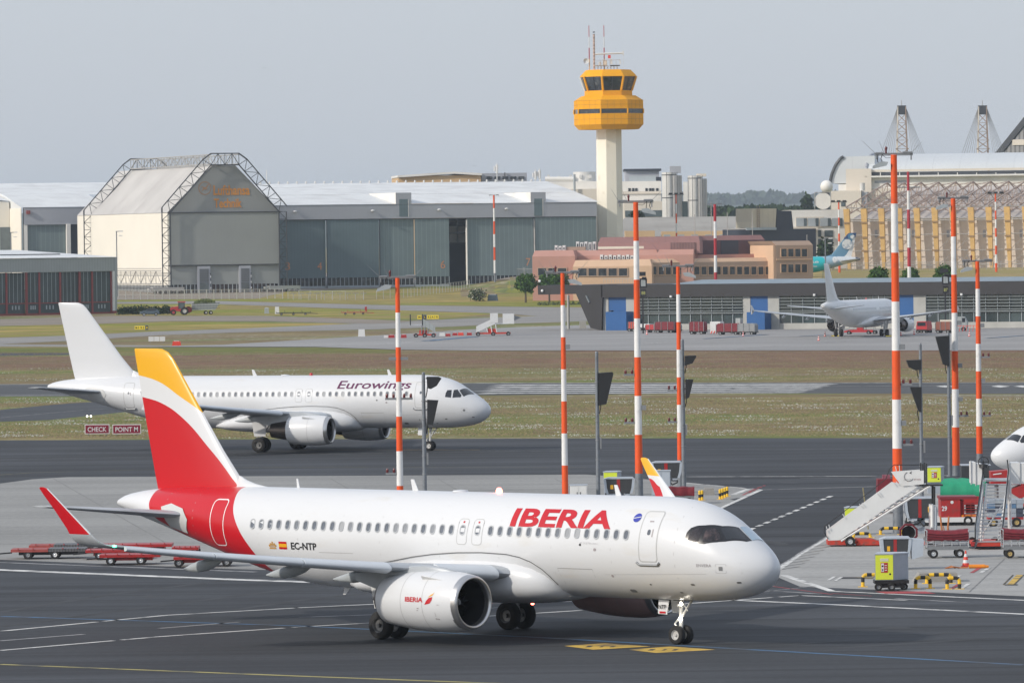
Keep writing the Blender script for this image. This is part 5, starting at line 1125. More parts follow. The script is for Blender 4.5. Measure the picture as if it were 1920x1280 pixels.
b=MB(); b.prism([H(1859,903),H(1858,884),H(1891,881),H(1893,901)],(0,1.6,0)); b.build('engine_cover',Q_RED,t); b=MB(); b.prism([H(1862,888,-.02),H(1878,886,-.02),H(1878,888,-.02),H(1862,890,-.02)],(0,.02,0)); b.build('white_flash',P_WHITE2,t)
b=MB(); b.prism([H(1893,918),H(1925,905),H(1925,930),H(1912,934),H(1898,925)],(0,1.4,0)); b.prism([H(1858,903),H(1925,903),H(1925,908),H(1858,908)],(0,1.6,0)); b.build('boom',Q_RED,t)
b=MB(); b.box(H(1858,960)[0],0,.35,H(1925,960)[0],1.6,.7); b.build('chassis',Q_ORG,t); b=MB(); b.tube((H(1870,905)[0],.7,.6),(H(1870,905)[0],.7,H(1870,905)[2]),.12,8); b.tube((H(1915,925)[0],.7,.6),(H(1915,925)[0],.7,H(1915,925)[2]),.12,8); b.build('lift_post',M_STEEL,t)
for x in (1866,1918): wheel_at(t,H(x,968)[0],0,.28,.2)
f=Fr(1822,905); t=f.thing('generator_box','dark grey ground generator behind the right masts','generator'); b=MB(); p=f.h(1803,873); q_=f.h(1855,873); b.box(p[0],0,.3,q_[0],1.8,p[1]); b.build('casing',Q_CHAR,t); b=MB(); b.box(p[0],-.03,p[1],q_[0]+.1,1.83,p[1]+.06); b.build('lid',Q_LGRY,t)
for x in (p[0]+.3,q_[0]-.3): wheel_at(t,x,0.,.2,.15)
f=Fr(1585,1003); t=f.thing('orange_stand','slim worn orange tripod stand beside the lower end of the white stairs','stand'); b=MB()
zz=f.h(1585,961)[1]
for dx,dy in ((-.12,0),(.12,0),(0,.15)): b.tube((dx,dy,0),(0,0.03,zz-.1),.03,5)
b.build('legs',mat('worn_orange',(.40,.17,.10),.7,var=.2),t); b=MB(); b.box(-.07,-.04,zz-.12,.07,.1,zz); b.build('head',M_BLK,t)
f=Fr(1628,992); b=MB(); p=f.h(1618,914); b.tube((0,0,0),(p[0],0,p[1]),.035,6); o=b.build('marker_pole',mat('worn_yellow',(.30,.26,.14),.7,var=.5,scale=8),None); o.location=f.o; tag(o,'thin leaning yellow marker pole behind the white stair flight','pole')
for i,(x,y) in enumerate(((1767,1003),(1776,1004))):
    f=Fr(x,y); b=MB(); b.tube((0,0,0),(.1*(i*2-1),0,1.05),.05,6); b.tube((.15,0,0),(.05,0,.5),.03,5); o=b.build('hose_end',mat('strap_brown',(.45,.16,.05)),None); o.location=f.o; tag(o,['left','right'][i]+' one of two worn orange tow bars standing upright behind the baggage cart','tow bar','upright tow bars')
# dark red cart right of the winglet
f=Fr(1270,945); t=f.thing('covered_cart','cart under a sagging dark red canvas right of the raised winglet','covered cart'); H=lambda x,y,v=0:(f.h(x,y,v)[0],v,f.h(x,y,v)[1])
rows=[]
for j,(y,v) in enumerate(((929,0),(922,-.04),(913,0),(911.5,.5),(912,1.3),(925,1.5))): rows.append([(lambda P:(P[0],v+.03*math.sin(i*1.5),P[2]+.025*math.sin(i*1.4+j)))(H(1240+62*i/12,y,v)) for i in range(13)])
b=MB(); b.grid(rows); b.build('canvas',Q_TARP,t,smooth=True,ang=60)
for x in (1243,1300): b=MB(); a=H(x,929); b.tube((a[0],.1,.1),(a[0],.1,a[2]),.03,5); b.tube((a[0],1.3,.1),(a[0],1.3,a[2]),.03,5); b.build('leg_frame',M_STEEL,t)
b=MB(); b.box(H(1243,940)[0],0,.35,H(1300,940)[0],1.4,.5); b.build('deck',M_STEEL,t)
for x in (1252,1292): wheel_at(t,H(x,945)[0],.05,.2,.14)
# flat dollies at left
def dolly(label,px,py,x0,x1,yt,deckm,wheels,yt2=None,grey=None):
    f=Fr(px,py); t=f.thing('flat_dolly',label,'flat dolly','flat baggage dollies behind the wing'); H=lambda x,y,v=0:(f.h(x,y,v)[0],v,f.h(x,y,v)[1]); a=H(x0,yt);c=H(x1,yt); z=a[2]
    m_=(a[0]+(c[0]-a[0])*(grey if grey else 1))
    b=MB(); b.box(a[0],0,z-.14,m_,1.9,z); b.build('deck',deckm,t)
    if grey: b=MB(); b.box(m_,.0,z-.14,c[0],1.9,z+.02); b.build('roller_deck',mat('roller_grey',(.13,.13,.135),.5,metal=.3,var=.3,scale=6,lines=(0,.15,.25,.4)),t)
    b=MB(); b.box(a[0]+.4,.2,z-.30,c[0]-.4,1.7,z-.145); b.build('frame',M_BLK if grey else Q_RED,t)
    for i in range(5): b=MB(); x=a[0]+(c[0]-a[0])*(i+.5)/5; b.tube((x,-.03,z),(x,-.03,z+.07),.03,6); b.build('stop_pin',Q_RED,t)
    b=MB(); b.tube((a[0],.9,z-.2),(a[0]-.7,.9,z-.25),.04,5); b.build('tow_bar',M_BLK,t)
    for x,m in wheels:
        X=H(x,py)[0]
        for v in (.1,1.7): wheel_at(t,X,v,.235,.18,m,16)
dolly('leftmost flat dolly, red deck end and grey rollers, on the concrete',90,1048,20,160,1030,mat('faded_red',(.33,.07,.06),.6,var=.2,scale=3),((52,M_STEEL),(103,P_WHITE2)),grey=.5)
dolly('flat dolly with faded red rail behind the leftmost one',120,1038,54,186,1022,MATS['faded_red'],((152,M_STEEL),(80,M_STEEL)),grey=.35)
dolly('red flat dolly nearest under the outer wing',250,1059,186,300,1040,Q_RED,((207,Q_ALU),(264,Q_ALU)))
dolly('red flat dolly parked behind the outer wing with wheel beside the winglet root',240,1049,160,262,1031,Q_RED,((186,Q_ALU),(245,M_STEEL)))
dolly('red flat dolly with high red deck boards above the wing line',280,1040,190,322,1021,Q_RED,((210,M_STEEL),(300,M_STEEL)))
dolly('red flat dolly partly hidden by the red tail',370,1063,325,440,1044,Q_RED,((335,M_STEEL),(425,M_STEEL)))
dolly('small red flat dolly showing between wing and tail cone',350,1043,322,372,1026,Q_RED,((330,M_STEEL),(365,M_STEEL)))
# CHECK POINT signs and marker lights
f=Fr(210,813); t=f.thing('taxiway_sign','dark red CHECK sign board on the grass','sign')
def signb(lab,x0,x1,y0,y1,text,base=814):
    f=Fr((x0+x1)/2,base); t=f.thing('taxiway_sign',lab,'sign','dark red CHECK POINT M signs'); a,z0=f.h(x0,y1); c,z1=f.h(x1,y0)
    b=MB(); b.box(a,0,z0,c,.25,z1); b.build('sign_frame',P_WHITE2,t); b=MB(); b.box(a+.06,-.012,z0+.06,c-.06,-.002,z1-.06); b.build('sign_face',mat('sign_maroon',(.20,.008,.03),.5,var=.05),t)
    lettering(text,lambda u,v:(a+.25+u,-.02,z0+.25*(z1-z0)+v),(c-a)-.5,(z1-z0)*.5,P_WHITE,t,'lettering',.01,0)
    for x in (a+.3,c-.3): b=MB(); b.box(x-.04,.08,0,x+.04,.16,z0); b.build('leg',M_STEEL,t)
bpy.data.objects.remove(t)
signb('dark red taxiway sign reading CHECK, left of its twin',159,205,795,813.5,'CHECK',817); signb('dark red taxiway sign reading POINT M beside the CHECK sign',211,264,795,813.5,'POINT M',817)
f=Fr(167,792); t=f.thing('marker_light','pair of small white marker lamps above the CHECK sign','marker light'); 
for x in (163.5,170.5): b=MB(); p=f.h(x,780); b.lathe([(.001,-.08),(.10,-.02),(.001,.08)],(p[0],0,p[1]),'y',12); b.build('lamp',mat('lamp_soft_lit',(.8,.8,.75),.3,emit=(1,.95,.8),es=2.2),t,smooth=True); b=MB(); b.tube((p[0],0,0),(p[0],0,p[1]-.05),.02,5); b.build('stem',M_STEEL,t)
# white airliner nose at the right edge
s_=404; o=at(1859,853,s_)
make_airliner('white aircraft whose nose alone shows at the right picture edge',(o.x,o.y,PI-R(22)),dict(cockpit='plain'),False,1,sides=(-1,1)).scale=(.78,.78,.78)
# ================= BUILDINGS =================
B_DOOR=mat('hangar_door_green',(.125,.175,.19),.6,var=.08,scale=.15,lines=(0,.9,.10,.80))
B_DOOR2=mat('hangar_door_grey',(.17,.22,.225),.6,var=.08,scale=.15,lines=(0,1.3,.10,1.35))
B_FASC=mat('fascia_grey',(.37,.385,.42),.6,var=.05,scale=.1,lines=(0,1.2,.05,.92))
B_ROOF=mat('roof_pale',(.72,.74,.74),.55,var=.07,scale=.08,dirt_glint=(.60,.61,.61),dscale=.15,dlo=.45,dhi=.7,lines=(0,2.4,.04,.9))
B_CREAM=mat('wall_cream',(.80,.76,.67),.7,var=.03,scale=.1,lines=(1,2.5,.03,.93))
B_DOCK=mat('dock_cladding',(.29,.305,.29),.6,var=.05,scale=.1,lines=(0,1.,.06,.92))
B_DOCKU=mat('dock_cladding_dark',(.27,.28,.275),.6,var=.05,scale=.1,lines=(0,1.,.06,.9))
B_DROOF=mat('dock_roof',(.50,.485,.465),.7,var=.1,scale=.08,dirt_glint=(.42,.40,.385),dscale=.12,lines=(1,2.,.05,.9))
B_TRUSS=mat('truss_steel',(.055,.06,.068),.5,metal=.2,var=.1)
B_TRUSSL=mat('truss_pale',(.36,.35,.33),.5,var=.1)
B_WIN=mat('window_dark',(.020,.026,.033),.12,var=.6,scale=.5,coat=.4,dirt_glint=(.09,.10,.10),dscale=.8,dlo=.55,dhi=.7)  # the paler noise patches here are painted reflections on the glass
B_WINP=mat('window_grey',(.09,.12,.13),.15,var=.3,scale=.3,coat=.5)
B_MULL=mat('mullion_pale',(.36,.40,.42),.5,var=.05)
B_NUM=mat('door_number_orange',(.62,.27,.13),.6,var=.1)
B_LOGO=mat('logo_orange',(.62,.25,.03),.5,var=.05)
B_REDF=mat('door_frame_red',(.26,.055,.05),.6,var=.15,scale=.5)
B_RGL=mat('ribbed_glass',(.048,.068,.070),.3,var=.25,scale=.3)
B_GCOR=mat('corrugated_grey',(.33,.36,.36),.5,var=.06,scale=.3,lines=(0,.7,.12,.75))
B_YT=mat('tower_yellow',(.82,.37,.004),.6,var=.04,scale=.3,spec=.15)
B_SHAFT=mat('tower_concrete',(.82,.77,.65),.8,var=.03,scale=.2,dirt_glint=(.6,.54,.42),dscale=.3,dlo=.6,dhi=.8)
B_PINK=mat('render_pink',(.46,.25,.205),.8,var=.05,scale=.3)
B_PEACH=mat('render_peach_lit',(.62,.42,.28),.8,var=.05,scale=.3)  # lit faces of the office block, sunlight put into the colour
B_ROSE=mat('roof_rose',(.26,.135,.125),.7,var=.07,scale=.2,lines=(0,3.,.02,.7))
B_ROSEW=mat('wall_rose',(.34,.19,.18),.8,var=.05,scale=.2)
B_ROSESH=mat('wall_rose_shaded',(.11,.06,.07),.7,var=.1,scale=.3)  # shaded side of the rose upper storey, shade put into the colour
B_TAN=mat('render_tan_shaded',(.42,.30,.225),.8,var=.05,scale=.3)  # shaded faces of the same block, painted darker than the lit ones
B_TDARK=mat('terminal_charcoal',(.019,.018,.021),.55,var=.1,scale=.2,lines=(0,3.,.015,1.5))
B_CONC=mat('fairfaced_concrete',(.40,.40,.375),.8,var=.08,scale=.3,dirt_glint=(.32,.32,.3),dscale=.4)
B_BLUE=mat('door_blue',(.012,.09,.27),.4,var=.08,scale=.3)
B_LOUV=mat('louvre_silver',(.24,.27,.28),.4,metal=.4,var=.08)
B_TGL=mat('terminal_glass',(.045,.065,.068),.08,var=.5,scale=.15,coat=1.,stretch=(1,1,.2))
B_TROOF=mat('standing_seam_roof',(.23,.29,.33),.5,metal=.2,var=.08,scale=.2,lines=(0,4.,.03,1.4))
B_COL=mat('timber_yellow',(.60,.38,.13),.6,var=.12,scale=.4)
B_CW=mat('wall_blush',(.68,.61,.54),.8,var=.05,scale=.1,lines=(0,4.,.012,.75))
B_RUST=mat('girder_brown',(.36,.26,.20),.6,var=.15,scale=.3)
B_GROOF=mat('roof_grey_beige',(.50,.455,.42),.85,var=.15,scale=.15,dirt_glint=(.40,.36,.33),dscale=.2)
B_WHITEB=mat('panel_white',(.80,.78,.73),.6,var=.04,scale=.1,dirt_glint=(.6,.58,.53),dscale=.1)
B_BEIGE=mat('wall_beige',(.68,.62,.53),.8,var=.04,scale=.1)
B_OCH=mat('wall_ochre',(.62,.43,.24),.8,var=.06,scale=.1)
B_CURV=mat('curved_roof_white',(.60,.63,.645),.5,var=.05,scale=.05,lines=(0,9.,.01,.7))
B_TANK=mat('tank_steel',(.66,.65,.62),.35,metal=.15,var=.08,scale=.2)
B_NAVY=mat('facade_navy',(.035,.042,.060),.5,var=.1,scale=.1)
B_TANC=mat('board_concrete',(.56,.50,.39),.85,var=.1,scale=.1,lines=(0,1.6,.08,.88))
B_OLD=mat('old_felt_roof',(.33,.315,.285),.9,var=.12,scale=.05,dirt_glint=(.27,.25,.22),dscale=.08,lines=(0,7.,.015,.75))
def fbox(F,nm,m,par,x0,y0,x1,y1,v0,v1,yb=None,z0=None):
    """box whose front face spans x0..x1, y0..y1 as seen, from depth v0 to v1"""
    a,zt=F.h(x0,y0,v0); c,zb=F.h(x1,y1,v0)
    if x1-x0>150: zb=F.h(x0,y1,v0)[1]
    zb=zb if z0 is None else z0
    b=MB(); b.box(a,v0,zb,c,v1,zt); return b.build(nm,m,par)
def HP(F,x,y,v): u,z=F.h(x,y,v); return (u,v,z)
# ---- main hangar ----
HF=Fr(530,534,R(17),D=1735); t=HF.thing('aircraft_hangar','very long grey-green hangar with doors numbered 3, 4, 6 and 7','hangar')
zE=HF.h(530,385)[1]; zD=HF.h(530,412)[1]; xl=HF.h(496,400)[0]; xr=HF.h(1119,379)[0]; xr2=HF.h(1240,380)[0]
b=MB(); b.box(xl,0,zD,xr,1.6,zE); b.build('fascia',B_FASC,t)
b=MB(); b.box(xl,0.9,zD-.35,xr,1.5,zD-.02); b.build('door_track',B_TRUSS,t)
rv=64; zR=HF.h(900,341,rv)[1]; rx=HF.h(1025,341,rv)[0]
zM=zE+(zR-zE)*.44; mv=rv*.4; kx=lambda f:xr+(rx-xr)*f
b=MB(); b.add([(xl,-.2,zE+.05),(xr+.5,-.2,zE+.05),(kx(.45),mv,zM),(xl,mv,zM)],[(0,1,2,3)]); b.add([(xl,mv,zM+.12),(kx(.45),mv,zM+.12),(rx,rv,zR),(xl,rv,zR),],[(0,1,2,3)])
b.add([(xl,mv,zM),(kx(.45),mv,zM),(kx(.45),mv,zM+.12),(xl,mv,zM+.12)],[(0,1,2,3)])
b.add([(xr+.5,-.2,zE+.05),(xr+.5,2*rv,zE+.05),(rx,rv,zR)],[(0,1,2)]); b.build('roof',B_ROOF,t)
b=MB(); b.box(xr-.3,1,0,xr+.2,2*rv,zE); b.build('end_wall',B_FASC,t)
for i in range(38):
    u=i/37; x=xl+(rx-xl-2)*u; b=MB(); b.lathe([(.28,0),(.28,.45),(.1,.7),(.001,.72)],(x,rv-.5,zR-.05),'z',8); b.build('roof_vent',B_TANK,t)
doors=[(499,533,B_DOOR),(533,612,B_DOOR),(613.5,711,B_DOOR),(713,778,B_DOOR2),(779,843,B_DOOR2),(877,1002,B_DOOR2),(1004,1119,B_DOOR2)]
for i,(x0,x1,m) in enumerate(doors):
    a=HF.h(x0,470)[0]; c=HF.h(x1,470)[0]; v0=.35+.5*(i%2); b=MB(); b.box(a,v0,2.8,c,v0+.3,zD-.2); d=b.build('door_leaf',m,t)
    b=MB(); b.box(a+.02,v0+.02,0,c-.02,v0+.28,.65); b.build('door_sill',B_MULL,d)
    b=MB(); b.box(a+.02,v0+.14,.65,c-.02,v0+.2,2.8); b.build('lower_glazing',B_WIN,d)
    n=max(3,int((c-a)/1.15))
    me=None
    for j in range(n+1):
        if me is None: q=MB(); q.box(0,0,0,.16,.1,2.15); o=q.build('mullion',B_MULL,d); me=o
        else: o=me.copy(); COL.objects.link(o)
        o.location=(a+(c-a-.16)*j/n,v0+.04,.65)
for x in (612.7,712,1003): fbox(HF,'post',B_NAVY,t,x-.8,411,x+1.7,534,.12,.34,z0=0)
fbox(HF,'door_edge',B_WHITEB,t,875,412,877.3,532,.1,1.3,z0=0); fbox(HF,'door_edge',B_WHITEB,t,1002.6,412,1004.4,532,.1,1.2,z0=0)
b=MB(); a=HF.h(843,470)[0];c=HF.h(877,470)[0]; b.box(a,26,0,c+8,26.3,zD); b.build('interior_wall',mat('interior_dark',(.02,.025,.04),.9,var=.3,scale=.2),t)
fbox(HF,'interior_panel',mat('interior_grey',(.5,.48,.46),.8,var=.2,scale=.3),t,843,424,880,456,12,12.3)
for y in (415,437,455): fbox(HF,'interior_beam',B_TRUSS,t,843,y-1,880,y+1,10,10.4)
fbox(HF,'interior_post',B_TRUSS,t,857,410,859,456,10,10.4)
for x,y,s in ((540,506,'3'),(600,506,'4'),(831,503,'6'),(991,498,'7')):
    a,z=HF.h(x-4.2,y); c,z1=HF.h(x+4.2,y-15); lettering(s,lambda u,v:(a+u,.28,z+v),c-a,z1-z,B_NUM,t,'door_number',.0,0)
for x,y in ((552,397),(697,395.5),(822,393.5),(948,392)):
    a,z=HF.h(x,y); b=MB(); b.lathe([(.25,-.3),(.55,0),(.5,.25),(.001,.4)],(a,-.9,z),'z',10); l=b.build('fascia_lamp',P_WHITE2,t,smooth=True); b=MB(); b.tube((a,-.9,z+.2),(a,0,z+.3),.12,6); b.build('lamp_bracket',B_TRUSS,l)
for x0,x1,yt in ((742,771,361.5),(995,1023,360.5)):
    a,zt=HF.h(x0,yt); c,_=HF.h(x1,yt); ex=rv*(zt-zE)/(zR-zE)*1.02; b=MB(); b.add([(a,-.05,zE-3),(c,-.05,zE-3),(c,-.05,zt),(a,-.05,zt),(a,ex,zt),(c,ex,zt),(a,0,zE-3),(c,0,zE-3),(a,0,zE),(c,0,zE)],[(0,1,2,3),(3,2,5,4),(3,8,4),(2,5,9)]); d=b.build('door_dormer',[B_FASC],t)
    b=MB(); b.add([(a-.03,-.04,zE),(a-.03,-.04,zt),(a-.03,ex,zt)],[(0,1,2)]); b.build('dormer_cheek_lit',B_WHITEB,d)  # pale sheet over the grey cheek paints the sunlight on it
    fbox(HF,'dormer_window',B_DOOR,d,x0+6.5,yt+12,x1-6,yt+44,-.12,-.02)
    fbox(HF,'dormer_trim',B_WHITEB,d,x1-5.5,yt+13,x1-4.3,yt+45,-.14,-.02)
for x,y in ((932,306),(1004,318),(1012,316)):
    p=HP(HF,x,341,rv); b=MB(); zz=HF.h(x,y,rv)[1]; b.tube((p[0],rv,zR),(p[0],rv,zz),.12,6); b.tube((p[0],rv,zz-2.8),(p[0],rv,zz-.5),.40,8); b.tube((p[0]-.7,rv,zz-2.2),(p[0]-.7,rv,zz-.9),.22,6); b.tube((p[0]-.7,rv,zz-1.6),(p[0],rv,zz-1.6),.08,4); b.build('roof_antenna',B_TANK,t)
b=MB(); p=HP(HF,500,340,rv); b.tube((p[0],rv,zR-1),(p[0],rv,HF.h(500,319,rv)[1]),.10,5); b.build('roof_antenna',B_TANK,t)
# roof plant building behind the hangar
F=Fr(830,520,R(5),D=1990,z=0); t=F.thing('office_building','beige flat-roofed block rising behind the long hangar roof','building')
fbox(F,'wall',B_OCH,t,747,330,902,345,0,30,z0=0); b=MB(); b.prism([HP(F,746,329,-1),HP(F,852,322,-1),HP(F,904,325,-1),HP(F,904,329,-1),HP(F,852,326,-1),HP(F,746,333,-1)],(0,30,0)); b.build('parapet',B_WHITEB,t)
fbox(F,'plant_room',B_FASC,t,903,325,988,340,2,28,z0=0)
for x in (946,): fbox(F,'rail_post',B_TRUSS,t,x,323,x+1.5,338,1,1.6)
for i in range(5): fbox(F,'window',B_WIN,t,912+i*15,331,923+i*15,336,1.7,2.2)
# ---- docking hangar with gantry ----
DF=Fr(318,541,R(17),D=1690); t=DF.thing('docking_hangar','tall docking hangar with cream flank, steel gantry frames and orange lettering','hangar')
L=103; za=DF.h(318,399)[1]; zt=DF.h(398,311)[1]; zb=DF.h(318,497)[1]; x0=0.; x1=DF.h(522,400)[0]; xa=DF.h(397,311)[0]; xb=DF.h(441,311)[0]
b=MB(); b.prism([(x0,0,za),(x1,0,za),(xb,0,zt),(xa,0,zt)],(0,.5,0)); g_=b.build('gable_cladding',B_DOCKU,t)
b=MB(); b.box(x0,-.35,zb,x1,.6,za-.1); b.build('upper_door',B_DOCK,t); b=MB(); b.box(x0-.3,-.6,za-.12,x1+.8,.2,za+.12); b.build('ledge',B_TRUSS,t)
b=MB(); b.box(x0,.3,2.3,x1,.8,zb); b.build('lower_wall',B_DOCK,t); b=MB(); b.box(x0-.2,-.3,zb-.25,x1+.2,.5,zb-.02); b.build('door_track',B_TRUSS,t)
b=MB(); b.box(x0,.5,0,x1,.75,2.3); b.build('lower_glazing',B_WIN,t)
n=26; me=None
for j in range(n+1):
    if me is None: q=MB(); q.box(0,.3,0,.18,.5,2.3); me=q.build('mullion',B_MULL,t)
    else: o=me.copy(); COL.objects.link(o); o.location=((x1-.2)*j/n,0,0)
for xx0,xx1 in ((370,394),(448,470)):
    a=DF.h(xx0,520)[0];c=DF.h(xx1,520)[0]; b=MB(); b.box(a,-.4,0,c,.4,zb-.4); p_=b.build('personnel_porch',B_FASC,t)
    b=MB(); b.box(a+.5,-.5,2.9,c-.5,-.42,zb-1.1); q=b.build('roller_shutter',mat('shutter_grey',(.13,.14,.15),.5,var=.1,lines=(2,.5,.2,.6)),p_)
    b=MB(); b.box(a+.5,-.5,.1,c-.5,-.42,2.8); b.build('glass_door',B_WINP,p_)
    for k in range(7): b=MB(); b.box(c-.1,-.6,.4+k*.75,c+.12,-.42,.75+k*.75); b.build('hazard_band',P_WHITE2 if k%2 else B_TRUSS,p_)
b=MB(); b.box(-.3,.2,2.2,.3,L,za-.05); b.build('flank_wall',B_CREAM,t)
b=MB(); b.box(-.2,.4,0,.2,L,2.2); b.build('flank_glazing',B_WIN,t)
for j in range(64): 
    if j==0: q=MB(); q.box(-.35,.6,0,-.2,.85,2.2); me=q.build('mullion',P_WHITE2,t)
    else: o=me.copy(); COL.objects.link(o); o.location=(0,(L-1)*j/63,0)
b=MB(); b.add([(x0-.4,-.1,za+.02),(xa,-.1,zt+.02),(xa,L,zt+.02),(x0-.4,L,za+.02)],[(0,1,2,3)]); b.add([(xa,-.1,zt+.02),(xb,-.1,zt+.02),(xb,L,zt+.02),(xa,L,zt+.02)],[(0,1,2,3)]); b.add([(xb,-.1,zt+.02),(x1+.3,-.1,za+.02),(x1+.3,L,za+.02),(xb,L,zt+.02)],[(0,1,2,3)]); b.add([(x0,L,0),(x1,L,0),(x1,L,za),(xb,L,zt),(xa,L,zt),(x0,L,za)],[(0,1,2,3,4,5)]); b.build('roof',B_DROOF,t)
# gantry frames
def truss(bm,P,Q,off,n,r=.17,rd=.10):
    P,Q,off=Vector(P),Vector(Q),Vector(off); bm.tube(P,Q,r,6); bm.tube(P+off,Q+off,r*.9,6)
    for i in range(n):
        a=P+(Q-P)*i/n; c=P+(Q-P)*(i+1)/n
        if i%2==0: bm.tube(a,c+off,rd,4)
        else: bm.tube(a+off,c,rd,4)
        bm.tube(c,c+off,rd,4)
for gi,v in enumerate((-1.6,87)):
    oL=Vector((-2.1,0,0)); 
    zc=DF.h(303,391,-1.6)[1]; ztp=DF.h(398,288,-1.6)[1]; ztl=DF.h(398,311,-1.6)[1]; hx0=DF.h(319,400,-1.6)[0]; hx1=DF.h(523,400,-1.6)[0]
    P0=Vector((hx0,v,1.4)); P1=Vector((hx0,v,za)); off=Vector((-2.2,0,0)); ma=B_TRUSS
    b=MB(); truss(b,P0,P1,off,10); b.build('gantry_column',ma,t)
    b=MB(); A=Vector((hx0,v,za)); B_=Vector((xa-.6,v,zt+.2)); o2=Vector((-2.2,0,1.4)); b.tube(A+Vector((-2.2,0,0)),A+o2,.2,6); truss(b,A,B_,o2,7); b.build('gantry_rafter',ma,t)
    b=MB(); tp=Vector((0,0,ztp-zt-.2)); A=Vector((xa-.6,v,zt+.2)); C_=Vector((xb+.6,v,zt+.2)); truss(b,A,C_,tp,4); b.tube(A+o2,A+tp,.2,6); b.build('gantry_crown',ma,t)
    b=MB(); A=Vector((xb+.6,v,zt+.2)); D_=Vector((hx1,v,za)); o3=Vector((2.2,0,1.4)); b.tube(A+tp,A+o3,.2,6); truss(b,D_,A,o3,7); b.build('gantry_rafter',ma,t)
    b=MB(); truss(b,Vector((hx1,v,1.4)),Vector((hx1,v,za)),Vector((2.0,0,0)),10); b.build('gantry_column',ma,t)
    for xx in (hx0-1.,hx1+1.):
        b=MB(); b.box(xx-4.2,v-1.4,.7,xx+4.2,v+1.4,1.7); b.box(xx-5.2,v-1.,1.0,xx-4.2,v+1.,1.5); c_=b.build('bogie_carriage',B_TRUSSL if xx<5 else B_DOCK,t)
        for k in range(6): q=MB(); q.lathe([(.42,-.3),(.42,.3),(.001,.32)],(xx-3.6+k*1.4,v-1.3,.42),'y',12); q.lathe([(.001,-.32),(.42,-.3)],(xx-3.6+k*1.4,v-1.3,.42),'y',12); q.build('bogie_wheel',P_TYRE,c_)
zk=DF.h(398,290,-1.6)[1]
for xx,mm_ in ((xa-.6,B_TRUSSL),(xb+.6,B_TRUSSL)):
    b=MB(); truss(b,Vector((xx,-1.6,zt+.4)),Vector((xx,87,zt+.4)),Vector((0,0,zk-zt-.4)),14,.16,.10)
    for k in range(14): b.tube((xx,-1.6+88.6*(k+.5)/14,zt+.4),(xx,-1.6+88.6*(k+.5)/14,zk),.07,4)
    b.build('ridge_walkway',mm_,t)
b=MB(); truss(b,Vector((-2.5,-1,2.6)),Vector((-2.5,88,2.6)),Vector((0,0,3.4)),16,.15,.10); b.build('flank_girder',B_TRUSSL,t)
b=MB(); b.tube((-2.5,-1,6.6),(-2.5,88,6.6),.10,5); b.build('flank_rail',B_TRUSSL,t)
gz=lambda x,y:DF.h(x,y,0)
a,z=gz(400,365.5); c,z1=gz(468,346.5); lettering('Lufthansa',lambda u,v:(a+u,-.12,z+v),c-a,(z1-z),B_LOGO,g_,'lettering',.025,0)
a2,z2=gz(401,389); c2,z3=gz(453,371.5); lettering('Technik',lambda u,v:(a2+u,-.12,z2+v),c2-a2,(z3-z2),B_LOGO,g_,'lettering',.025,0)
lc=gz(384,353); rr_=1.75; b=MB(); V,Fc=ring2d([(lc[0]+rr_*math.cos(2*PI*i/32),lc[1]+rr_*math.sin(2*PI*i/32)) for i in range(32)],[(lc[0]+rr_*.88*math.cos(2*PI*i/32),lc[1]+rr_*.88*math.sin(2*PI*i/32)) for i in range(32)]); b.add([(x,-.12,z) for x,z in V],Fc)
cr=[(-1.0,-.9),(-.35,.05),(-1.15,.45),(-.25,.35),(.15,.15),(.75,.95),(1.25,1.1),(.95,.75),(.35,-.1),(.9,-.35),(.3,-.4),(-.2,-.35)]
b.add([(lc[0]+x,-.12,lc[1]+z) for x,z in cr],[tuple(range(len(cr)))]); b.build('crane_emblem',mat('emblem_orange',(.36,.20,.10),.6,var=.05),g_,kind='stuff')
# ---- west hangar ----
WF=Fr(45,560,R(17),D=1800); t=WF.thing('west_hangar','pale-roofed hangar at the left edge behind the red-framed one','hangar')
fbox(WF,'fascia',B_FASC,t,45,389,195,420,0,1.5); fbox(WF,'door_leaf',B_DOOR2,t,52,420,125,470,.8,1.2,z0=0); fbox(WF,'door_leaf',B_NAVY,t,125,420,195,470,1.,1.2,z0=0); fbox(WF,'corner_post',B_WHITEB,t,45,420,52,470,.1,1.4,z0=0); fbox(WF,'drain_box',B_WHITEB,t,125,420,133,470,-.6,.6,z0=0)
zE2=WF.h(45,389)[1]; a=0; c=WF.h(200,389)[0]; rvw=60; zRw=WF.h(100,343,rvw)[1]; zk2=WF.h(45,366,22)[1]
b=MB(); b.add([(a-.3,-.2,zE2+.05),(c,-.2,zE2+.05),(c,22,zk2),(a-.3,22,zk2),(a-.3,rvw,zRw),(c+22,rvw,zRw),(c+8,22,zk2)],[(0,1,2,3),(3,6,5,4)]); b.add([(-.3,.3,zE2),(-.3,22,zk2),(-.3,rvw,zRw),(-.3,rvw,0),(-.3,.3,0)],[(0,1,2,3,4)]); b.build('roof',B_ROOF,t)
b=MB(); b.box(-.6,0,0,-.35,rvw,zE2-.2); b.build('flank_wall',B_CREAM,t)
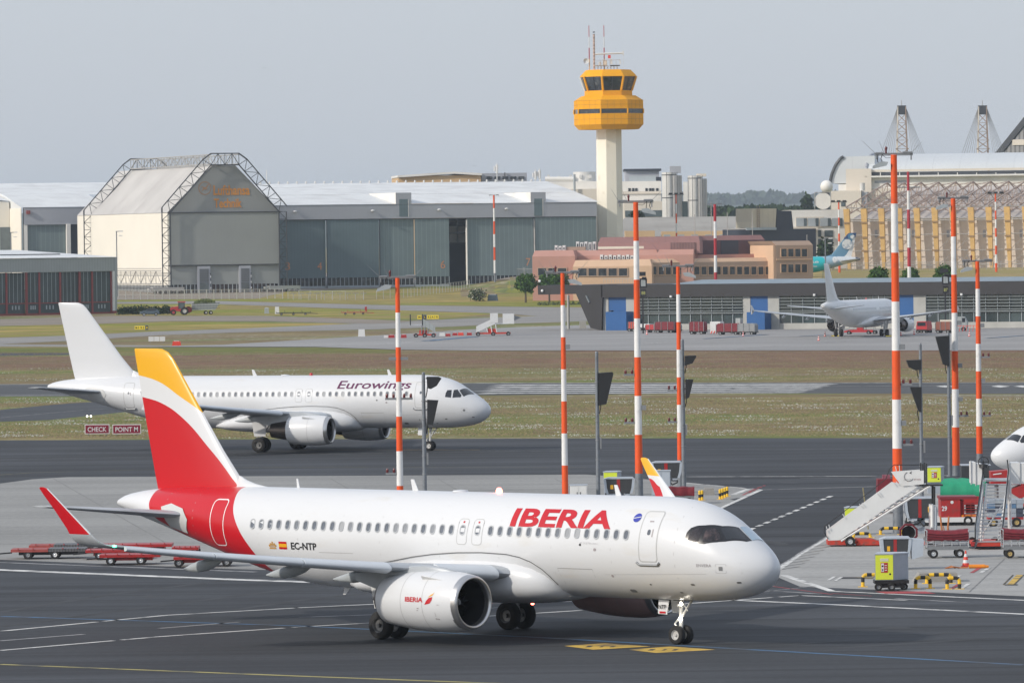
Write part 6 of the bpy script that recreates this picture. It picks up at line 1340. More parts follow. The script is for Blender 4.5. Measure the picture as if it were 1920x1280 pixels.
# the flank visible left of the corner
b=MB(); b.box(-70,14,0,-.7,14.5,zE2+1.5); b.add([(-.7,14,zE2+1.5),(-70,14,zE2+1.5),(-70,14,zE2+9),(-.7,14,zE2+1.5)],[(0,1,2)]); b.build('annex_wall',B_CREAM,t)
b=MB(); b.box(-70,14.5,zE2+1.55,-.7,60,zE2+1.8); b.add([(-.7,14.3,zE2+1.9),(-70,14.3,zE2+9),(-70,60,zRw+.2),(-.7,60,zRw+.2)],[(0,1,2,3)]); b.build('annex_roof',B_ROOF,t)
fbox(WF,'annex_window',B_WINP,t,0,426,28,470,13.6,13.95)
b=MB(); p=WF.h(53,398,-.4); b.box(p[0]-.5,-.8,p[1]-.5,p[0]+.5,-.1,p[1]+.5); b.build('alarm_box',B_REDF,t)
# ---- red-framed hangar ----
RF=Fr(218,589,R(33),D=1470); t=RF.thing('red_framed_hangar','low hangar with dark ribbed doors in red frames, white corner post','hangar')
X=lambda px:RF.h(px,560)[0]
xe=X(218); zf=RF.h(218,482)[1]; zd=RF.h(213,508)[1]; xm=X(-420)
b=MB(); b.box(xm,-.3,zd,xe,1.2,zf); b.build('fascia',B_GCOR,t); b=MB(); b.box(X(214.2),-.4,0,xe,30,zf-.05); b.build('corner_wall',B_GCOR,t); b=MB(); b.box(X(210.2),-.45,.6,X(214),.8,zd); b.build('corner_post',P_WHITE2,t); b=MB(); b.box(X(210.2),-.46,-.2,xe+.02,.8,.6); b.build('plinth',B_REDF,t)
zr=zf+1.9; b=MB(); b.add([(xm,-.6,zf+.04),(xe+.3,-.6,zf+.04),(X(135),26,zr),(xm,26,zr)],[(0,1,2,3)]); b.add([(xe+.3,-.6,zf+.04),(xe+.3,50,zf+.04),(X(135),26,zr)],[(0,1,2)]); b.build('roof',B_ROOF,t)
b=MB(); b.tube((xm,9,zf+.8),(X(150),9,zf+.8),.15,5); b.build('roof_rail',B_TRUSS,t)
posts=[-400,-362,-340,-300,-262,-240,-200,-162,-140,-100,-62,-40,12.7,50.5,74.5,113.5,150.3,173.5,209.3]
for i,(p0,p1) in enumerate(zip(posts,posts[1:])):
    a,c=X(p0),X(p1); v0=.2 if i%3 else .6
    b=MB(); b.box(a+.2,v0,2.7,c-.2,v0+.12,zd-.1); d=b.build('glazed_door',B_RGL,t)
    n=max(2,int((c-a)/1.0)); 
    for j in range(1,n): b=MB(); x=a+(c-a)*j/n; b.box(x-.05,v0-.04,2.7,x+.05,v0-.003,zd-.12); b.build('glazing_bar',B_MULL,d)
    b=MB(); b.box(a+.2,v0,-.2,c-.2,v0+.12,2.55); q=b.build('lower_panel',B_RGL,t)
    b=MB(); b.box(a+.1,v0-.08,2.5,c-.1,v0+.1,2.72); b.build('frame_rail',B_REDF,d); b=MB(); b.box(a+.1,v0-.08,-.35,c-.1,v0+.2,-.02) if False else b.box(a+.1,v0-.1,-.3,c-.1,v0+.1,.35); b.build('frame_rail',B_REDF,q)
    for j in range(3):
        b=MB(); x=a+(c-a)*(.34+.16*j); b.add([(x-.16,v0-.03,1.2),(x+.16,v0-.03,1.2),(x+.16,v0-.03,2.0),(x,v0-.03,2.15),(x-.16,v0-.03,2.0)],[(0,1,2,3,4)]); b.build('small_window',B_MULL,q)
for p0 in posts: b=MB(); x=X(p0); b.box(x-.22,.0,-.3,x+.22,.45,zd-.05); b.build('frame_post',B_REDF,t)
# ---- control tower ----
TF=Fr(1145,528,0.,D=1780); t=TF.thing('control_tower','airport control tower, pale octagonal shaft under a yellow faceted head','control tower')
z=lambda y:TF.h(1145,y)[1]; k=TF.k; s_=1/math.cos(R(22.5))
PH=R(-13.5)
def octa(r): return [(r*math.sin(PH+i*PI/4),-r*math.cos(PH+i*PI/4)) for i in range(8)]
def oprism(bm,prof):
    rings=[[(x,y,zz) for x,y in octa(r)] for r,zz in prof]; bm.loft(rings)
b=MB(); oprism(b,[(25.5*k,0),(24.2*k,z(243))]); b.build('shaft',B_SHAFT,t)
Rr=66.6*k
b=MB(); oprism(b,[(58*k,z(243)),(Rr,z(234)),(Rr,z(213.6))]); b.build('drum_lower_cladding',B_YT,t)
b=MB(); oprism(b,[(Rr*.985,z(213.6)),(Rr*.985,z(205))]); b.build('drum_window_band',B_WIN,t)
for i in range(8):
    x,y=octa(Rr*1.003)[i]; b=MB(); b.tube((x,y,z(213.6)),(x,y,z(205)),.22,6); b.build('mullion',B_YT,t)
b=MB(); oprism(b,[(Rr,z(205)),(Rr,z(189)),(52*k,z(180))]); b.build('drum_upper_cladding',B_YT,t)
b=MB()
for (r,y) in ((Rr+.03,189),(Rr+.03,197),(Rr+.03,224)):
    oc=octa(r)
    for i in range(8): b.tube((*oc[i],z(y)),(*oc[(i+1)%8],z(y)),.05,4)
for i in range(8):
    oc=octa(Rr+.02)
    for f_ in (.25,.5,.75):
        x=oc[i][0]+(oc[(i+1)%8][0]-oc[i][0])*f_; y=oc[i][1]+(oc[(i+1)%8][1]-oc[i][1])*f_; b.tube((x,y,z(234)),(x,y,z(214)),.035,4); b.tube((x,y,z(204.5)),(x,y,z(189)),.035,4)
b.build('cladding_joints',mat('joint_amber',(.42,.20,.02),.6,var=.1),t,kind='stuff')
b=MB(); oprism(b,[(46*k,z(180)),(45.5*k,z(170.5))]); b.build('cab_base',B_YT,t)
b=MB(); oprism(b,[(44*k,z(170.5)),(53*k,z(144.5))]); b.build('cab_glazing',B_WIN,t)
for i in range(8):
    p=octa(45*k)[i]; q=octa(54*k)[i]; b=MB(); b.tube((*p,z(170.5)),(*q,z(144)),.33,6); b.build('cab_mullion',B_YT if i in (0,1,7,2) else P_WHITE2,t)
    p2=octa(44.2*k)[(i+1)%8]; q2=octa(53.2*k)[(i+1)%8]; b=MB(); a_=[(p[j]+p2[j])/2*1.0 for j in (0,1)]; c_=[(q[j]+q2[j])/2 for j in (0,1)]; b.tube((*a_,z(170.5)),(*c_,z(144.5)),.12,4); b.build('cab_mullion',B_NAVY,t)
b=MB(); oprism(b,[(54.5*k,z(144.5)),(53.5*k,z(142)),(43*k,z(131.5))]); b.build('cab_roof',B_YT,t)
b=MB(); oprism(b,[(30*k,z(144)),(30*k,z(158))]); b.build('cab_desk',B_BEIGE,t)
b=MB(); oprism(b,[(30*k,z(180)),(30*k,z(179))]); b.build('balcony_floor',B_FASC,t)
X=lambda px:TF.h(px,200)[0]
for px,top in ((1106,48),(1134,48)):
    zz=[z(131.5)+(z(top)-z(131.5))*f for f in (0,.25,.5,.75,1.)]
    for i in range(4): b=MB(); b.tube((X(px),0,zz[i]),(X(px),0,zz[i+1]),.16-.02*i,6); b.build('antenna_section',[B_OCH,M_DR,P_WHITE2,M_DR][i],t)
b=MB(); b.tube((X(1115),-1,z(131)),(X(1115),-1,z(64)),.28,6); b.build('lattice_mast',mat('mast_salmon',(.5,.36,.30),.6,var=.4,scale=2,lines=(2,1.,.4,.6)),t); b=MB(); b.box(X(1113),-1.4,z(61.5),X(1117),-.6,z(59.5)); b.build('mast_head',B_TRUSS,t)
b=MB(); b.tube((X(1117),-1,z(101.5)),(X(1170),-1,z(100)),.26,8); b.build('radar_boom',P_WHITE2,t); b=MB(); b.box(X(1168),-1.4,z(104),X(1171),-.6,z(97)); b.tube((X(1170),-1,z(104)),(X(1170),-1,z(124)),.05,4); b.build('boom_end',P_WHITE2,t)
b=MB(); b.lathe([(.75,0),(.6,.25),(.001,.35)],(X(1100),-1,z(114.5)),'y',14); b.build('dish',P_WHITE2,t,smooth=True)
for (x0,x1,y0,y1,m,nm) in ((1123,1128.5,116,122,P_WHITE2,'equipment_box'),(1131.5,1139,114,122,B_BEIGE,'equipment_box'),(1145,1148.5,111,121,P_WHITE2,'equipment_box'),(1141,1146,104,110,Q_CONE,'beacon_dome'),(1162.5,1164.5,112,121,P_WHITE2,'equipment_box'),(1145,1163,122.5,124.5,B_TRUSS,'platform'),(1116,1140,122.5,124,B_TRUSSL,'platform')):
    b=MB(); b.box(X(x0),-1.5,z(y1),X(x1),-.2,z(y0)); b.build(nm,m,t)
b=MB()
for x0 in (1120,1126,1132,1138,1144,1150,1156): b.tube((X(x0),-.8,z(131.5)),(X(x0+4),-.8,z(123.5)),.07,4); b.tube((X(x0+4),-.8,z(131.5)),(X(x0),-.8,z(123.5)),.07,4); b.tube((X(x0),-1.6,z(123)),(X(x0),-1.6,z(113.5)),.04,4)
b.tube((X(1120),-1.6,z(113.5)),(X(1163),-1.6,z(113)),.05,4); b.build('platform_frame',B_RUST,t)
# ---- pink and peach operations building ----
def chamf(F,nm,m,par,x0,x1,yt,ys,yb,v0,v1,dx0=4,dx1=4,z0=0,roofm=None):
    """block with chamfered roof edge: wall below ys, sloping band up to yt"""
    a,zs=F.h(x0,ys,v0); c,_=F.h(x1,ys,v0); _,zt=F.h(x0,yt,v0); zb=0 if yb is None else F.h(x0,yb,v0)[1]; zb=zb if z0 is None else z0
    k_=F.k; e=(zt-zs)*.9
    b=MB(); b.box(a,v0,zb,c,v1,zs); w=b.build(nm,m,par)
    b=MB(); lo=[(a,v0,zs),(c,v0,zs),(c,v1,zs),(a,v1,zs)]; hi=[(a+dx0*k_,v0+e,zt),(c-dx1*k_,v0+e,zt),(c-dx1*k_,v1,zt),(a+dx0*k_,v1,zt)]
    b.add(lo+hi,[(0,1,5,4),(1,2,6,5),(2,3,7,6),(3,0,4,7),(4,5,6,7)]); b.build('roof_edge',roofm or m,w); return w
def wins(F,par,lst,y0,y1,v,m=B_WIN,frame=None,fw=.18):
    for (x0,x1) in lst:
        a,zt=F.h(x0,y0,v); c,zb=F.h(x1,y1,v)
        if frame: b=MB(); V,Fc=ring2d([(a-fw,zb-fw),(c+fw,zb-fw),(c+fw,zt+fw),(a-fw,zt+fw)],[(a,zb),(c,zb),(c,zt),(a,zt)]); b.add([(x,v-.12,z) for x,z in V],Fc); b.add([(x,v-.12,z) for x,z in V[:4]]+[(x,v+.1,z) for x,z in V[:4]],[(0,1,5,4),(1,2,6,5),(2,3,7,6),(3,0,4,7)]); w=b.build('window',frame,par)
        else: w=None
        b=MB(); b.box(a,v-.05,zb,c,v+.05,zt); p=b.build('pane' if w else 'window',m,w or par)
F=Fr(1075,558,R(-6),D=1545,z=.5); t=F.thing('operations_building','salmon pink and peach low office block with square windows, below the control tower','office building')
w=chamf(F,'wing_wall',B_PINK,t,998,1078,470,481,None,3,40); wins(F,w,[(1009,1024),(1028,1043),(1046,1062)],503,516,2.9,B_WIN,B_TAN)
chamf(F,'back_wing_wall',B_PINK,t,1070,1300,470,480,None,9,34,dx1=0)
w=chamf(F,'front_wall',B_PEACH,t,1074,1222,488,500,None,0,20); wins(F,w,[(1084.5,1100),(1103.5,1118.5),(1122,1137.5),(1141,1156.5),(1160.5,1176)],503.5,517,-.1,B_WIN,B_TAN)
b=MB()
for i in range(12): p=HP(F,1132+i*5,524,-1.5); b.tube((p[0],-1.5,p[2]-.8),(p[0],-1.5,p[2]+.4),.05,4)
p,q_=HP(F,1132,522.5,-1.5),HP(F,1187,522,-1.5); b.tube(p,q_,.06,4); b.build('roof_railing',B_MULL,t,kind='stuff')
for (x0,x1,y0,y1,v,n) in ((1040,1062,460,469,12,3),(1080,1119,453,469,14,5),(1125,1190,477.5,486,8,8)):
    for i in range(n): xx=x0+(x1-x0)*i/n; o=fbox(F,'cooling_unit',P_WHITE2,t,xx,y0+(i%2)*1.2,xx+(x1-x0)/n*.72,y1,v,v+2.2); fbox(F,'cooling_grille',B_TRUSS,o,xx+(x1-x0)/n*.2,y0+4,xx+(x1-x0)/n*.5,y1-1.2,v-.08,v-.02)
fbox(F,'plant_screen',B_RUST,t,1062,463,1098,470,12.5,13)
chamf(F,'upper_storey_wall',B_ROSEW,t,1121,1312,445,456,478,14,34,dx0=5,dx1=3,roofm=B_ROSE,z0=None)
fbox(F,'upper_louvre',mat('louvre_rose',(.20,.115,.11),.6,var=.1,lines=(0,.7,.3,.75)),t,1257,455,1304,475,13.8,13.98); fbox(F,'upper_railing',B_BEIGE,t,1121,462.5,1207,466,10.,10.2)
q=MB(); q.lathe([(3.2,0),(3.2,.8)],(0,0,0),'y',18,0,PI/2); p=HP(F,1208,478,9.5); o=q.build('curved_stair_hood',B_ROSE,t); o.location=p
F2=Fr(1222,558,R(26),D=1548,z=.5); t2=F2.thing('operations_building','shaded tan wing with a long row of dark windows and a two-storey end block','office building')
w=chamf(F2,'long_wall',B_TAN,t2,1200,1452,486,493,None,0,14,roofm=B_PEACH,dx0=0); wins(F2,w,[(1208+13.35*i-(0 if i<20 else 0),1217.5+13.35*i) for i in range(18)],500.,514.5,-.1,B_WIN,B_PEACH,.14)
chamf(F2,'upper_wall_shaded',B_ROSESH,t2,1309,1434,442,451,480,10,22,roofm=B_ROSE,z0=None); fbox(F2,'dark_louvre',B_NAVY,t2,1352,451,1385,478,9.8,9.98)
fbox(F2,'terrace_wall',B_PINK,t2,1270,478,1450,492,7,7.4)
w=chamf(F2,'end_block_wall',B_TAN,t2,1455,1524,452,460,None,-3,12,roofm=B_TAN,dx0=-6,dx1=4)
b=MB(); a=F2.h(1455,500,-3)[0]; zt_=F2.h(1455,460,-3)[1]; b.box(a-.6,-2.9,0,a-.03,9,zt_); b.build('end_block_flank',B_PEACH,t2)
a=F2.h(1437,500,2)[0]; b=MB(); b.prism([(a,2,0),(F2.h(1455,500,-3)[0]-.62,-2.9,0),(F2.h(1455,500,-3)[0]-.62,8,0),(a,8,0)],(0,0,zt_)); b.build('end_block_flank',B_PEACH,t2)
for y0,y1 in ((466.5,481),(495.5,510.5)): wins(F2,w,[(1464.5,1474.5),(1477.5,1487.5),(1490.5,1500.5),(1503,1513)],y0,y1,-3.1,B_WIN,B_PEACH,.12)
fbox(F2,'string_course',B_PEACH,w,1456,485,1523,487,-3.3,-3.05)
for x,y0 in ((1303,402),(1334,378),(1364,398),(1411,400),(1513,440)): b=MB(); p=HP(F2,x,450,16); zz=F2.h(x,y0,16)[1]; b.tube((p[0],16,p[2]-2),(p[0],16,zz),.10,5); b.build('roof_aerial',B_TRUSSL,t2)
# ---- works behind ----
F=Fr(1290,520,R(4),D=1900,z=4.5); t=F.thing('workshop','long workshop with a worn grey felt roof behind the pink block','workshop')
b=MB(); b.add([HP(F,1130,444,0),HP(F,1415,444,0),HP(F,1462,404.5,40),HP(F,1172,408,40)],[(0,1,2,3)]); b.build('roof',B_OLD,t)
fbox(F,'wall',B_OCH,t,1172,433,1228,446,-2,-.2,z0=0); fbox(F,'wall',B_OCH,t,1240,434,1400,447,-1,-.2,z0=0)
fbox(F,'wall',B_BEIGE,t,1366,430,1406,452,-4,-1.2,z0=0); fbox(F,'roof_plant',B_PINK,t,1369,436,1402,452,-5,-4.1,z0=0)
b=MB(); b.prism([HP(F,1378,428,-1.5),HP(F,1408,412,-1.5),HP(F,1410,428,-1.5)],(0,3,0)); b.build('gable_end',B_FASC,t)
for x in range(1245,1400,26): fbox(F,'roof_unit',B_MULL,t,x,440,x+12,444.5,-4,-2.5)
F=Fr(1450,520,R(20),D=1800,z=4.5); t=F.thing('concrete_block_building','board-marked concrete stair head on a navy black facade','building')
fbox(F,'facade',B_NAVY,t,1405,430,1531,520,0,20,z0=0)
b=MB(); b.prism([HP(F,1410,391,-.5),HP(F,1456,391,-.5),HP(F,1454,428,-.5),HP(F,1410,428,-.5)],(0,12,0)); b.build('stair_head',B_TANC,t)
b=MB(); b.prism([HP(F,1456.5,395,1),HP(F,1484,395,1),HP(F,1488,432,1),HP(F,1455,432,1)],(0,12,0)); b.build('dark_core',B_NAVY,t)
for i in range(9): fbox(F,'ladder_rung',B_RUST,t,1420,392+i*4,1424,393+i*4,-1,-.8)
fbox(F,'ladder_rail',B_RUST,t,1419.4,386,1420.2,428,-1,-.8); fbox(F,'ladder_rail',B_RUST,t,1424,386,1424.8,428,-1,-.8)
fbox(F,'ledge',B_MULL,t,1400,427,1456,431,-1.4,-.6)
F=Fr(1520,520,R(8),D=1880,z=4.5); t=F.thing('white_office','white office wing with strip windows left of the curved-roof hangar','building')
fbox(F,'wall',B_WHITEB,t,1484,394,1592,520,0,16,z0=0); fbox(F,'slab_edge',B_BEIGE,t,1480,426,1534,431,-3,-.2)
fbox(F,'recess',B_BEIGE,t,1492,407,1545,426,-.25,-.05)
for x in (1493,1515,1538,1560): 
    fbox(F,'window',B_MULL,t,x,409,x+15,424,-.45,-.28); fbox(F,'window',B_WINP,t,x+14,409,x+20,424,-.45,-.28)
for y in (432,448,463): fbox(F,'window',B_WINP,t,1546,y,1562,y+12,-.2,-.05); fbox(F,'window',B_WINP,t,1534,y,1540,y+12,-.2,-.05)
# silos and factory
for i,(x0,x1,yt,lab,grp) in enumerate(((1243,1281,323,'broad pale steel silo with grey box on top, left of the two tall silos',None),(1291.5,1328,330,'tall pale steel silo, right one of the two beside the wooded hills',None))):
    F=Fr((x0+x1)/2,520,0,D=2050,z=4.5); t=F.thing('silo',lab,'silo','steel silos'); k_=F.k; r=(x1-x0)/2*k_; zt=F.h(1262,yt)[1]
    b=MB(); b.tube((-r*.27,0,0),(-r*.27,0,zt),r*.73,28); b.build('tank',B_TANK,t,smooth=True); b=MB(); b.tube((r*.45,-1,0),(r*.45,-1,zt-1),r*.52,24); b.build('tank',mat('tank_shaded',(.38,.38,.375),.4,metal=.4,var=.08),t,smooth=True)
    b=MB(); b.box(-r*.2 if i==0 else -r*.1,-1.5,zt-.3,r*.9,2,zt+(1.9 if i==0 else .6)); b.build('head_box',B_FASC if i==0 else B_BEIGE,t)
    for f_ in (.25,.5,.75,.97): b=MB(); b.tube((-r*.27,0,zt*f_),(-r*.27,0,zt*f_+.25),r*.75,28); b.build('stiffening_ring',B_TRUSS,t,smooth=True)
    for u in (-.55,.0,.5): b=MB(); b.tube((r*u,-r*.95,0),(r*u,-r*.95,zt),.10,4); b.build('riser_pipe',B_TRUSS,t)
F=Fr(1200,520,0,D=2100,z=4.5); t=F.thing('factory','white factory halls with pipes and rooftop plant right of the tower shaft','factory')
fbox(F,'white_hall',B_WHITEB,t,1110,341,1240,385,0,30,z0=0); fbox(F,'upper_hall',B_FASC,t,1172,320,1236,341,8,30,z0=0); fbox(F,'roof_edge',B_NAVY,t,1170,317,1240,320,7,30)
fbox(F,'skylight',B_MULL,t,1180,330,1230,340,4,6); fbox(F,'blue_plinth',B_NAVY,t,1226,332,1240,341,4.5,6)
for x in (1178,1185,1191,1210,1217,1222,1230): fbox(F,'window',B_WIN,t,x,353,x+4.5,359.5,-.2,-.05)
fbox(F,'string_course',B_BEIGE,t,1110,360,1240,363,-.5,-.1); fbox(F,'lower_hall',B_BEIGE,t,1170,378,1256,420,-12,-2,z0=0); fbox(F,'lower_glass',B_WINP,t,1172,395,1250,406,-12.3,-12.05); fbox(F,'glass_stair',B_TGL,t,1254,378,1290,412,-10,-3,z0=0); fbox(F,'link_wall',B_WHITEB,t,1281,341,1292,400,-1,-.1,z0=0)
F=Fr(1060,520,0,D=2000,z=4.5); t=F.thing('factory','factory with round tank and fat pipes left of the tower shaft','factory')
fbox(F,'white_hall',B_WHITEB,t,1020,341,1135,372,4,26,z0=0); fbox(F,'lower_hall',B_BEIGE,t,1060,355,1125,400,0,3.9,z0=0)
b=MB(); p=HP(F,1096,322,6); b.tube((p[0],12,p[2]-3.2),(p[0],12,p[2]),3.5,24); b.build('round_tank',B_TANK,t,smooth=True)
b=MB(); p=HP(F,1022,336,5); q_=HP(F,1075,336,5); b.tube(p,q_,.75,10); b.build('fat_pipe',B_WHITEB,t,smooth=True)
b=MB(); p=HP(F,1077,356,3); b.tube((p[0],-1,p[2]-3),(p[0],-1,F.h(1077,327,-1)[1]),.35,8); b.build('stack',B_MULL,t)
for x in (1026,1034,1045,1058,1068,1086,1104): fbox(F,'roof_unit',B_TANK,t,x,328+(x%3)*2,x+5,334,8,10)
# ---- dark terminal ----
KF=Fr(1140,616,R(-25),D=1128,z=.45); t=KF.thing('terminal_pier','long charcoal pier building with louvred windows and tall blue doors','terminal')
zt=KF.h(1140,534)[1]; zf=KF.h(1140,557.5)[1]; X=lambda px:KF.h(px,590)[0]
xe=X(2300); b=MB(); b.box(X(1130),-.6,zf,xe,1.,zt); b.build('fascia',B_TDARK,t)
b=MB(); b.prism([HP(KF,1008,535,-.6),HP(KF,1130.2,534,-.6),(X(1130),-.6,0),HP(KF,1107,614.5,-.6),HP(KF,1080,551,-.6),HP(KF,1009,552.5,-.6)],(0,6,0)); b.build('cantilever_end',B_TDARK,t)
b=MB(); b.box(X(1010),1.1,zt-.3,xe,30,zt-.05); b.build('roof_deck',B_TDARK,t)
b=MB(); a=X(1250); b.add([(a,2,zt),(xe,2,zt),(xe,9,zt+.7),(a+3,9,zt+.7)],[(0,1,2,3)]); b.add([(a,2,zt),(a+3,9,zt+.7),(a+3,16,zt)],[(0,1,2)]); b.add([(xe,9,zt+.7),(a+3,9,zt+.7),(a+3,16,zt),(xe,16,zt)],[(0,1,2,3)]); b.build('seamed_roof',B_TROOF,t)
segs=[('c',1130,1141),('b',1141,1174),('c',1174,1195),('l',1195,1393),('c',1393,1407),('b',1407,1440),('c',1440,1461),('l',1461,1680),('c',1680,1686),('b',1686,1713),('c',1713,1736),('l',1736,1960),('c',1960,1970),('b',1970,2000),('c',2000,2020),('l',2020,2290)]
zb=KF.h(1140,604)[1]; z1_=KF.h(1200,586)[1]
for kd,p0,p1 in segs:
    a,c=X(p0),X(p1)
    if kd=='c': b=MB(); b.box(a,0,0,c,.5,zf); b.build('concrete_pier',B_CONC,t)
    if kd=='b':
        b=MB(); b.box(a,.1,0,c,.5,zf); d=b.build('blue_door',B_BLUE,t)
    if kd=='l':
        b=MB(); b.box(a,.1,0,c,.5,1.05); b.build('concrete_plinth',B_CONC,t)
        b=MB(); b.box(a,.35,1.05,c,.4,zf); gl=b.build('glazing',B_TGL,t)
        for j in range(10): b=MB(); x=a+(c-a)*(j+.0)/10; b.box(x-.05,.18,1.05,x+.05,.34,zf); b.build('glazing_post',B_MULL,gl)
        for j in range(5): z=z1_+(zf-z1_)*(j+.2)/5; b=MB(); b.box(a,-.25,z,c,.12,z+.10); b.build('louvre_blade',B_LOUV,t)
        b=MB(); b.box(a,-.12,z1_-.25,c,.15,z1_-.1); b.build('transom',B_LOUV,t)
        rr=random.Random(p0)
        for j in range(9): b=MB(); x=a+(c-a)*rr.random()*.93; h=rr.uniform(.8,1.9); b.box(x,3,.6,x+rr.uniform(1,3),3.4,.9+h); b.build('interior_furniture',rr.choice([B_GCOR,B_CONC,B_TDARK,B_DOOR]),t)
b=MB(); b.box(X(1120),12,0,xe,12.4,zf); b.build('interior_back_wall',mat('interior_green',(.05,.07,.065),.8,var=.3,scale=.3),t)
fbox(KF,'blue_porch',B_BLUE,t,1135.5,584.5,1174.5,617,-3,-.1,z0=0); fbox(KF,'blue_porch',B_BLUE,t,1400,585,1434,616,-3,-.1,z0=0)
fbox(KF,'porch_vent',B_NAVY,t,1141,582,1146,585,-2,-1)
for x,y in ((1258,556),(1527,553),(1803,552)): p=HP(KF,x,y,-.9); b=MB(); b.box(p[0]-.18,-1.1,p[2]-.15,p[0]+.18,-.65,p[2]+.2); b.build('wall_lamp',P_WHITE2,t)
b=MB(); p,q_=HP(KF,1099,554,-.7),HP(KF,1105,567,-.7); b.tube(p,q_,.16,5); b.build('facade_sign',B_LOUV,t)
for x,y in ((1012,527),(1017,545)): p=HP(KF,x,y,-.8); b=MB(); b.lathe([(.25,0),(.2,-.2),(.001,-.25)],p,'y',10); b.build('wall_lamp',P_WHITE2,t)
f=Fr(1066,617,0); b=MB(); H_=f.h(1065,553)[1]; b.tube((0,0,0),(0,0,H_),.24,12); o=b.build('concrete_column',B_CONC,None,smooth=True); o.location=f.o; tag(o,'slim round column under the terminal overhang','column')
f=Fr(1096,616,0); b=MB(); b.box(-.9,0,0,.3,.8,1.4); o=b.build('switch_cabinet',B_CONC,None); o.location=f.o; tag(o,'pale switch cabinet at the foot of the slanted terminal end','cabinet')
# stand number boards
for lab,px,py,base,txt in (('stand number board reading 88 behind the tallest middle mast',1206,522,618,'88'),('stand number board reading 87 by the second mast from the right',1773,516,612,'87')):
    f=Fr(px,base,0,D=1085,z=.42); t=f.thing('stand_number_board',lab,'stand sign','stand number boards'); a,zt_=f.h(px-7,py); c,_=f.h(px+7,py)
    b=MB(); b.box(-.12,.1,0,.12,.3,zt_-2.2); b.build('pole',B_TDARK,t); b=MB(); zb_=f.h(px,py+18)[1]; b.box(a,0,zb_,c,.25,zt_); s=b.build('sign_frame',B_TDARK,t); b=MB(); b.box(a+.25,-.03,zb_+.3,c-.25,-.005,zt_-.25); b.build('sign_face',B_GCOR,s)
    b=MB(); zc=f.h(px,py+34)[1]; b.box(a+.15,0,zc,c-.15,.2,zb_-.2); s=b.build('number_box',B_TDARK,t); lettering(txt,lambda u,v:(a+.3+u,-.02,zc+.35+v),c-a-.6,.55,mat('number_olive',(.35,.36,.12),.6),s,'lettering',.02,0)
    b=MB(); b.box(a+.4,-.5,zt_,c-.1,.2,zt_+.25) ; b.box(a-.3,0,zt_+.4,c-.2,.3,zt_+1.1); b.build('camera_housing',B_TDARK,t)
# ---- column hangar ----
CF=Fr(1587,499.5,R(-17),D=1840,z=6.6); t=CF.thing('girder_roof_hangar','broad blush-walled hangar with tapered yellow columns and brown lattice roof girders','hangar')
colx=[1587,1619.5,1652,1685.5,1718.5,1752,1786,1820,1853.5,1888,1922,1957,1992,2028]
wv=3.; zw=CF.h(1650,411,wv)[1]; ztop=CF.h(1650,391)[1]; a=CF.h(1560,460,wv)[0]; c=CF.h(2100,460,wv)[0]
b=MB(); b.box(CF.h(1592,460,wv)[0],wv,-1,c,wv+1,zw); b.build('wall',B_CW,t)
rvv=62; zrr=CF.h(1750,350,rvv)[1]
b=MB(); b.add([(CF.h(1596,460,wv)[0],wv,zw+.05),(c,wv,zw+.05),(c,rvv,zrr),(CF.h(1596,460,wv)[0]+3,rvv,zrr)],[(0,1,2,3)]); b.build('roof',B_GROOF,t)
cols=[CF.h(x,450)[0] for x in colx]
for i,x in enumerate(cols):
    b=MB(); b.prism([(x-.85,0,ztop),(x+.85,0,ztop),(x+.95,0,ztop-2.5),(x+1.15,0,-.5),(x+.35,0,-.5)],(0,1.1,0)); cl=b.build('tapered_column',B_COL,t)
    for zz in (.3,.52,.76): b=MB(); b.box(x-.6,-.25,ztop*zz,x+1.2,-.02,ztop*zz+.5); b.build('bracket',mat('bracket_brown',(.3,.19,.09),.7),cl)
for y in (410,413.5,440,470,497): b=MB(); z0=CF.h(1700,y,0)[1]; b.tube((cols[0],.6,z0),(cols[-1],.6,z0),.16 if y<420 else .12,5); b.build('wind_rail',B_TRUSSL,t)
for i in (0,1,2,5,6,9,10): b=MB(); x0_,x1_=cols[i],cols[i+1]; b.tube((x0_,1.2,ztop*.28),(x1_,1.2,ztop*.55),.09,4); b.tube((x0_,1.2,ztop*.05),(x1_,1.2,ztop*.28),.09,4); b.build('wind_brace',B_TRUSSL,t)
for px in (1640,1710,1775,1843,1912): fbox(CF,'wall_window',B_FASC,t,px,431,px+5.5,445,wv-.1,wv-.02)
b=MB(); truss(b,Vector((cols[0],.5,ztop+.2)),Vector((cols[-1],.5,ztop+.2)),Vector((0,0,.001)),1,.12,.1); b.build('eaves_rail',B_TRUSSL,t)
zp=CF.h(1712,334,50)[1]-2.2
def node(i,f): # roof girder node along column i
    return Vector((cols[i],50*f,ztop-2.0+(zp-ztop+.4)*f))
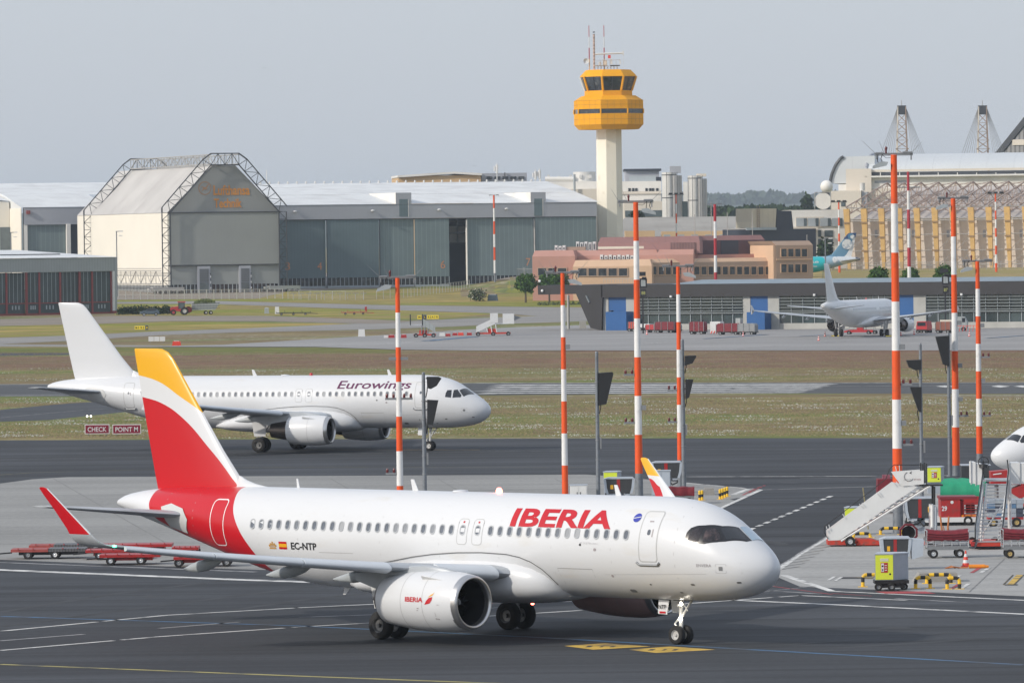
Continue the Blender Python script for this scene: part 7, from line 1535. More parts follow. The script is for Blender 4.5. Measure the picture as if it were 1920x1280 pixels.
for i in range(len(cols)):
    b=MB(); n=8
    for j in range(n):
        p,q_=node(i,j/n),node(i,(j+1)/n); d=Vector((0,0,2.5)); b.tube(p,q_,.20,5); b.tube(p+d,q_+d,.22,5); b.tube(p,q_+d,.11,4) if j%2 else b.tube(p+d,q_,.11,4); b.tube(q_,q_+d,.10,4)
    e=node(i,1); b.tube(e,e+Vector((0,0,2.5)),.15,4); b.tube(e+Vector((0,0,2.5)),e+Vector((1.5,12,-2.5)),.2,5); b.build('lattice_girder',B_RUST,t)
    if i<len(cols)-1:
        b=MB()
        for f in (.25,.5,.75,1.0):
            p=node(i,f)+Vector((0,0,2.5 if f>.8 else .2)); q_=node(i+1,f)+Vector((0,0,2.5 if f>.8 else .2)); m_=(p+q_)/2+Vector((0,0,-2.0)); b.tube(p,m_,.14,4); b.tube(m_,q_,.14,4); b.tube(p+Vector((0,0,-.6)),q_+Vector((0,0,-.6)),.10,4)
            p2=node(i,f-.25)+Vector((0,0,2.5)); b.tube(p2,q_,.09,4)
        b.build('cross_bracing',B_RUST,t)
# ---- curved-roof white hangar behind ----
GF=Fr(1700,500,R(-8),D=2160,z=6.6); t=GF.thing('curved_roof_hangar','huge white hangar with a barrel-curved front roof and cable pylons behind','hangar')
def barrel(x0,x1,ye,yt,v0,dep,nm,m,cap=True):
    a,ze=GF.h(x0,ye,v0); c,_=GF.h(x1,ye,v0); zt_=GF.h(x0,yt,v0+dep)[1]; rows=[]
    for i in range(13): f=PI/2*i/12; rows.append([(a+(c-a)*j/4+(0),v0+dep*(1-math.cos(f)),ze+(zt_-ze)*math.sin(f)) for j in range(5)])
    b=MB(); b.grid(rows); b.add([(a,v0+dep,ze)]+[(a,v0+dep*(1-math.cos(PI/2*i/12)),ze+(zt_-ze)*math.sin(PI/2*i/12)) for i in range(13)],[tuple(range(14))]); r=b.build(nm,m,t,smooth=True)
    if cap: b=MB(); b.path([(a-.3,v0+dep*(1-math.cos(PI/2*i/12)),ze+(zt_-ze)*math.sin(PI/2*i/12)+.2) for i in range(13)],.45,6); b.build('verge_trim',B_FASC,r)
barrel(1626,2600,319,290,0,34,'curved_roof',B_CURV); 
b=MB(); a,ze=GF.h(1578,342,-3); zt_=GF.h(1585,295,30)[1]; rows=[]
for i in range(13): f=PI/2*i/12; rows.append([(a-4.5*math.cos(f)*1.0+4.5*(1-math.cos(f))*0+4.2*math.sin(f),v,ze+(zt_-ze)*math.sin(f)) for v in (-3,34)])
b.grid(rows); 
b=MB(); P0=[HP(GF,1557,344,2),HP(GF,1561,326,2),HP(GF,1568,309,2),HP(GF,1577,297,2),HP(GF,1583,294,2),HP(GF,1640,292,2),HP(GF,1640,344,2)]; b.prism(P0,(0,40,0)); b.build('west_barrel',B_CURV,t)
b=MB(); b.path([(p[0]-.2,1.8,p[2]) for p in P0[:5]],.55,6); b.build('verge_trim',B_TRUSS,t)
fbox(GF,'eaves_band',B_BEIGE,t,1626,318.5,2500,323,-.6,1,); fbox(GF,'clerestory',B_TRUSS,t,1632,323.5,2500,329.5,-.3,1.5); fbox(GF,'ledge_band',B_WHITEB,t,1622,330,2500,333,-2,0)
for i in range(24): fbox(GF,'clerestory_post',B_WHITEB,t,1650+i*19*1.9,323.5,1651.5+i*19*1.9,330,-.6,-.32)
fbox(GF,'upper_wall',B_WHITEB,t,1634,333,2500,356,0,1.,); fbox(GF,'upper_band',B_FASC,t,1640,339,1700,343,-.15,-.02); fbox(GF,'lower_wall',B_BEIGE,t,1590,354,2500,500,-1,0,z0=-2)
fbox(GF,'west_block',B_BEIGE,t,1586,317,1634,370,-2,-.1,z0=0); fbox(GF,'white_band',B_WHITEB,t,1572,346,1588,358,-1.5,1.9,z0=0)
fbox(GF,'west_low_block',B_BEIGE,t,1558,358,1616,500,-8,-1.6,z0=0); fbox(GF,'shadow_bay',B_FASC,t,1616,360,1626,388,-7,-1.7); b=MB(); p=HP(GF,1617,352,-6); b.tube((p[0],-6,p[2]-1),(p[0],-6,p[2]+1.6),.9,12); b.build('vent_stack',B_TANK,t,smooth=True)
for y in (377,394,410): fbox(GF,'stair_window',B_WINP,t,1577,y,1585,y+10,-8.15,-8.02)
rr=random.Random(11)
for i in range(18):
    x=1640+i*15.5+rr.uniform(-5,5); v=20+rr.random()*10; p=GF.h(x,297,v); b=MB(); zz=p[1]-1.5
    if i%3==0: b.box(p[0]-2.2,v,zz,p[0]+2.2,v+3,zz+1.6); b.build('roof_plant',B_BEIGE,t)
    else: b.lathe([(.7,0),(.7,1.4),(.9,1.6),(.6,2.3),(.001,2.5)],(p[0],v,zz),'z',10); b.build('roof_cowl',B_TANK,t,smooth=True)
F=Fr(1548,500,0,D=2120,z=6.6); t=F.thing('spherical_tank','white spherical dome beside the curved hangar end','tank'); p=HP(F,1550,350,0); b=MB(); r=2.1; b.lathe([(max(.001,r*math.sin(PI*i/12)),-r*math.cos(PI*i/12)*1.0) for i in range(13)],(p[0],0,p[2]),'z',24); b.build('dome',B_WHITEB,t,smooth=True); b=MB(); b.tube((p[0],0,0),(p[0],0,p[2]-r*.9),.9,10); b.build('stem',B_TRUSS,t)
F=Fr(1543,500,0,D=1990,z=6.0); t=F.thing('framed_drum','round white drum held in a square steel frame','tank'); p=HP(F,1543.5,377,0); b=MB(); b.tube((p[0],0,p[2]),(p[0],2.,p[2]),2.55,28); b.build('drum',B_WHITEB,t,smooth=True)
b=MB(); a,z1_=F.h(1527.5,361); c,z0_=F.h(1558,394)
for (q0,q1) in (((a,z0_),(a,z1_)),((a,z1_),(c,z1_)),((c,z1_),(c,z0_)),((a,z0_),(c,z0_))): b.tube((q0[0],-.1,q0[1]),(q1[0],-.1,q1[1]),.12,5)
b.tube((a,0,0),(a,0,z0_),.2,5); b.tube((c,0,0),(c,0,z0_),.2,5); b.build('frame',B_TRUSSL,t)
# cable pylons
for lab,cx,xw,yb in (('left cable-stayed lattice pylon above the curved white roof',1694,11,292),('right cable-stayed lattice pylon above the curved white roof',1845.5,11,292)):
    F=Fr(cx,500,0,D=2230,z=6.6); t=F.thing('cable_pylon',lab,'pylon','cable-stayed pylons'); H=lambda x,y,v=0.:HP(F,x,y,v)
    zt_=H(cx,200)[2]; w0=14.5*F.k; w1=7.2*F.k; zb_=H(cx,312)[2]
    lv=[(w0+(w1-w0)*i/6,zb_+(H(cx,214)[2]-zb_)*i/6) for i in range(7)]
    for sx in (-1,1):
        for sy in (-1,1): b=MB(); b.tube((sx*w0,sy*w0*.6,0),(sx*w1,sy*w1*.6,zt_),.28,6,.2); b.build('leg',B_RUST if sx>0 else B_BEIGE,t)
    b=MB()
    for (wa,z0_),(wb,z1_) in zip(lv,lv[1:]):
        for sy in (-1,1): b.tube((-wa,sy*wa*.6,z0_),(wb,sy*wb*.6,z1_),.11,4); b.tube((wa,sy*wa*.6,z0_),(-wb,sy*wb*.6,z1_),.11,4); b.tube((-wb,sy*wb*.6,z1_),(wb,sy*wb*.6,z1_),.10,4)
    b.build('bracing',B_RUST,t)
    b=MB(); za_,zb2=H(cx,198)[2],H(cx,215)[2]; b.box(-w1*1.15,-w1*.7,zb2,w1*1.15,w1*.7,za_); b.build('cable_head',B_TRUSS,t); b=MB(); b.tube((0,0,za_),(0,0,H(cx,188)[2]),.12,5); b.build('tip',B_TRUSSL,t)
    for i in range(7):
        for sx in (-1,1): b=MB(); e=H(cx+sx*(16+i*4.6),296,0); b.tube((sx*w1*1.2,0,zb2+.5+i*.25),(e[0],(i-3)*1.5,e[2]),.075,3); b.build('stay_cable',B_TRUSSL,t)
# fan-shaped hall at the right edge
F=Fr(1920,500,R(-20),D=2300,z=6.6); t=F.thing('ribbed_hall','dark raking roof edge and ribbed wall of a hall at the right picture edge','hall')
b=MB(); P_=[HP(F,1864,287,0),HP(F,1868,284,0),HP(F,2040,70,0),HP(F,2040,85,0),HP(F,1880,285,0)]; b.prism(P_,(0,3,0)); b.build('raking_edge',B_TRUSS,t)
b=MB(); b.prism([HP(F,1882,286,.5),HP(F,2040,88,.5),HP(F,2040,286,.5)],(0,2,0)); b.build('ribbed_wall',mat('ribbed_grey',(.30,.30,.30),.6,var=.05,lines=(0,1.6,.4,.5)),t); fbox(F,'wall_band',B_BEIGE,t,1898,262,2040,270,.1,.45)
b=MB(); b.prism([HP(F,1880,288,.5),HP(F,2040,286,.5),HP(F,2040,300,.5),HP(F,1880,300,.5)],(0,2,0)); b.build('base_wall',B_BEIGE,t)
# ================= FAR VEHICLES, SIGNS, FENCES =================
V_CAR=mat('car_blue_grey',(.10,.14,.18),.25,metal=.4,var=.05,coat=.8)
V_RED=mat('vehicle_red',(.45,.03,.035),.4,var=.1,scale=.8,coat=.3)
V_YEL=mat('sign_yellow',(.80,.62,.03),.5,var=.04)
def part(par,nm,m,fn,**k):
    b=MB(); fn(b); return b.build(nm,m,par,**k)
def wheels(par,xs,ys,r,w=.3,rim=M_STEEL):
    for x in xs:
        for y in ys: wheel_at(par,x,y,r,w,rim,14)
# car
F=Fr(281,592,R(4)); t=F.thing('parked_car','blue-grey car standing before the dark hedge beside the red-framed hangar','car')
P=[(-2.1,.45),(-2.15,.85),(-1.95,1.02),(-1.05,1.12),(-.45,1.58),(.9,1.66),(1.7,1.35),(2.05,1.05),(2.15,.6),(2.1,.4)]
part(t,'body',V_CAR,lambda b:b.prism([(x,0,z) for x,z in P],(0,1.75,0))); part(t,'side_window',B_WIN,lambda b:b.prism([(x,-.02,z) for x,z in ((-.95,1.12),(-.42,1.50),(.85,1.57),(1.45,1.32),(1.3,1.12))],(0,.01,0)))
part(t,'windscreen',B_WINP,lambda b:b.add([(-1.02,.12,1.14),(-.48,.12,1.57),(-.48,1.6,1.57),(-1.02,1.6,1.14)],[(0,1,2,3)])); part(t,'headlight',P_WHITE2,lambda b:b.box(-2.17,.05,.72,-1.9,.4,.9)); part(t,'headlight',P_WHITE2,lambda b:b.box(-2.17,1.35,.72,-1.9,1.7,.9)); part(t,'bumper',P_WHITE2,lambda b:b.box(-2.2,.2,.45,-2.1,1.5,.6)); wheels(t,(-1.3,1.35),(-.02,1.6),.35,.2,Q_ALU)
# tractor
F=Fr(338,590.5,R(6)); t=F.thing('tractor','red farm tractor with dark cab pulling the grass trailer','tractor')
part(t,'bonnet',V_RED,lambda b:b.prism([(-2.1,.6,.9),(-2.15,.6,1.5),(-1.8,.6,1.75),(-.3,.6,1.95),(-.3,.6,.9)],(0,.9,0))); part(t,'cab_frame',M_BLK,lambda b:[b.tube((x,y,1.2),(x*.9+.05,y,2.85),.05,5) for x in (-.35,1.05) for y in (.35,1.65)]); part(t,'cab_glass',B_WINP,lambda b:b.box(-.3,.4,1.4,1.0,1.6,2.75)); part(t,'cab_roof',V_RED,lambda b:b.box(-.5,.25,2.8,1.2,1.75,3.0)); part(t,'cab_base',V_RED,lambda b:b.box(-.4,.4,.8,1.2,1.6,1.4)); part(t,'mudguard',V_RED,lambda b:b.lathe([(1.02,-.28),(1.02,.28)],(.95,.15,.9),'y',14,-.3,PI*.7))
wheel_at(t,.95,.1,.88,.5,mat('rim_pale',(.5,.5,.48),.5),20); wheel_at(t,.95,1.9,.88,.5,MATS['rim_pale'],20); wheel_at(t,-1.5,.25,.62,.35,V_RED,18); wheel_at(t,-1.5,1.75,.62,.35,V_RED,18); part(t,'front_weight',M_BLK,lambda b:b.box(-2.6,.5,.5,-2.1,1.5,1.0))
F=Fr(388,589.5,R(6)); t=F.thing('grass_trailer','grey forage trailer heaped with cut grass behind the red tractor','trailer')
part(t,'container',B_GCOR,lambda b:b.prism([(-3.2,0,1.0),(-3.3,0,2.5),(2.9,0,2.6),(1.9,0,1.0)],(0,2.2,0))); part(t,'rails',M_BLK,lambda b:[b.tube((-3.3,-.03,z),(2.9,-.03,z+.05),.05,4) for z in (1.4,1.9,2.45)]); part(t,'drawbar',V_RED,lambda b:(b.box(-4.6,.6,.6,-3.3,1.5,1.6),b.lathe([(.75,-.4),(.75,.4),(.001,.4)],(-4.1,.8,1.1),'y',14)))
b=MB(); rr=random.Random(9)
for i in range(600): x=rr.uniform(-2.7,1.9); y=rr.uniform(.1,2.1); zt_=2.5+.95*math.sin(PI*(x+3.0)/5.4)**.7*math.sin(PI*(y+.2)/2.6); zz=rr.uniform(2.3,zt_); a=rr.uniform(0,PI); s=.18; b.add([(x-s*math.cos(a),y-s*math.sin(a),zz),(x+s*math.cos(a),y+s*math.sin(a),zz),(x+rr.uniform(-.1,.1),y,zz+.25)],[(0,1,2)])
b.build('cut_grass',mat('cut_grass_green',(.13,.16,.05),.95,var=.3,scale=2),t,kind='stuff'); wheels(t,(-.2,.9),(0,1.9),.42,.3,MATS['rim_pale'])
# white van by hangar door
F=Fr(873,529.5,R(17)); t=F.thing('white_van','small white box van parked before the open hangar door','van'); part(t,'body',P_WHITE2,lambda b:b.prism([(-1.9,0,.5),(-1.9,0,2.0),(-1.75,0,2.15),(2.1,0,2.15),(2.1,0,.5)],(0,1.8,0))); part(t,'window',B_WIN,lambda b:b.box(-1.6,-.02,1.3,-1.0,-.005,1.9)); wheels(t,(-1.3,1.4),(0,1.6),.33,.22)
part(t,'bumper',M_STEEL,lambda b:b.box(-2.05,.1,.4,-1.9,1.7,.7))
# yellow guidance signs
def ysign(lab,x0,x1,y0,y1,base,segs,txts):
    F=Fr((x0+x1)/2,base); t=F.thing('guidance_sign',lab,'sign','yellow taxiway guidance signs'); a,z1=F.h(x0,y0); c,z0=F.h(x1,y1); part(t,'sign_box',M_STEEL,lambda b:b.box(a,0,z0,c,.3,z1))
    for (u0,u1,m) in segs: part(t,'sign_panel',m,lambda b:b.box(a+(c-a)*u0+.04,-.03,z0+.08,a+(c-a)*u1-.04,-.005,z1-.08))
    for (u,w,s,m) in txts: lettering(s,lambda p,q:(a+(c-a)*u+p,-.045,z0+.3*(z1-z0)+q),(c-a)*w,.42*(z1-z0),m,t,'lettering',.03,0)
    for x in (a+.4,c-.4): part(t,'leg',M_STEEL,lambda b:b.tube((x,.15,0),(x,.15,z0),.05,5))
ysign('yellow taxiway sign with black end panel on the left grass',252,278,610,618.5,620,((0,.78,V_YEL),(.80,1,P_INK)),((.08,.25,'M 3',P_INK),(.45,.25,'R 2',P_INK),(.87,.07,'1',V_YEL)))
ysign('long yellow taxiway sign behind the small far stairs',782,823,590,598.5,601,((0,.26,V_YEL),(.28,.42,P_INK),(.44,1,V_YEL)),((.06,.14,'M E',P_INK),(.33,.05,'L',V_YEL),(.5,.44,'R 2 A 1 N',P_INK)))
F=Fr(294,642); t=F.thing('white_board','low white board of three panels on the left grass','sign'); a,z1=F.h(278,631); c,z0=F.h(310,639.5)
for i in range(3): part(t,'white_panel',P_WHITE2,lambda b:b.box(a+(c-a)*i/3+.03,0,z0,a+(c-a)*(i+1)/3-.03,.15,z1))
for x in (a+.3,c-.3): part(t,'leg',M_STEEL,lambda b:b.tube((x,.1,0),(x,.1,z0),.05,5))
# drums and barriers by the far apron
def block(lab,px,py,w,h,m,cat='barrier',grp=None,d=.6,nm='water_barrier'):
    F=Fr(px,py); t=F.thing(nm,lab,cat,grp); part(t,'body',m,lambda b:b.prism([(-w/2,0,0),(w/2,0,0),(w*.42,0,h),(-w*.42,0,h)],(0,d,0))); part(t,'ridge',P_WHITE2 if m!=P_WHITE2 else M_STEEL,lambda b:b.box(-w*.3,.1,h,w*.3,d-.1,h+.07))
rb='red and white water barriers on the far apron'
for x,y,w,h,m,l in ((331,648,1.4,.7,Q_CONE,'lone red water barrier at the edge of the left perimeter road'),(724,634,.8,.5,P_WHITE2,'white barrier left of the mast before the far apron'),(734,634,1.1,.55,Q_RED,'red barrier just left of that mast before the far apron'),(757,634,1.0,.6,Q_RED,'red barrier just right of the mast before the far apron'),(829,630.5,1.0,.65,P_WHITE2,'white barrier between the two far stairs'),(840,631,.9,.5,Q_RED,'red barrier next to the white one between the far stairs'),(853,629.5,.9,.5,Q_RED,'first barrier of the red middle pair between the far stairs'),(864,629.5,1.0,.55,Q_CONE,'second, brighter barrier of the red middle pair between the far stairs'),(880,629,.9,.5,Q_RED,'red barrier touching the lower end of the right far stairs')): block(l,x,y,w,h,m,grp=rb)
block('grey and white cabinet on the verge beside the far apron',678,631.5,1.2,1.3,P_WHITE2,'cabinet',nm='field_cabinet'); block('slim white cabinet in the left grass near the dark dolly',519.5,588.5,1.0,1.6,P_WHITE2,'cabinet',nm='field_cabinet'); block('grey cabinet in the left grass, left of the slim white one',500,588,1.1,1.3,B_GCOR,'cabinet',nm='field_cabinet')
block('small red hydrant cabinet behind the red dollies',686,583,.5,1.0,Q_RED,'cabinet',nm='field_cabinet'); block('dark box half hidden behind the white-flowering bush',924,564,2.6,1.5,V_CAR,'shed',nm='utility_box',d=3)
# dollies in the grass
for lab,px,py,w,m in (('low dark dolly train resting in the left grass',550,591,7.5,M_BLK),('red dolly in the left grass, hitched to the dark dollies',664,590,5.5,Q_RED)):
    F=Fr(px,py); t=F.thing('flat_dolly',lab,'flat dolly'); part(t,'deck',m,lambda b:b.box(-w/2,0,.45,w/2,1.6,.6)); part(t,'rail',m,lambda b:[b.tube((-w/2+w*i/4,0,.6),(-w/2+w*i/4,0,.85+.2*(i%2)),.06,4) for i in range(5)]); wheels(t,(-w*.35,w*.0,w*.35),(0,1.4),.24,.16); part(t,'drawbar',m,lambda b:b.tube((w/2,.8,.45),(w/2+1.6,.8,.3),.06,5))
# far passenger stairs
def far_stairs(lab,px,base,foot,head,yplat,ylow,mirror):
    F=Fr(px,base); t=F.thing('passenger_stairs',lab,'passenger stairs','passenger stairs parked on the far apron'); xf,zf=F.h(foot,ylow); xh,zh=F.h(head,yplat); s=1 if xh>xf else -1
    for v in (0,1.6): part(t,'side_panel',B_GCOR if not mirror else P_WHITE2,lambda b:b.prism([(xf,v,zf-.1),(xh,v,zh-.3),(xh,v,zh+.75),(xf,v,zf+.9)],(0,.06,0)))
    for i in range(9): u=i/8; part(t,'tread',Q_ALU,lambda b:b.box(xf+(xh-xf)*u-.12,.1,zf+(zh-.2-zf)*u-.03,xf+(xh-xf)*u+.12,1.6,zf+(zh-.2-zf)*u+.03))
    part(t,'platform',Q_ALU,lambda b:b.box(min(xh,xh+s*2.2),0,zh-.35,max(xh,xh+s*2.2),1.7,zh-.2))
    if mirror:
        part(t,'canopy_box',P_WHITE2,lambda b:b.box(min(xh-s*.8,xh+s*.5),-.05,zh-.1,max(xh-s*.8,xh+s*.5),1.75,zh+1.5)); part(t,'canopy_box',P_WHITE2,lambda b:b.box(min(xh+s*1.3,xh+s*3.2),-.05,zh-.3,max(xh+s*1.3,xh+s*3.2),1.75,zh+1.4)); part(t,'bumper_nose',M_STEEL,lambda b:b.prism([(xh+s*3.2,.3,zh+.2),(xh+s*4.4,.6,zh+.75),(xh+s*3.2,.3,zh+1.1)],(0,1,0)))
    else:
        for x in (xh,xh+s*2.0): part(t,'gate_post',M_BLK,lambda b:(b.tube((x,0,zh-.3),(x,0,zh+1.5),.08,5),b.tube((x,1.6,zh-.3),(x,1.6,zh+1.5),.08,5)))
    for u in (.62,.85,1.1): [part(t,'lift_leg',P_WHITE2 if mirror else M_STEEL,lambda b:b.tube((xf+(xh-xf)*u,v,.5),(xf+(xh-xf)*(u-.07),v,zf+(zh-zf)*min(u,1)-.3),.09,5)) for v in (.1,1.5)]
    e_=2.6 if mirror else 1.5; xa_,xb_=min(xf-s*.1,xh+s*e_),max(xf-s*.1,xh+s*e_); part(t,'chassis',Q_ORG,lambda b:b.box(xa_,0,.35,xb_,1.7,.62)); part(t,'engine_box',Q_ORG,lambda b:b.box((xa_+xb_)/2-.9,.2,.6,(xa_+xb_)/2+.6,1.5,1.25)); wheels(t,(xa_+.4,(xa_+xb_)/2,xb_-.4),(-.05,1.65),.36,.22)
far_stairs('small grey passenger stairs facing right, in front of the long yellow sign',797,633,816,792,606,622,False); far_stairs('white passenger stairs with boxed canopy facing left on the far apron',925,630,893,928,604,622,True)
# vehicles in front of the terminal
def cart(lab,px,py,w,h,m,grp='service carts in front of the terminal',top=None,nm='service_cart',cat='service cart'):
    F=Fr(px,py,R(-25)); t=F.thing(nm,lab,cat,grp); part(t,'body',m,lambda b:b.prism([(-w/2,0,.55),(w/2,0,.55),(w/2,0,h*.85),(w*.42,0,h),(-w*.42,0,h),(-w/2,0,h*.85)],(0,1.5,0))); part(t,'frame',M_BLK,lambda b:b.box(-w/2-.1,.05,.38,w/2+.1,1.45,.53))
    if top: part(t,'cab',top,lambda b:b.box(-w*.1,.2,h,w*.25,1.3,h+.9))
    part(t,'rack',M_STEEL,lambda b:[b.tube((-w/2+w*i/3,-.03,.5),(-w/2+w*i/3,-.03,h),.05,4) for i in range(4)]); wheels(t,(-w*.33,w*.33),(0,1.3),.3,.2)
for a_ in (('red engine intake plug on a wheeled stand, left in front of the blue porch',1184,622,1.2,1.7,Q_ORG,),('white low cart behind the tallest middle mast',1208,620,2.2,1.2,P_WHITE2),('red tow tractor at left of the service carts before the terminal',1222,624,2.4,1.4,V_RED),('cart with dark red load next to the red tow tractor',1246,624.5,3.6,1.9,Q_TARP),('white-ended flat cart between the middle mast and the dark red box cart',1262,624,2.,1.5,M_STEEL),('dark red box cart standing alone before the louvres',1306,627,2.6,2.1,Q_TARP),('cart with dark red load beside the white mast block',1365,628,4.2,1.9,Q_TARP),('dark grey baggage cart at the right end of the group',1399,628,3.0,1.9,M_STEEL)): cart(*a_)
cart('red tractor with grey cab in the cart group by the white mast block',1381,626,2.4,1.7,V_RED,top=B_GCOR); 
F=Fr(1341,626,R(-25)); t=F.thing('mast_block','white concrete ballast block at the foot of the dark red banded mast','concrete block'); part(t,'block',P_WHITE2,lambda b:b.box(-.9,0,0,.9,1.6,2.05)); part(t,'hazard_foot',Q_CONE,lambda b:[b.prism([(-.9+.5*i,-.03,0),(-.7+.5*i,-.03,0),(-.45+.5*i,-.03,.5),(-.65+.5*i,-.03,.5)],(0,.02,0)) for i in range(3)])
F=Fr(1610,627,R(-10)); t=F.thing('tow_tractor','low bright red tow tractor parked under the white jet\'s belly','tow tractor'); part(t,'chassis',V_RED,lambda b:b.prism([(-2.4,0,.35),(-2.4,0,.6),(-1.6,0,.75),(-.3,0,.8),(-.3,0,1.6),(.6,0,1.7),(.7,0,.75),(2.3,0,.7),(2.3,0,.35)],(0,1.8,0))); part(t,'seat_rail',M_BLK,lambda b:b.tube((1.2,.2,.7),(1.2,.2,1.4),.05,5)); part(t,'ladder',M_STEEL,lambda b:(b.tube((2.2,.3,.6),(2.9,.3,2.0),.06,4),b.tube((2.5,.3,.2),(2.9,.3,2.0),.06,4))); wheels(t,(-1.6,1.6,2.6),(0,1.6),.32,.25)
F=Fr(1728,625,R(-20)); t=F.thing('red_van','small red service van behind the parked white jet\'s engine','van'); part(t,'body',V_RED,lambda b:b.prism([(-.9,0,.5),(-.9,0,1.2),(-.75,0,1.95),(.75,0,1.95),(.9,0,1.2),(.9,0,.5)],(0,3,0))); part(t,'windscreen',B_WIN,lambda b:b.box(-.7,-.02,1.2,.7,-.005,1.8)); part(t,'bumper',M_BLK,lambda b:b.box(-.85,-.1,.35,.85,.0,.65)); wheels(t,(-.75,.75),(.4,2.4),.32,.22)
cart('baggage cart with rust brown cover right of the small red van',1768,625,2.6,1.9,mat('rust_cover',(.22,.07,.045),.6,var=.2)); F=Fr(1803,621,R(-10)); t=F.thing('grey_truck','small grey-blue truck cab behind the second mast from the right','truck'); part(t,'cab',B_GCOR,lambda b:b.prism([(-.9,0,.5),(-.9,0,2.4),(.5,0,2.4),(.9,0,1.5),(.9,0,.5)],(0,1.8,0))); part(t,'window',B_WIN,lambda b:b.box(.1,-.02,1.5,.6,-.005,2.2)); part(t,'load_bed',B_BEIGE,lambda b:b.box(-3.6,.1,.6,-1.,1.7,1.9)); wheels(t,(-2.8,.3),(0,1.6),.36,.25)
for i,(x,y,l) in enumerate(((1213,627.5,'small cone by the red tow tractor before the terminal'),(1393.5,631,'small cone before the dark grey cart on the far apron'),(1535,639,'nearer cone of the two left of the parked white jet'),(1547,631,'farther cone of the two left of the parked white jet'),(1689,629,'small cone left of the parked jet\'s right engine'),(1714,627.5,'small cone between the engine and the red van'),(1817.5,631,'small cone right of the second mast from the right'))): cone(l,x,y,.85,'small cones on the far apron')
for i,(x,y) in enumerate(((1566,631),(1668,631.5))): F=Fr(x,y); o=MB().box(-.6,-.2,0,.6,.2,.22).build('wheel_chock',V_YEL,None); o.location=F.o; tag(o,['yellow chock at the parked jet\'s left main wheels','yellow chock at the parked jet\'s right main wheels'][i],'wheel chock','wheel chocks under the parked jet')
F=Fr(1815,622); t=F.thing('crowd_barrier','row of red and white railings at the right of the far apron','barrier'); part(t,'rails',Q_CONE,lambda b:[b.tube((-2+.55*i,0,0),(-2+.55*i+.2,0,1.1),.05,4) for i in range(8)]+[b.tube((-2,0,1.0),(2.2,0,1.0),.05,4)])
# far masts
mg='thin far masts'
mast('thin far mast with orange bands in front of door 7 of the long hangar',928,529,366,4.2,6,512,far=True,group=mg); mast('far dark red and white mast rising from the white ballast block',1343,612,383,6.5,7,606,far=True,mred=M_DR,group=mg,lamps=())
mast('thin far mast left of the tall silo above the felt roof',1268.5,452,366,3.5,5,None,far=True,group=mg) if False else None
for lab,px,D,top,bot,z,dr,w in (('thin far mast with lamps in front of the steel silos',1268.5,1790,364,446,None,False,.55),('thin far mast beside the blue and white tail fin',1574,1700,378,500,6.6,False,.6),('far dark red and white mast before the girder-roofed hangar',1705,1250,322,524,3.0,True,.75),('thin far mast at right before the girder-roofed hangar',1868,1650,362,497,6.8,False,.6)):
    F=Fr(px,bot,0,D=D,z=(z if z is not None else 4.5)); t=F.thing('light_mast',lab,'mast',mg); H=F.h(px,top)[1]
    n=9 if not dr else 7
    for i in range(n): part(t,'pole_section',((M_DR if dr else M_OR) if (n-1-i)%2==0 else M_WH),lambda b:b.tube((0,0,H*i/n),(0,0,H*(i+1)/n),w*(.5-.2*i/n),8))
    part(t,'cross_arm',M_STEEL,lambda b:b.tube((-2.2,0,H-(3. if dr else .1)),(2.2,0,H-(3. if dr else .1)),.12,5)); [part(t,'floodlight',M_BLK,lambda b:b.box(x-.5,-.3,H-.1,x+.5,.3,H+.35)) for x in (-1.5,0,1.5)] if not dr else None
for lab,px,base,top in (('grey lamp post in front of the cream hangar flank',220,556,434),('grey lamp post standing behind the red-framed hangar roof',22,560,436),('grey lamp post beside the teal aircraft',1548,520,447)):
    F=Fr(px,base) if px<1000 else Fr(px,base,0,D=1500); t=F.thing('lamp_post',lab,'lamp post','grey lamp posts'); H=F.h(px,top)[1]; part(t,'pole',M_GA,lambda b:b.tube((0,0,0),(0,0,H),.14,6)); part(t,'lamp_arm',M_GA,lambda b:b.tube((-.2,0,H),(1.6,0,H+.1),.10,5)); part(t,'lamp_head',P_WHITE2,lambda b:b.box(.8,-.2,H-.1,1.7,.2,H+.12)); part(t,'lamp_head',P_WHITE2,lambda b:b.box(.6,-.2,H-1.2,1.5,.2,H-1.0))
# fences
def fence(lab,pts,n,h,m,rails,pw=.12,arms=False,nm='fence',step=None):
    P=[gnd(x,y) for x,y in pts]; t=thing(nm,lab,'fence',tuple(P[0])); L=[0]
    for p,q in zip(P,P[1:]): L.append(L[-1]+(q-p).length)
    def pt(s):
        for i in range(len(P)-1):
            if s<=L[i+1]+1e-6: u=(s-L[i])/(L[i+1]-L[i]); v=P[i].lerp(P[i+1],u); v.z=tz(v.x,v.y); return v-P[0]
        v=P[-1].copy(); return v-P[0]
    q=MB(); q.box(-pw/2,-pw/2,0,pw/2,pw/2,h); 
    if arms: q.tube((0,0,h),(.35,0,h+.4),.05,4); q.tube((0,0,h),(-.35,0,h+.4),.05,4)
    me=q.mesh('post',m); pp=[]
    for i in range(n): o=bpy.data.objects.new('post',me); link(o,t); v=pt(L[-1]*i/(n-1)); o.location=v; pp.append(v)
    for z in rails:
        b=MB(); [b.tube(a+Vector((0,0,z)),c+Vector((0,0,z)),.045,4) for a,c in zip(pp,pp[1:])]; b.build('rail',m,t)
    b=MB(); [b.add([a+Vector((0,.02,.1)),c+Vector((0,.02,.1)),c+Vector((0,.02,h)),a+Vector((0,.02,h))],[(0,1,2,3)]) for a,c in zip(pp,pp[1:])]
    b.build('wire_mesh',MESHM,t)
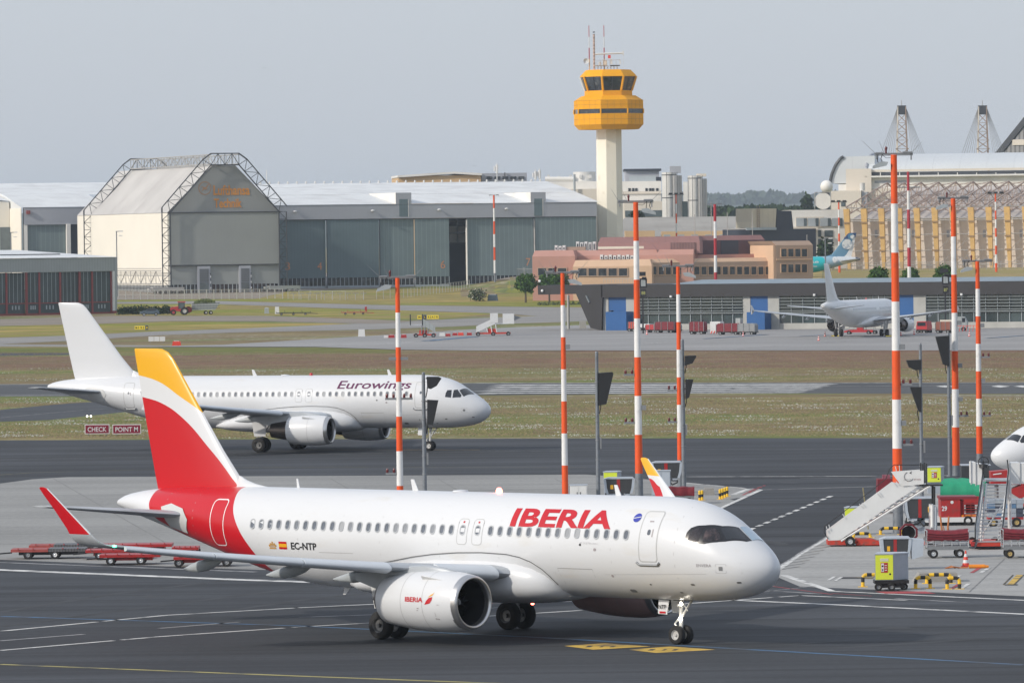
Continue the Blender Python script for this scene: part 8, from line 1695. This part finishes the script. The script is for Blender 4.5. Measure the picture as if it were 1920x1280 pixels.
MESHM=bpy.data.materials.new('wire_mesh'); MESHM.use_nodes=True; _n=MESHM.node_tree.nodes; _l=MESHM.node_tree.links; _b=_n['Principled BSDF']; _b.inputs['Base Color'].default_value=(.30,.28,.25,1); _b.inputs['Alpha'].default_value=.16
fence('long fence with pale concrete posts before the docking hangar',[(222,562),(400,561),(530,560)],23,2.45,B_CONC,(2.4,1.2),.22)
fence('thin fence running right from the docking hangar up to the grass mound',[(540,561),(640,562.5),(700,562),(760,558),(830,549),(880,541)],34,2.3,B_CONC,(2.25,),.13)
fence('fence along the crest of the grass mound with angled post tops',[(880,524),(940,521),(1002,519)],13,2.2,B_CONC,(2.1,),.13,True)
fence('thin fence on the bank behind the terminal roof',[(1530,509),(1700,507),(1920,505),(2100,504)],46,2.3,B_TRUSSL,(2.2,),.10)
F=Fr(600,560); 
for i in range(10): x=550+i*14.6; f=Fr(x,562); t=f.thing('approach_lamp',['leftmost','second','third','fourth','fifth','sixth','seventh','eighth','ninth','rightmost'][i]+' of the ten T-shaped grey lamps, counted along the fence','lamp','T-shaped approach lamps along the fence'); part(t,'stem',B_CONC,lambda b:b.tube((0,0,0),(0,0,1.5),.08,5)); part(t,'lamp_bar',M_STEEL,lambda b:b.box(-.75,-.1,1.5,.75,.1,1.68))
# teal and blue airliner far right
o=at(1455,500,1560)
tl=make_airliner('teal-fronted airliner whose blue and white tail shows right of the pink end block',(o.x-.0,1620,PI-R(5)),dict(fus=TE_FUS,fin=TE_FIN,cockpit='none',paint=TE_FIN),False,1,z0=5.9,sides=(-1,),gear=False,windows=False)
def place_tail():
    # move so that the tail cone end stands where the photograph shows it
    d=tl.matrix_basis@Vector((37.57,0,5.06)); tgt=at(1613,486,1640); tl.location.x+=tgt.x-d.x; tl.location.y+=tgt.y-d.y; tl.location.z+=tgt.z-d.z
place_tail()
def disc(cx,cz,r,m,nm,par,y): b=MB(); b.add([(cx+r*math.cos(2*PI*i/20),y,cz+r*math.sin(2*PI*i/20)) for i in range(20)],[tuple(range(20))]); return b.build(nm,m,par)
D_S=mat('disc_silver',(.66,.68,.68),.5,var=.12,scale=3,dirt_glint=(.3,.36,.42),dscale=1.5,dlo=.5,dhi=.62); D_B=mat('disc_blue',(.07,.2,.34),.4,var=.1)
disc(34.2,8.9,1.30,D_S,'round_motif',tl,-.36); disc(33.3,8.5,1.30,D_B,'round_motif',tl,-.335) if False else None; disc(35.6,10.75,.55,D_S,'round_motif',tl,-.27); disc(35.15,10.9,.75,D_B,'round_motif',tl,-.262)
for x,z,r in ((31.0,5.0,.8),(29.3,3.4,.45),(30.6,3.0,.35)): 
    V=[(x+r*math.cos(2*PI*i/16),z+r*math.sin(2*PI*i/16)) for i in range(16)]; wrap('round_motif',V,[tuple(range(16))],lambda a,b:fus(a,b,-1,.02),D_S,tl,.3)
lettering('Lab',lambda u,v:fus(25.2+u,4.3+v,-1,.02),1.5,.55,P_WHITE,tl,'lettering',.02,.3); wrap('lettering_bar',[(25.2,3.3),(26.3,3.3),(26.3,3.5),(25.2,3.5)],[(0,1,2,3)],lambda a,b:fus(a,b,-1,.02),P_WHITE,tl,0); 
# ================= VEGETATION =================
def leafy(b,c,rx,ry,rz,n,s,r,flat=0.,hollow=.45):
    for _ in range(n):
        while True:
            x,y,z=r.uniform(-1,1),r.uniform(-1,1),r.uniform(-1,1); q=x*x+y*y+z*z
            if q<1: break
        k=(hollow+(1-hollow)*r.random())/max(.05,math.sqrt(q))*math.sqrt(q)**.35
        lump=1+.16*math.sin(5*math.atan2(y,x)+3*z+c[0])+.12*math.sin(9*z+4*x+c[1])
        p=Vector((c[0]+x*k*rx*lump,c[1]+y*k*ry*lump,c[2]+max(-.95,z*k)*rz*lump)); a=Vector((r.gauss(0,1),r.gauss(0,1),r.gauss(0,1))).normalized(); d=a.orthogonal().normalized(); e=a.cross(d); w=s*r.uniform(.6,1.3)
        b.m=r.randrange(3); b.add([p-d*w-e*w*.5,p+d*w-e*w*.5,p+d*w*.4+e*w,p-d*w*.6+e*w*.8],[(0,1,2,3)])
LG=[mat('leaf_green_a',(.06,.13,.025),.8,var=.2,spec=.2),mat('leaf_green_b',(.085,.16,.035),.8,var=.2,spec=.2),mat('leaf_green_c',(.045,.10,.02),.8,var=.2,spec=.2)]
LD=[mat('leaf_dark_a',(.022,.045,.018),.8,var=.2,spec=.2),mat('leaf_dark_b',(.032,.058,.022),.8,var=.2,spec=.2),mat('leaf_dark_c',(.018,.035,.015),.8,var=.2,spec=.2)]
LF=[mat('leaf_pale_a',(.07,.10,.035),.8,var=.2),mat('leaf_blossom',(.42,.42,.34),.8,var=.1),mat('leaf_pale_b',(.05,.085,.03),.8,var=.2)]
BARK=mat('bark',(.10,.075,.055),.9,var=.3,scale=4)
def tree(lab,px,base,x0,x1,ytop,ylow,m=LG,n=3600,s=.24,D=None,z=None,cat='tree',group=None,nm='round_tree',trunk=True,hollow=.45):
    F=Fr(px,base,0,D=D,z=z); t=F.thing(nm,lab,cat,group); a,zt=F.h(x0,ytop); c,zb=F.h(x1,ylow); r=random.Random(int(px)); rx=(c-a)/2
    b=MB(); leafy(b,((a+c)/2,0,(zt+zb)/2),rx*.92,rx*.9,(zt-zb)/2*.95,n,s,r,hollow=hollow); b.build('crown',m,t)
    if trunk:
        b=MB(); b.tube((0,0,-.2),((a+c)/2*.5,0,zb+.6),.26,8,.18)
        for i in range(5): an=2*PI*i/5; b.tube(((a+c)/2*.5,0,zb+.3),((a+c)/2+rx*.5*math.cos(an),rx*.5*math.sin(an),(zt+zb)/2),.12,5,.04)
        b.build('trunk',BARK,t,smooth=True)
tree('round dark green tree at the left end of the pink building',985.5,553,963,1008,512,550,D=1530)
tree('spreading tree half hidden behind the dark cantilever of the terminal',1030,553,1006,1053,510,548,D=1530,n=4200); tree('small tree right behind the cantilever roof by the peach front',1054,553,1040,1072,511,545,D=1532,m=LF[::2]+LG[:1],n=900)
tree('white-flowering bush at the foot of the grass mound',894,564.5,876,914,539,566,m=[LF[0],LF[1],LF[2]],n=1500,s=.22,cat='bush',nm='flowering_bush',trunk=False,hollow=.3)
gb='clipped round bushes on the bank behind the terminal'
for i,(x,w,y,l) in enumerate(((1647,20,500.5,'leftmost of three clipped bushes above the terminal roof'),(1707,18,502,'middle one of three clipped bushes above the terminal roof'),(1771,21,497,'rightmost of three clipped bushes above the terminal roof'))): tree(l,x,526,x-w,x+w,y,534,n=3500,s=.2,D=1270,z=3.4,cat='bush',group=gb,nm='clipped_bush',trunk=False,hollow=.6)
tree('dark leafy tree between the navy facade and the teal tail',1545,500,1530,1563,446,500,m=LD,n=1400,s=.4,D=1740,z=5)
tree('small dark shrub showing behind the felt roof near the tower',1193,412,1178,1210,394,412,m=LD,n=700,s=.3,D=1960,z=5,cat='bush',nm='shrub')
tree('conical dark conifer rising before the hills, left of the framed drum',1513,405,1501,1525,366,408,m=LD,n=1200,s=.9,D=2700,z=8,nm='conifer')
b=MB(); F=Fr(268,590); r=random.Random(4)
for px in range(226,318,5): u=F.h(px,590,1.)[0]; leafy(b,(u,2.+r.uniform(-.3,.6),.75+r.uniform(0,.3)),1.1,1.,1.0+.3*r.random(),170,.16,r)
o=b.build('hedge',LD,None); o.location=F.o; tag(o,'low dark hedge behind the blue-grey car','hedge')
b=MB(); F=Fr(1085,555,0,D=1500,z=.5); r=random.Random(6)
for i in range(14): leafy(b,(-9+i*1.1,r.uniform(-1,1),.8),.7,.7,.8,60,.2,r)
o=b.build('shrub_bed',[LF[0],MATS['cut_grass_green'],LF[2]],None); o.location=F.o; tag(o,'bed of low shrubs under the pink wing left of the terminal','shrubs')
# nearer wood and far hills
def wood(nm,lab,D,x0,x1,yc,depth,n,s,m,zb,seed,amp):
    b=MB(); r=random.Random(seed)
    for i in range(n):
        px=r.uniform(x0,x1); y=D+r.uniform(0,depth); top=at(px,yc,D).z+amp*(math.sin(px*.045)+.6*math.sin(px*.13+1)+.4*math.sin(px*.31)); z=zb+(top-zb)*(r.random()**.35)
        x=at(px,yc,y).x; a=Vector((r.gauss(0,.6),-1,r.gauss(0,.6))).normalized(); d=a.orthogonal().normalized(); e=a.cross(d); w=s*r.uniform(.5,1.3); p=Vector((x,y,z)); b.m=r.randrange(3); b.add([p-d*w-e*w*.6,p+d*w-e*w*.5,p+d*w*.5+e*w,p-d*w*.7+e*w*.8],[(0,1,2,3)])
    o=b.build(nm,m,None); tag(o,lab,'wood',kind='stuff')
wood('wood','dense green wood along the foot of the far hills',2900,1150,1640,391,90,15000,1.7,LD,6,2,.5)
HM=[mat('far_leaf_a',(.030,.048,.024),.9,var=.3,scale=.05),mat('far_leaf_b',(.040,.060,.028),.9,var=.3,scale=.05),mat('far_leaf_c',(.022,.038,.020),.9,var=.3,scale=.05)]
wood('hill_forest','forest covering the blue far hills right of the silos',11400,1000,1700,365,900,26000,6.2,HM,30,8,3.2)
rows=[]
for i,(y,f_) in enumerate(((4300,0),(4900,.35),(5500,.8),(5900,.96),(6600,.9),(8000,.2))):
    rows.append([(-3000+j*260,y*2.1-500,8+(76+8*math.sin(j*.7)+5*math.sin(j*1.9))*f_) for j in range(44)])
MB().grid(rows).build('hills',HM[0],smooth=True,kind='structure')
# bird
F=at(496,128,900); b=MB(); b.add([(0,0,0),(.35,.1,.18),(.75,.0,.02),(.35,.2,.10),(-.35,.1,.18),(-.75,0,.02),(-.35,.2,.10),(0,.25,0)],[(0,1,2,3),(0,7,3),(0,4,5,6),(0,6,7)]); b.tube((0,-.15,0),(0,.4,0),.07,6,.02); o=b.build('bird',P_INK,None); o.location=F; o.scale=(.45,.45,.45); tag(o,'single dark bird high in the empty sky left of centre','bird')
F=at(889,311,950); o=o.copy(); COL.objects.link(o); o.location=F; tag(o,'second dark bird low in the sky above the long hangar','bird')
# air
hz=MB().box(-2600,-320,-1.5,2600,17500,125).build('haze',None,None,kind='stuff'); 
hm=bpy.data.materials.new('haze_air'); hm.use_nodes=True; hn=hm.node_tree; hn.nodes.clear(); ho=hn.nodes.new('ShaderNodeOutputMaterial'); pv=hn.nodes.new('ShaderNodeVolumePrincipled'); pv.inputs['Color'].default_value=(.74,.85,1,1); pv.inputs['Density'].default_value=.00005; pv.inputs['Anisotropy'].default_value=.2
hn.links.new(pv.outputs[0],ho.inputs['Volume']); hz.data.materials.clear(); hz.data.materials.append(hm); tag(hz,'thin blue-grey summer haze over the airfield','haze')
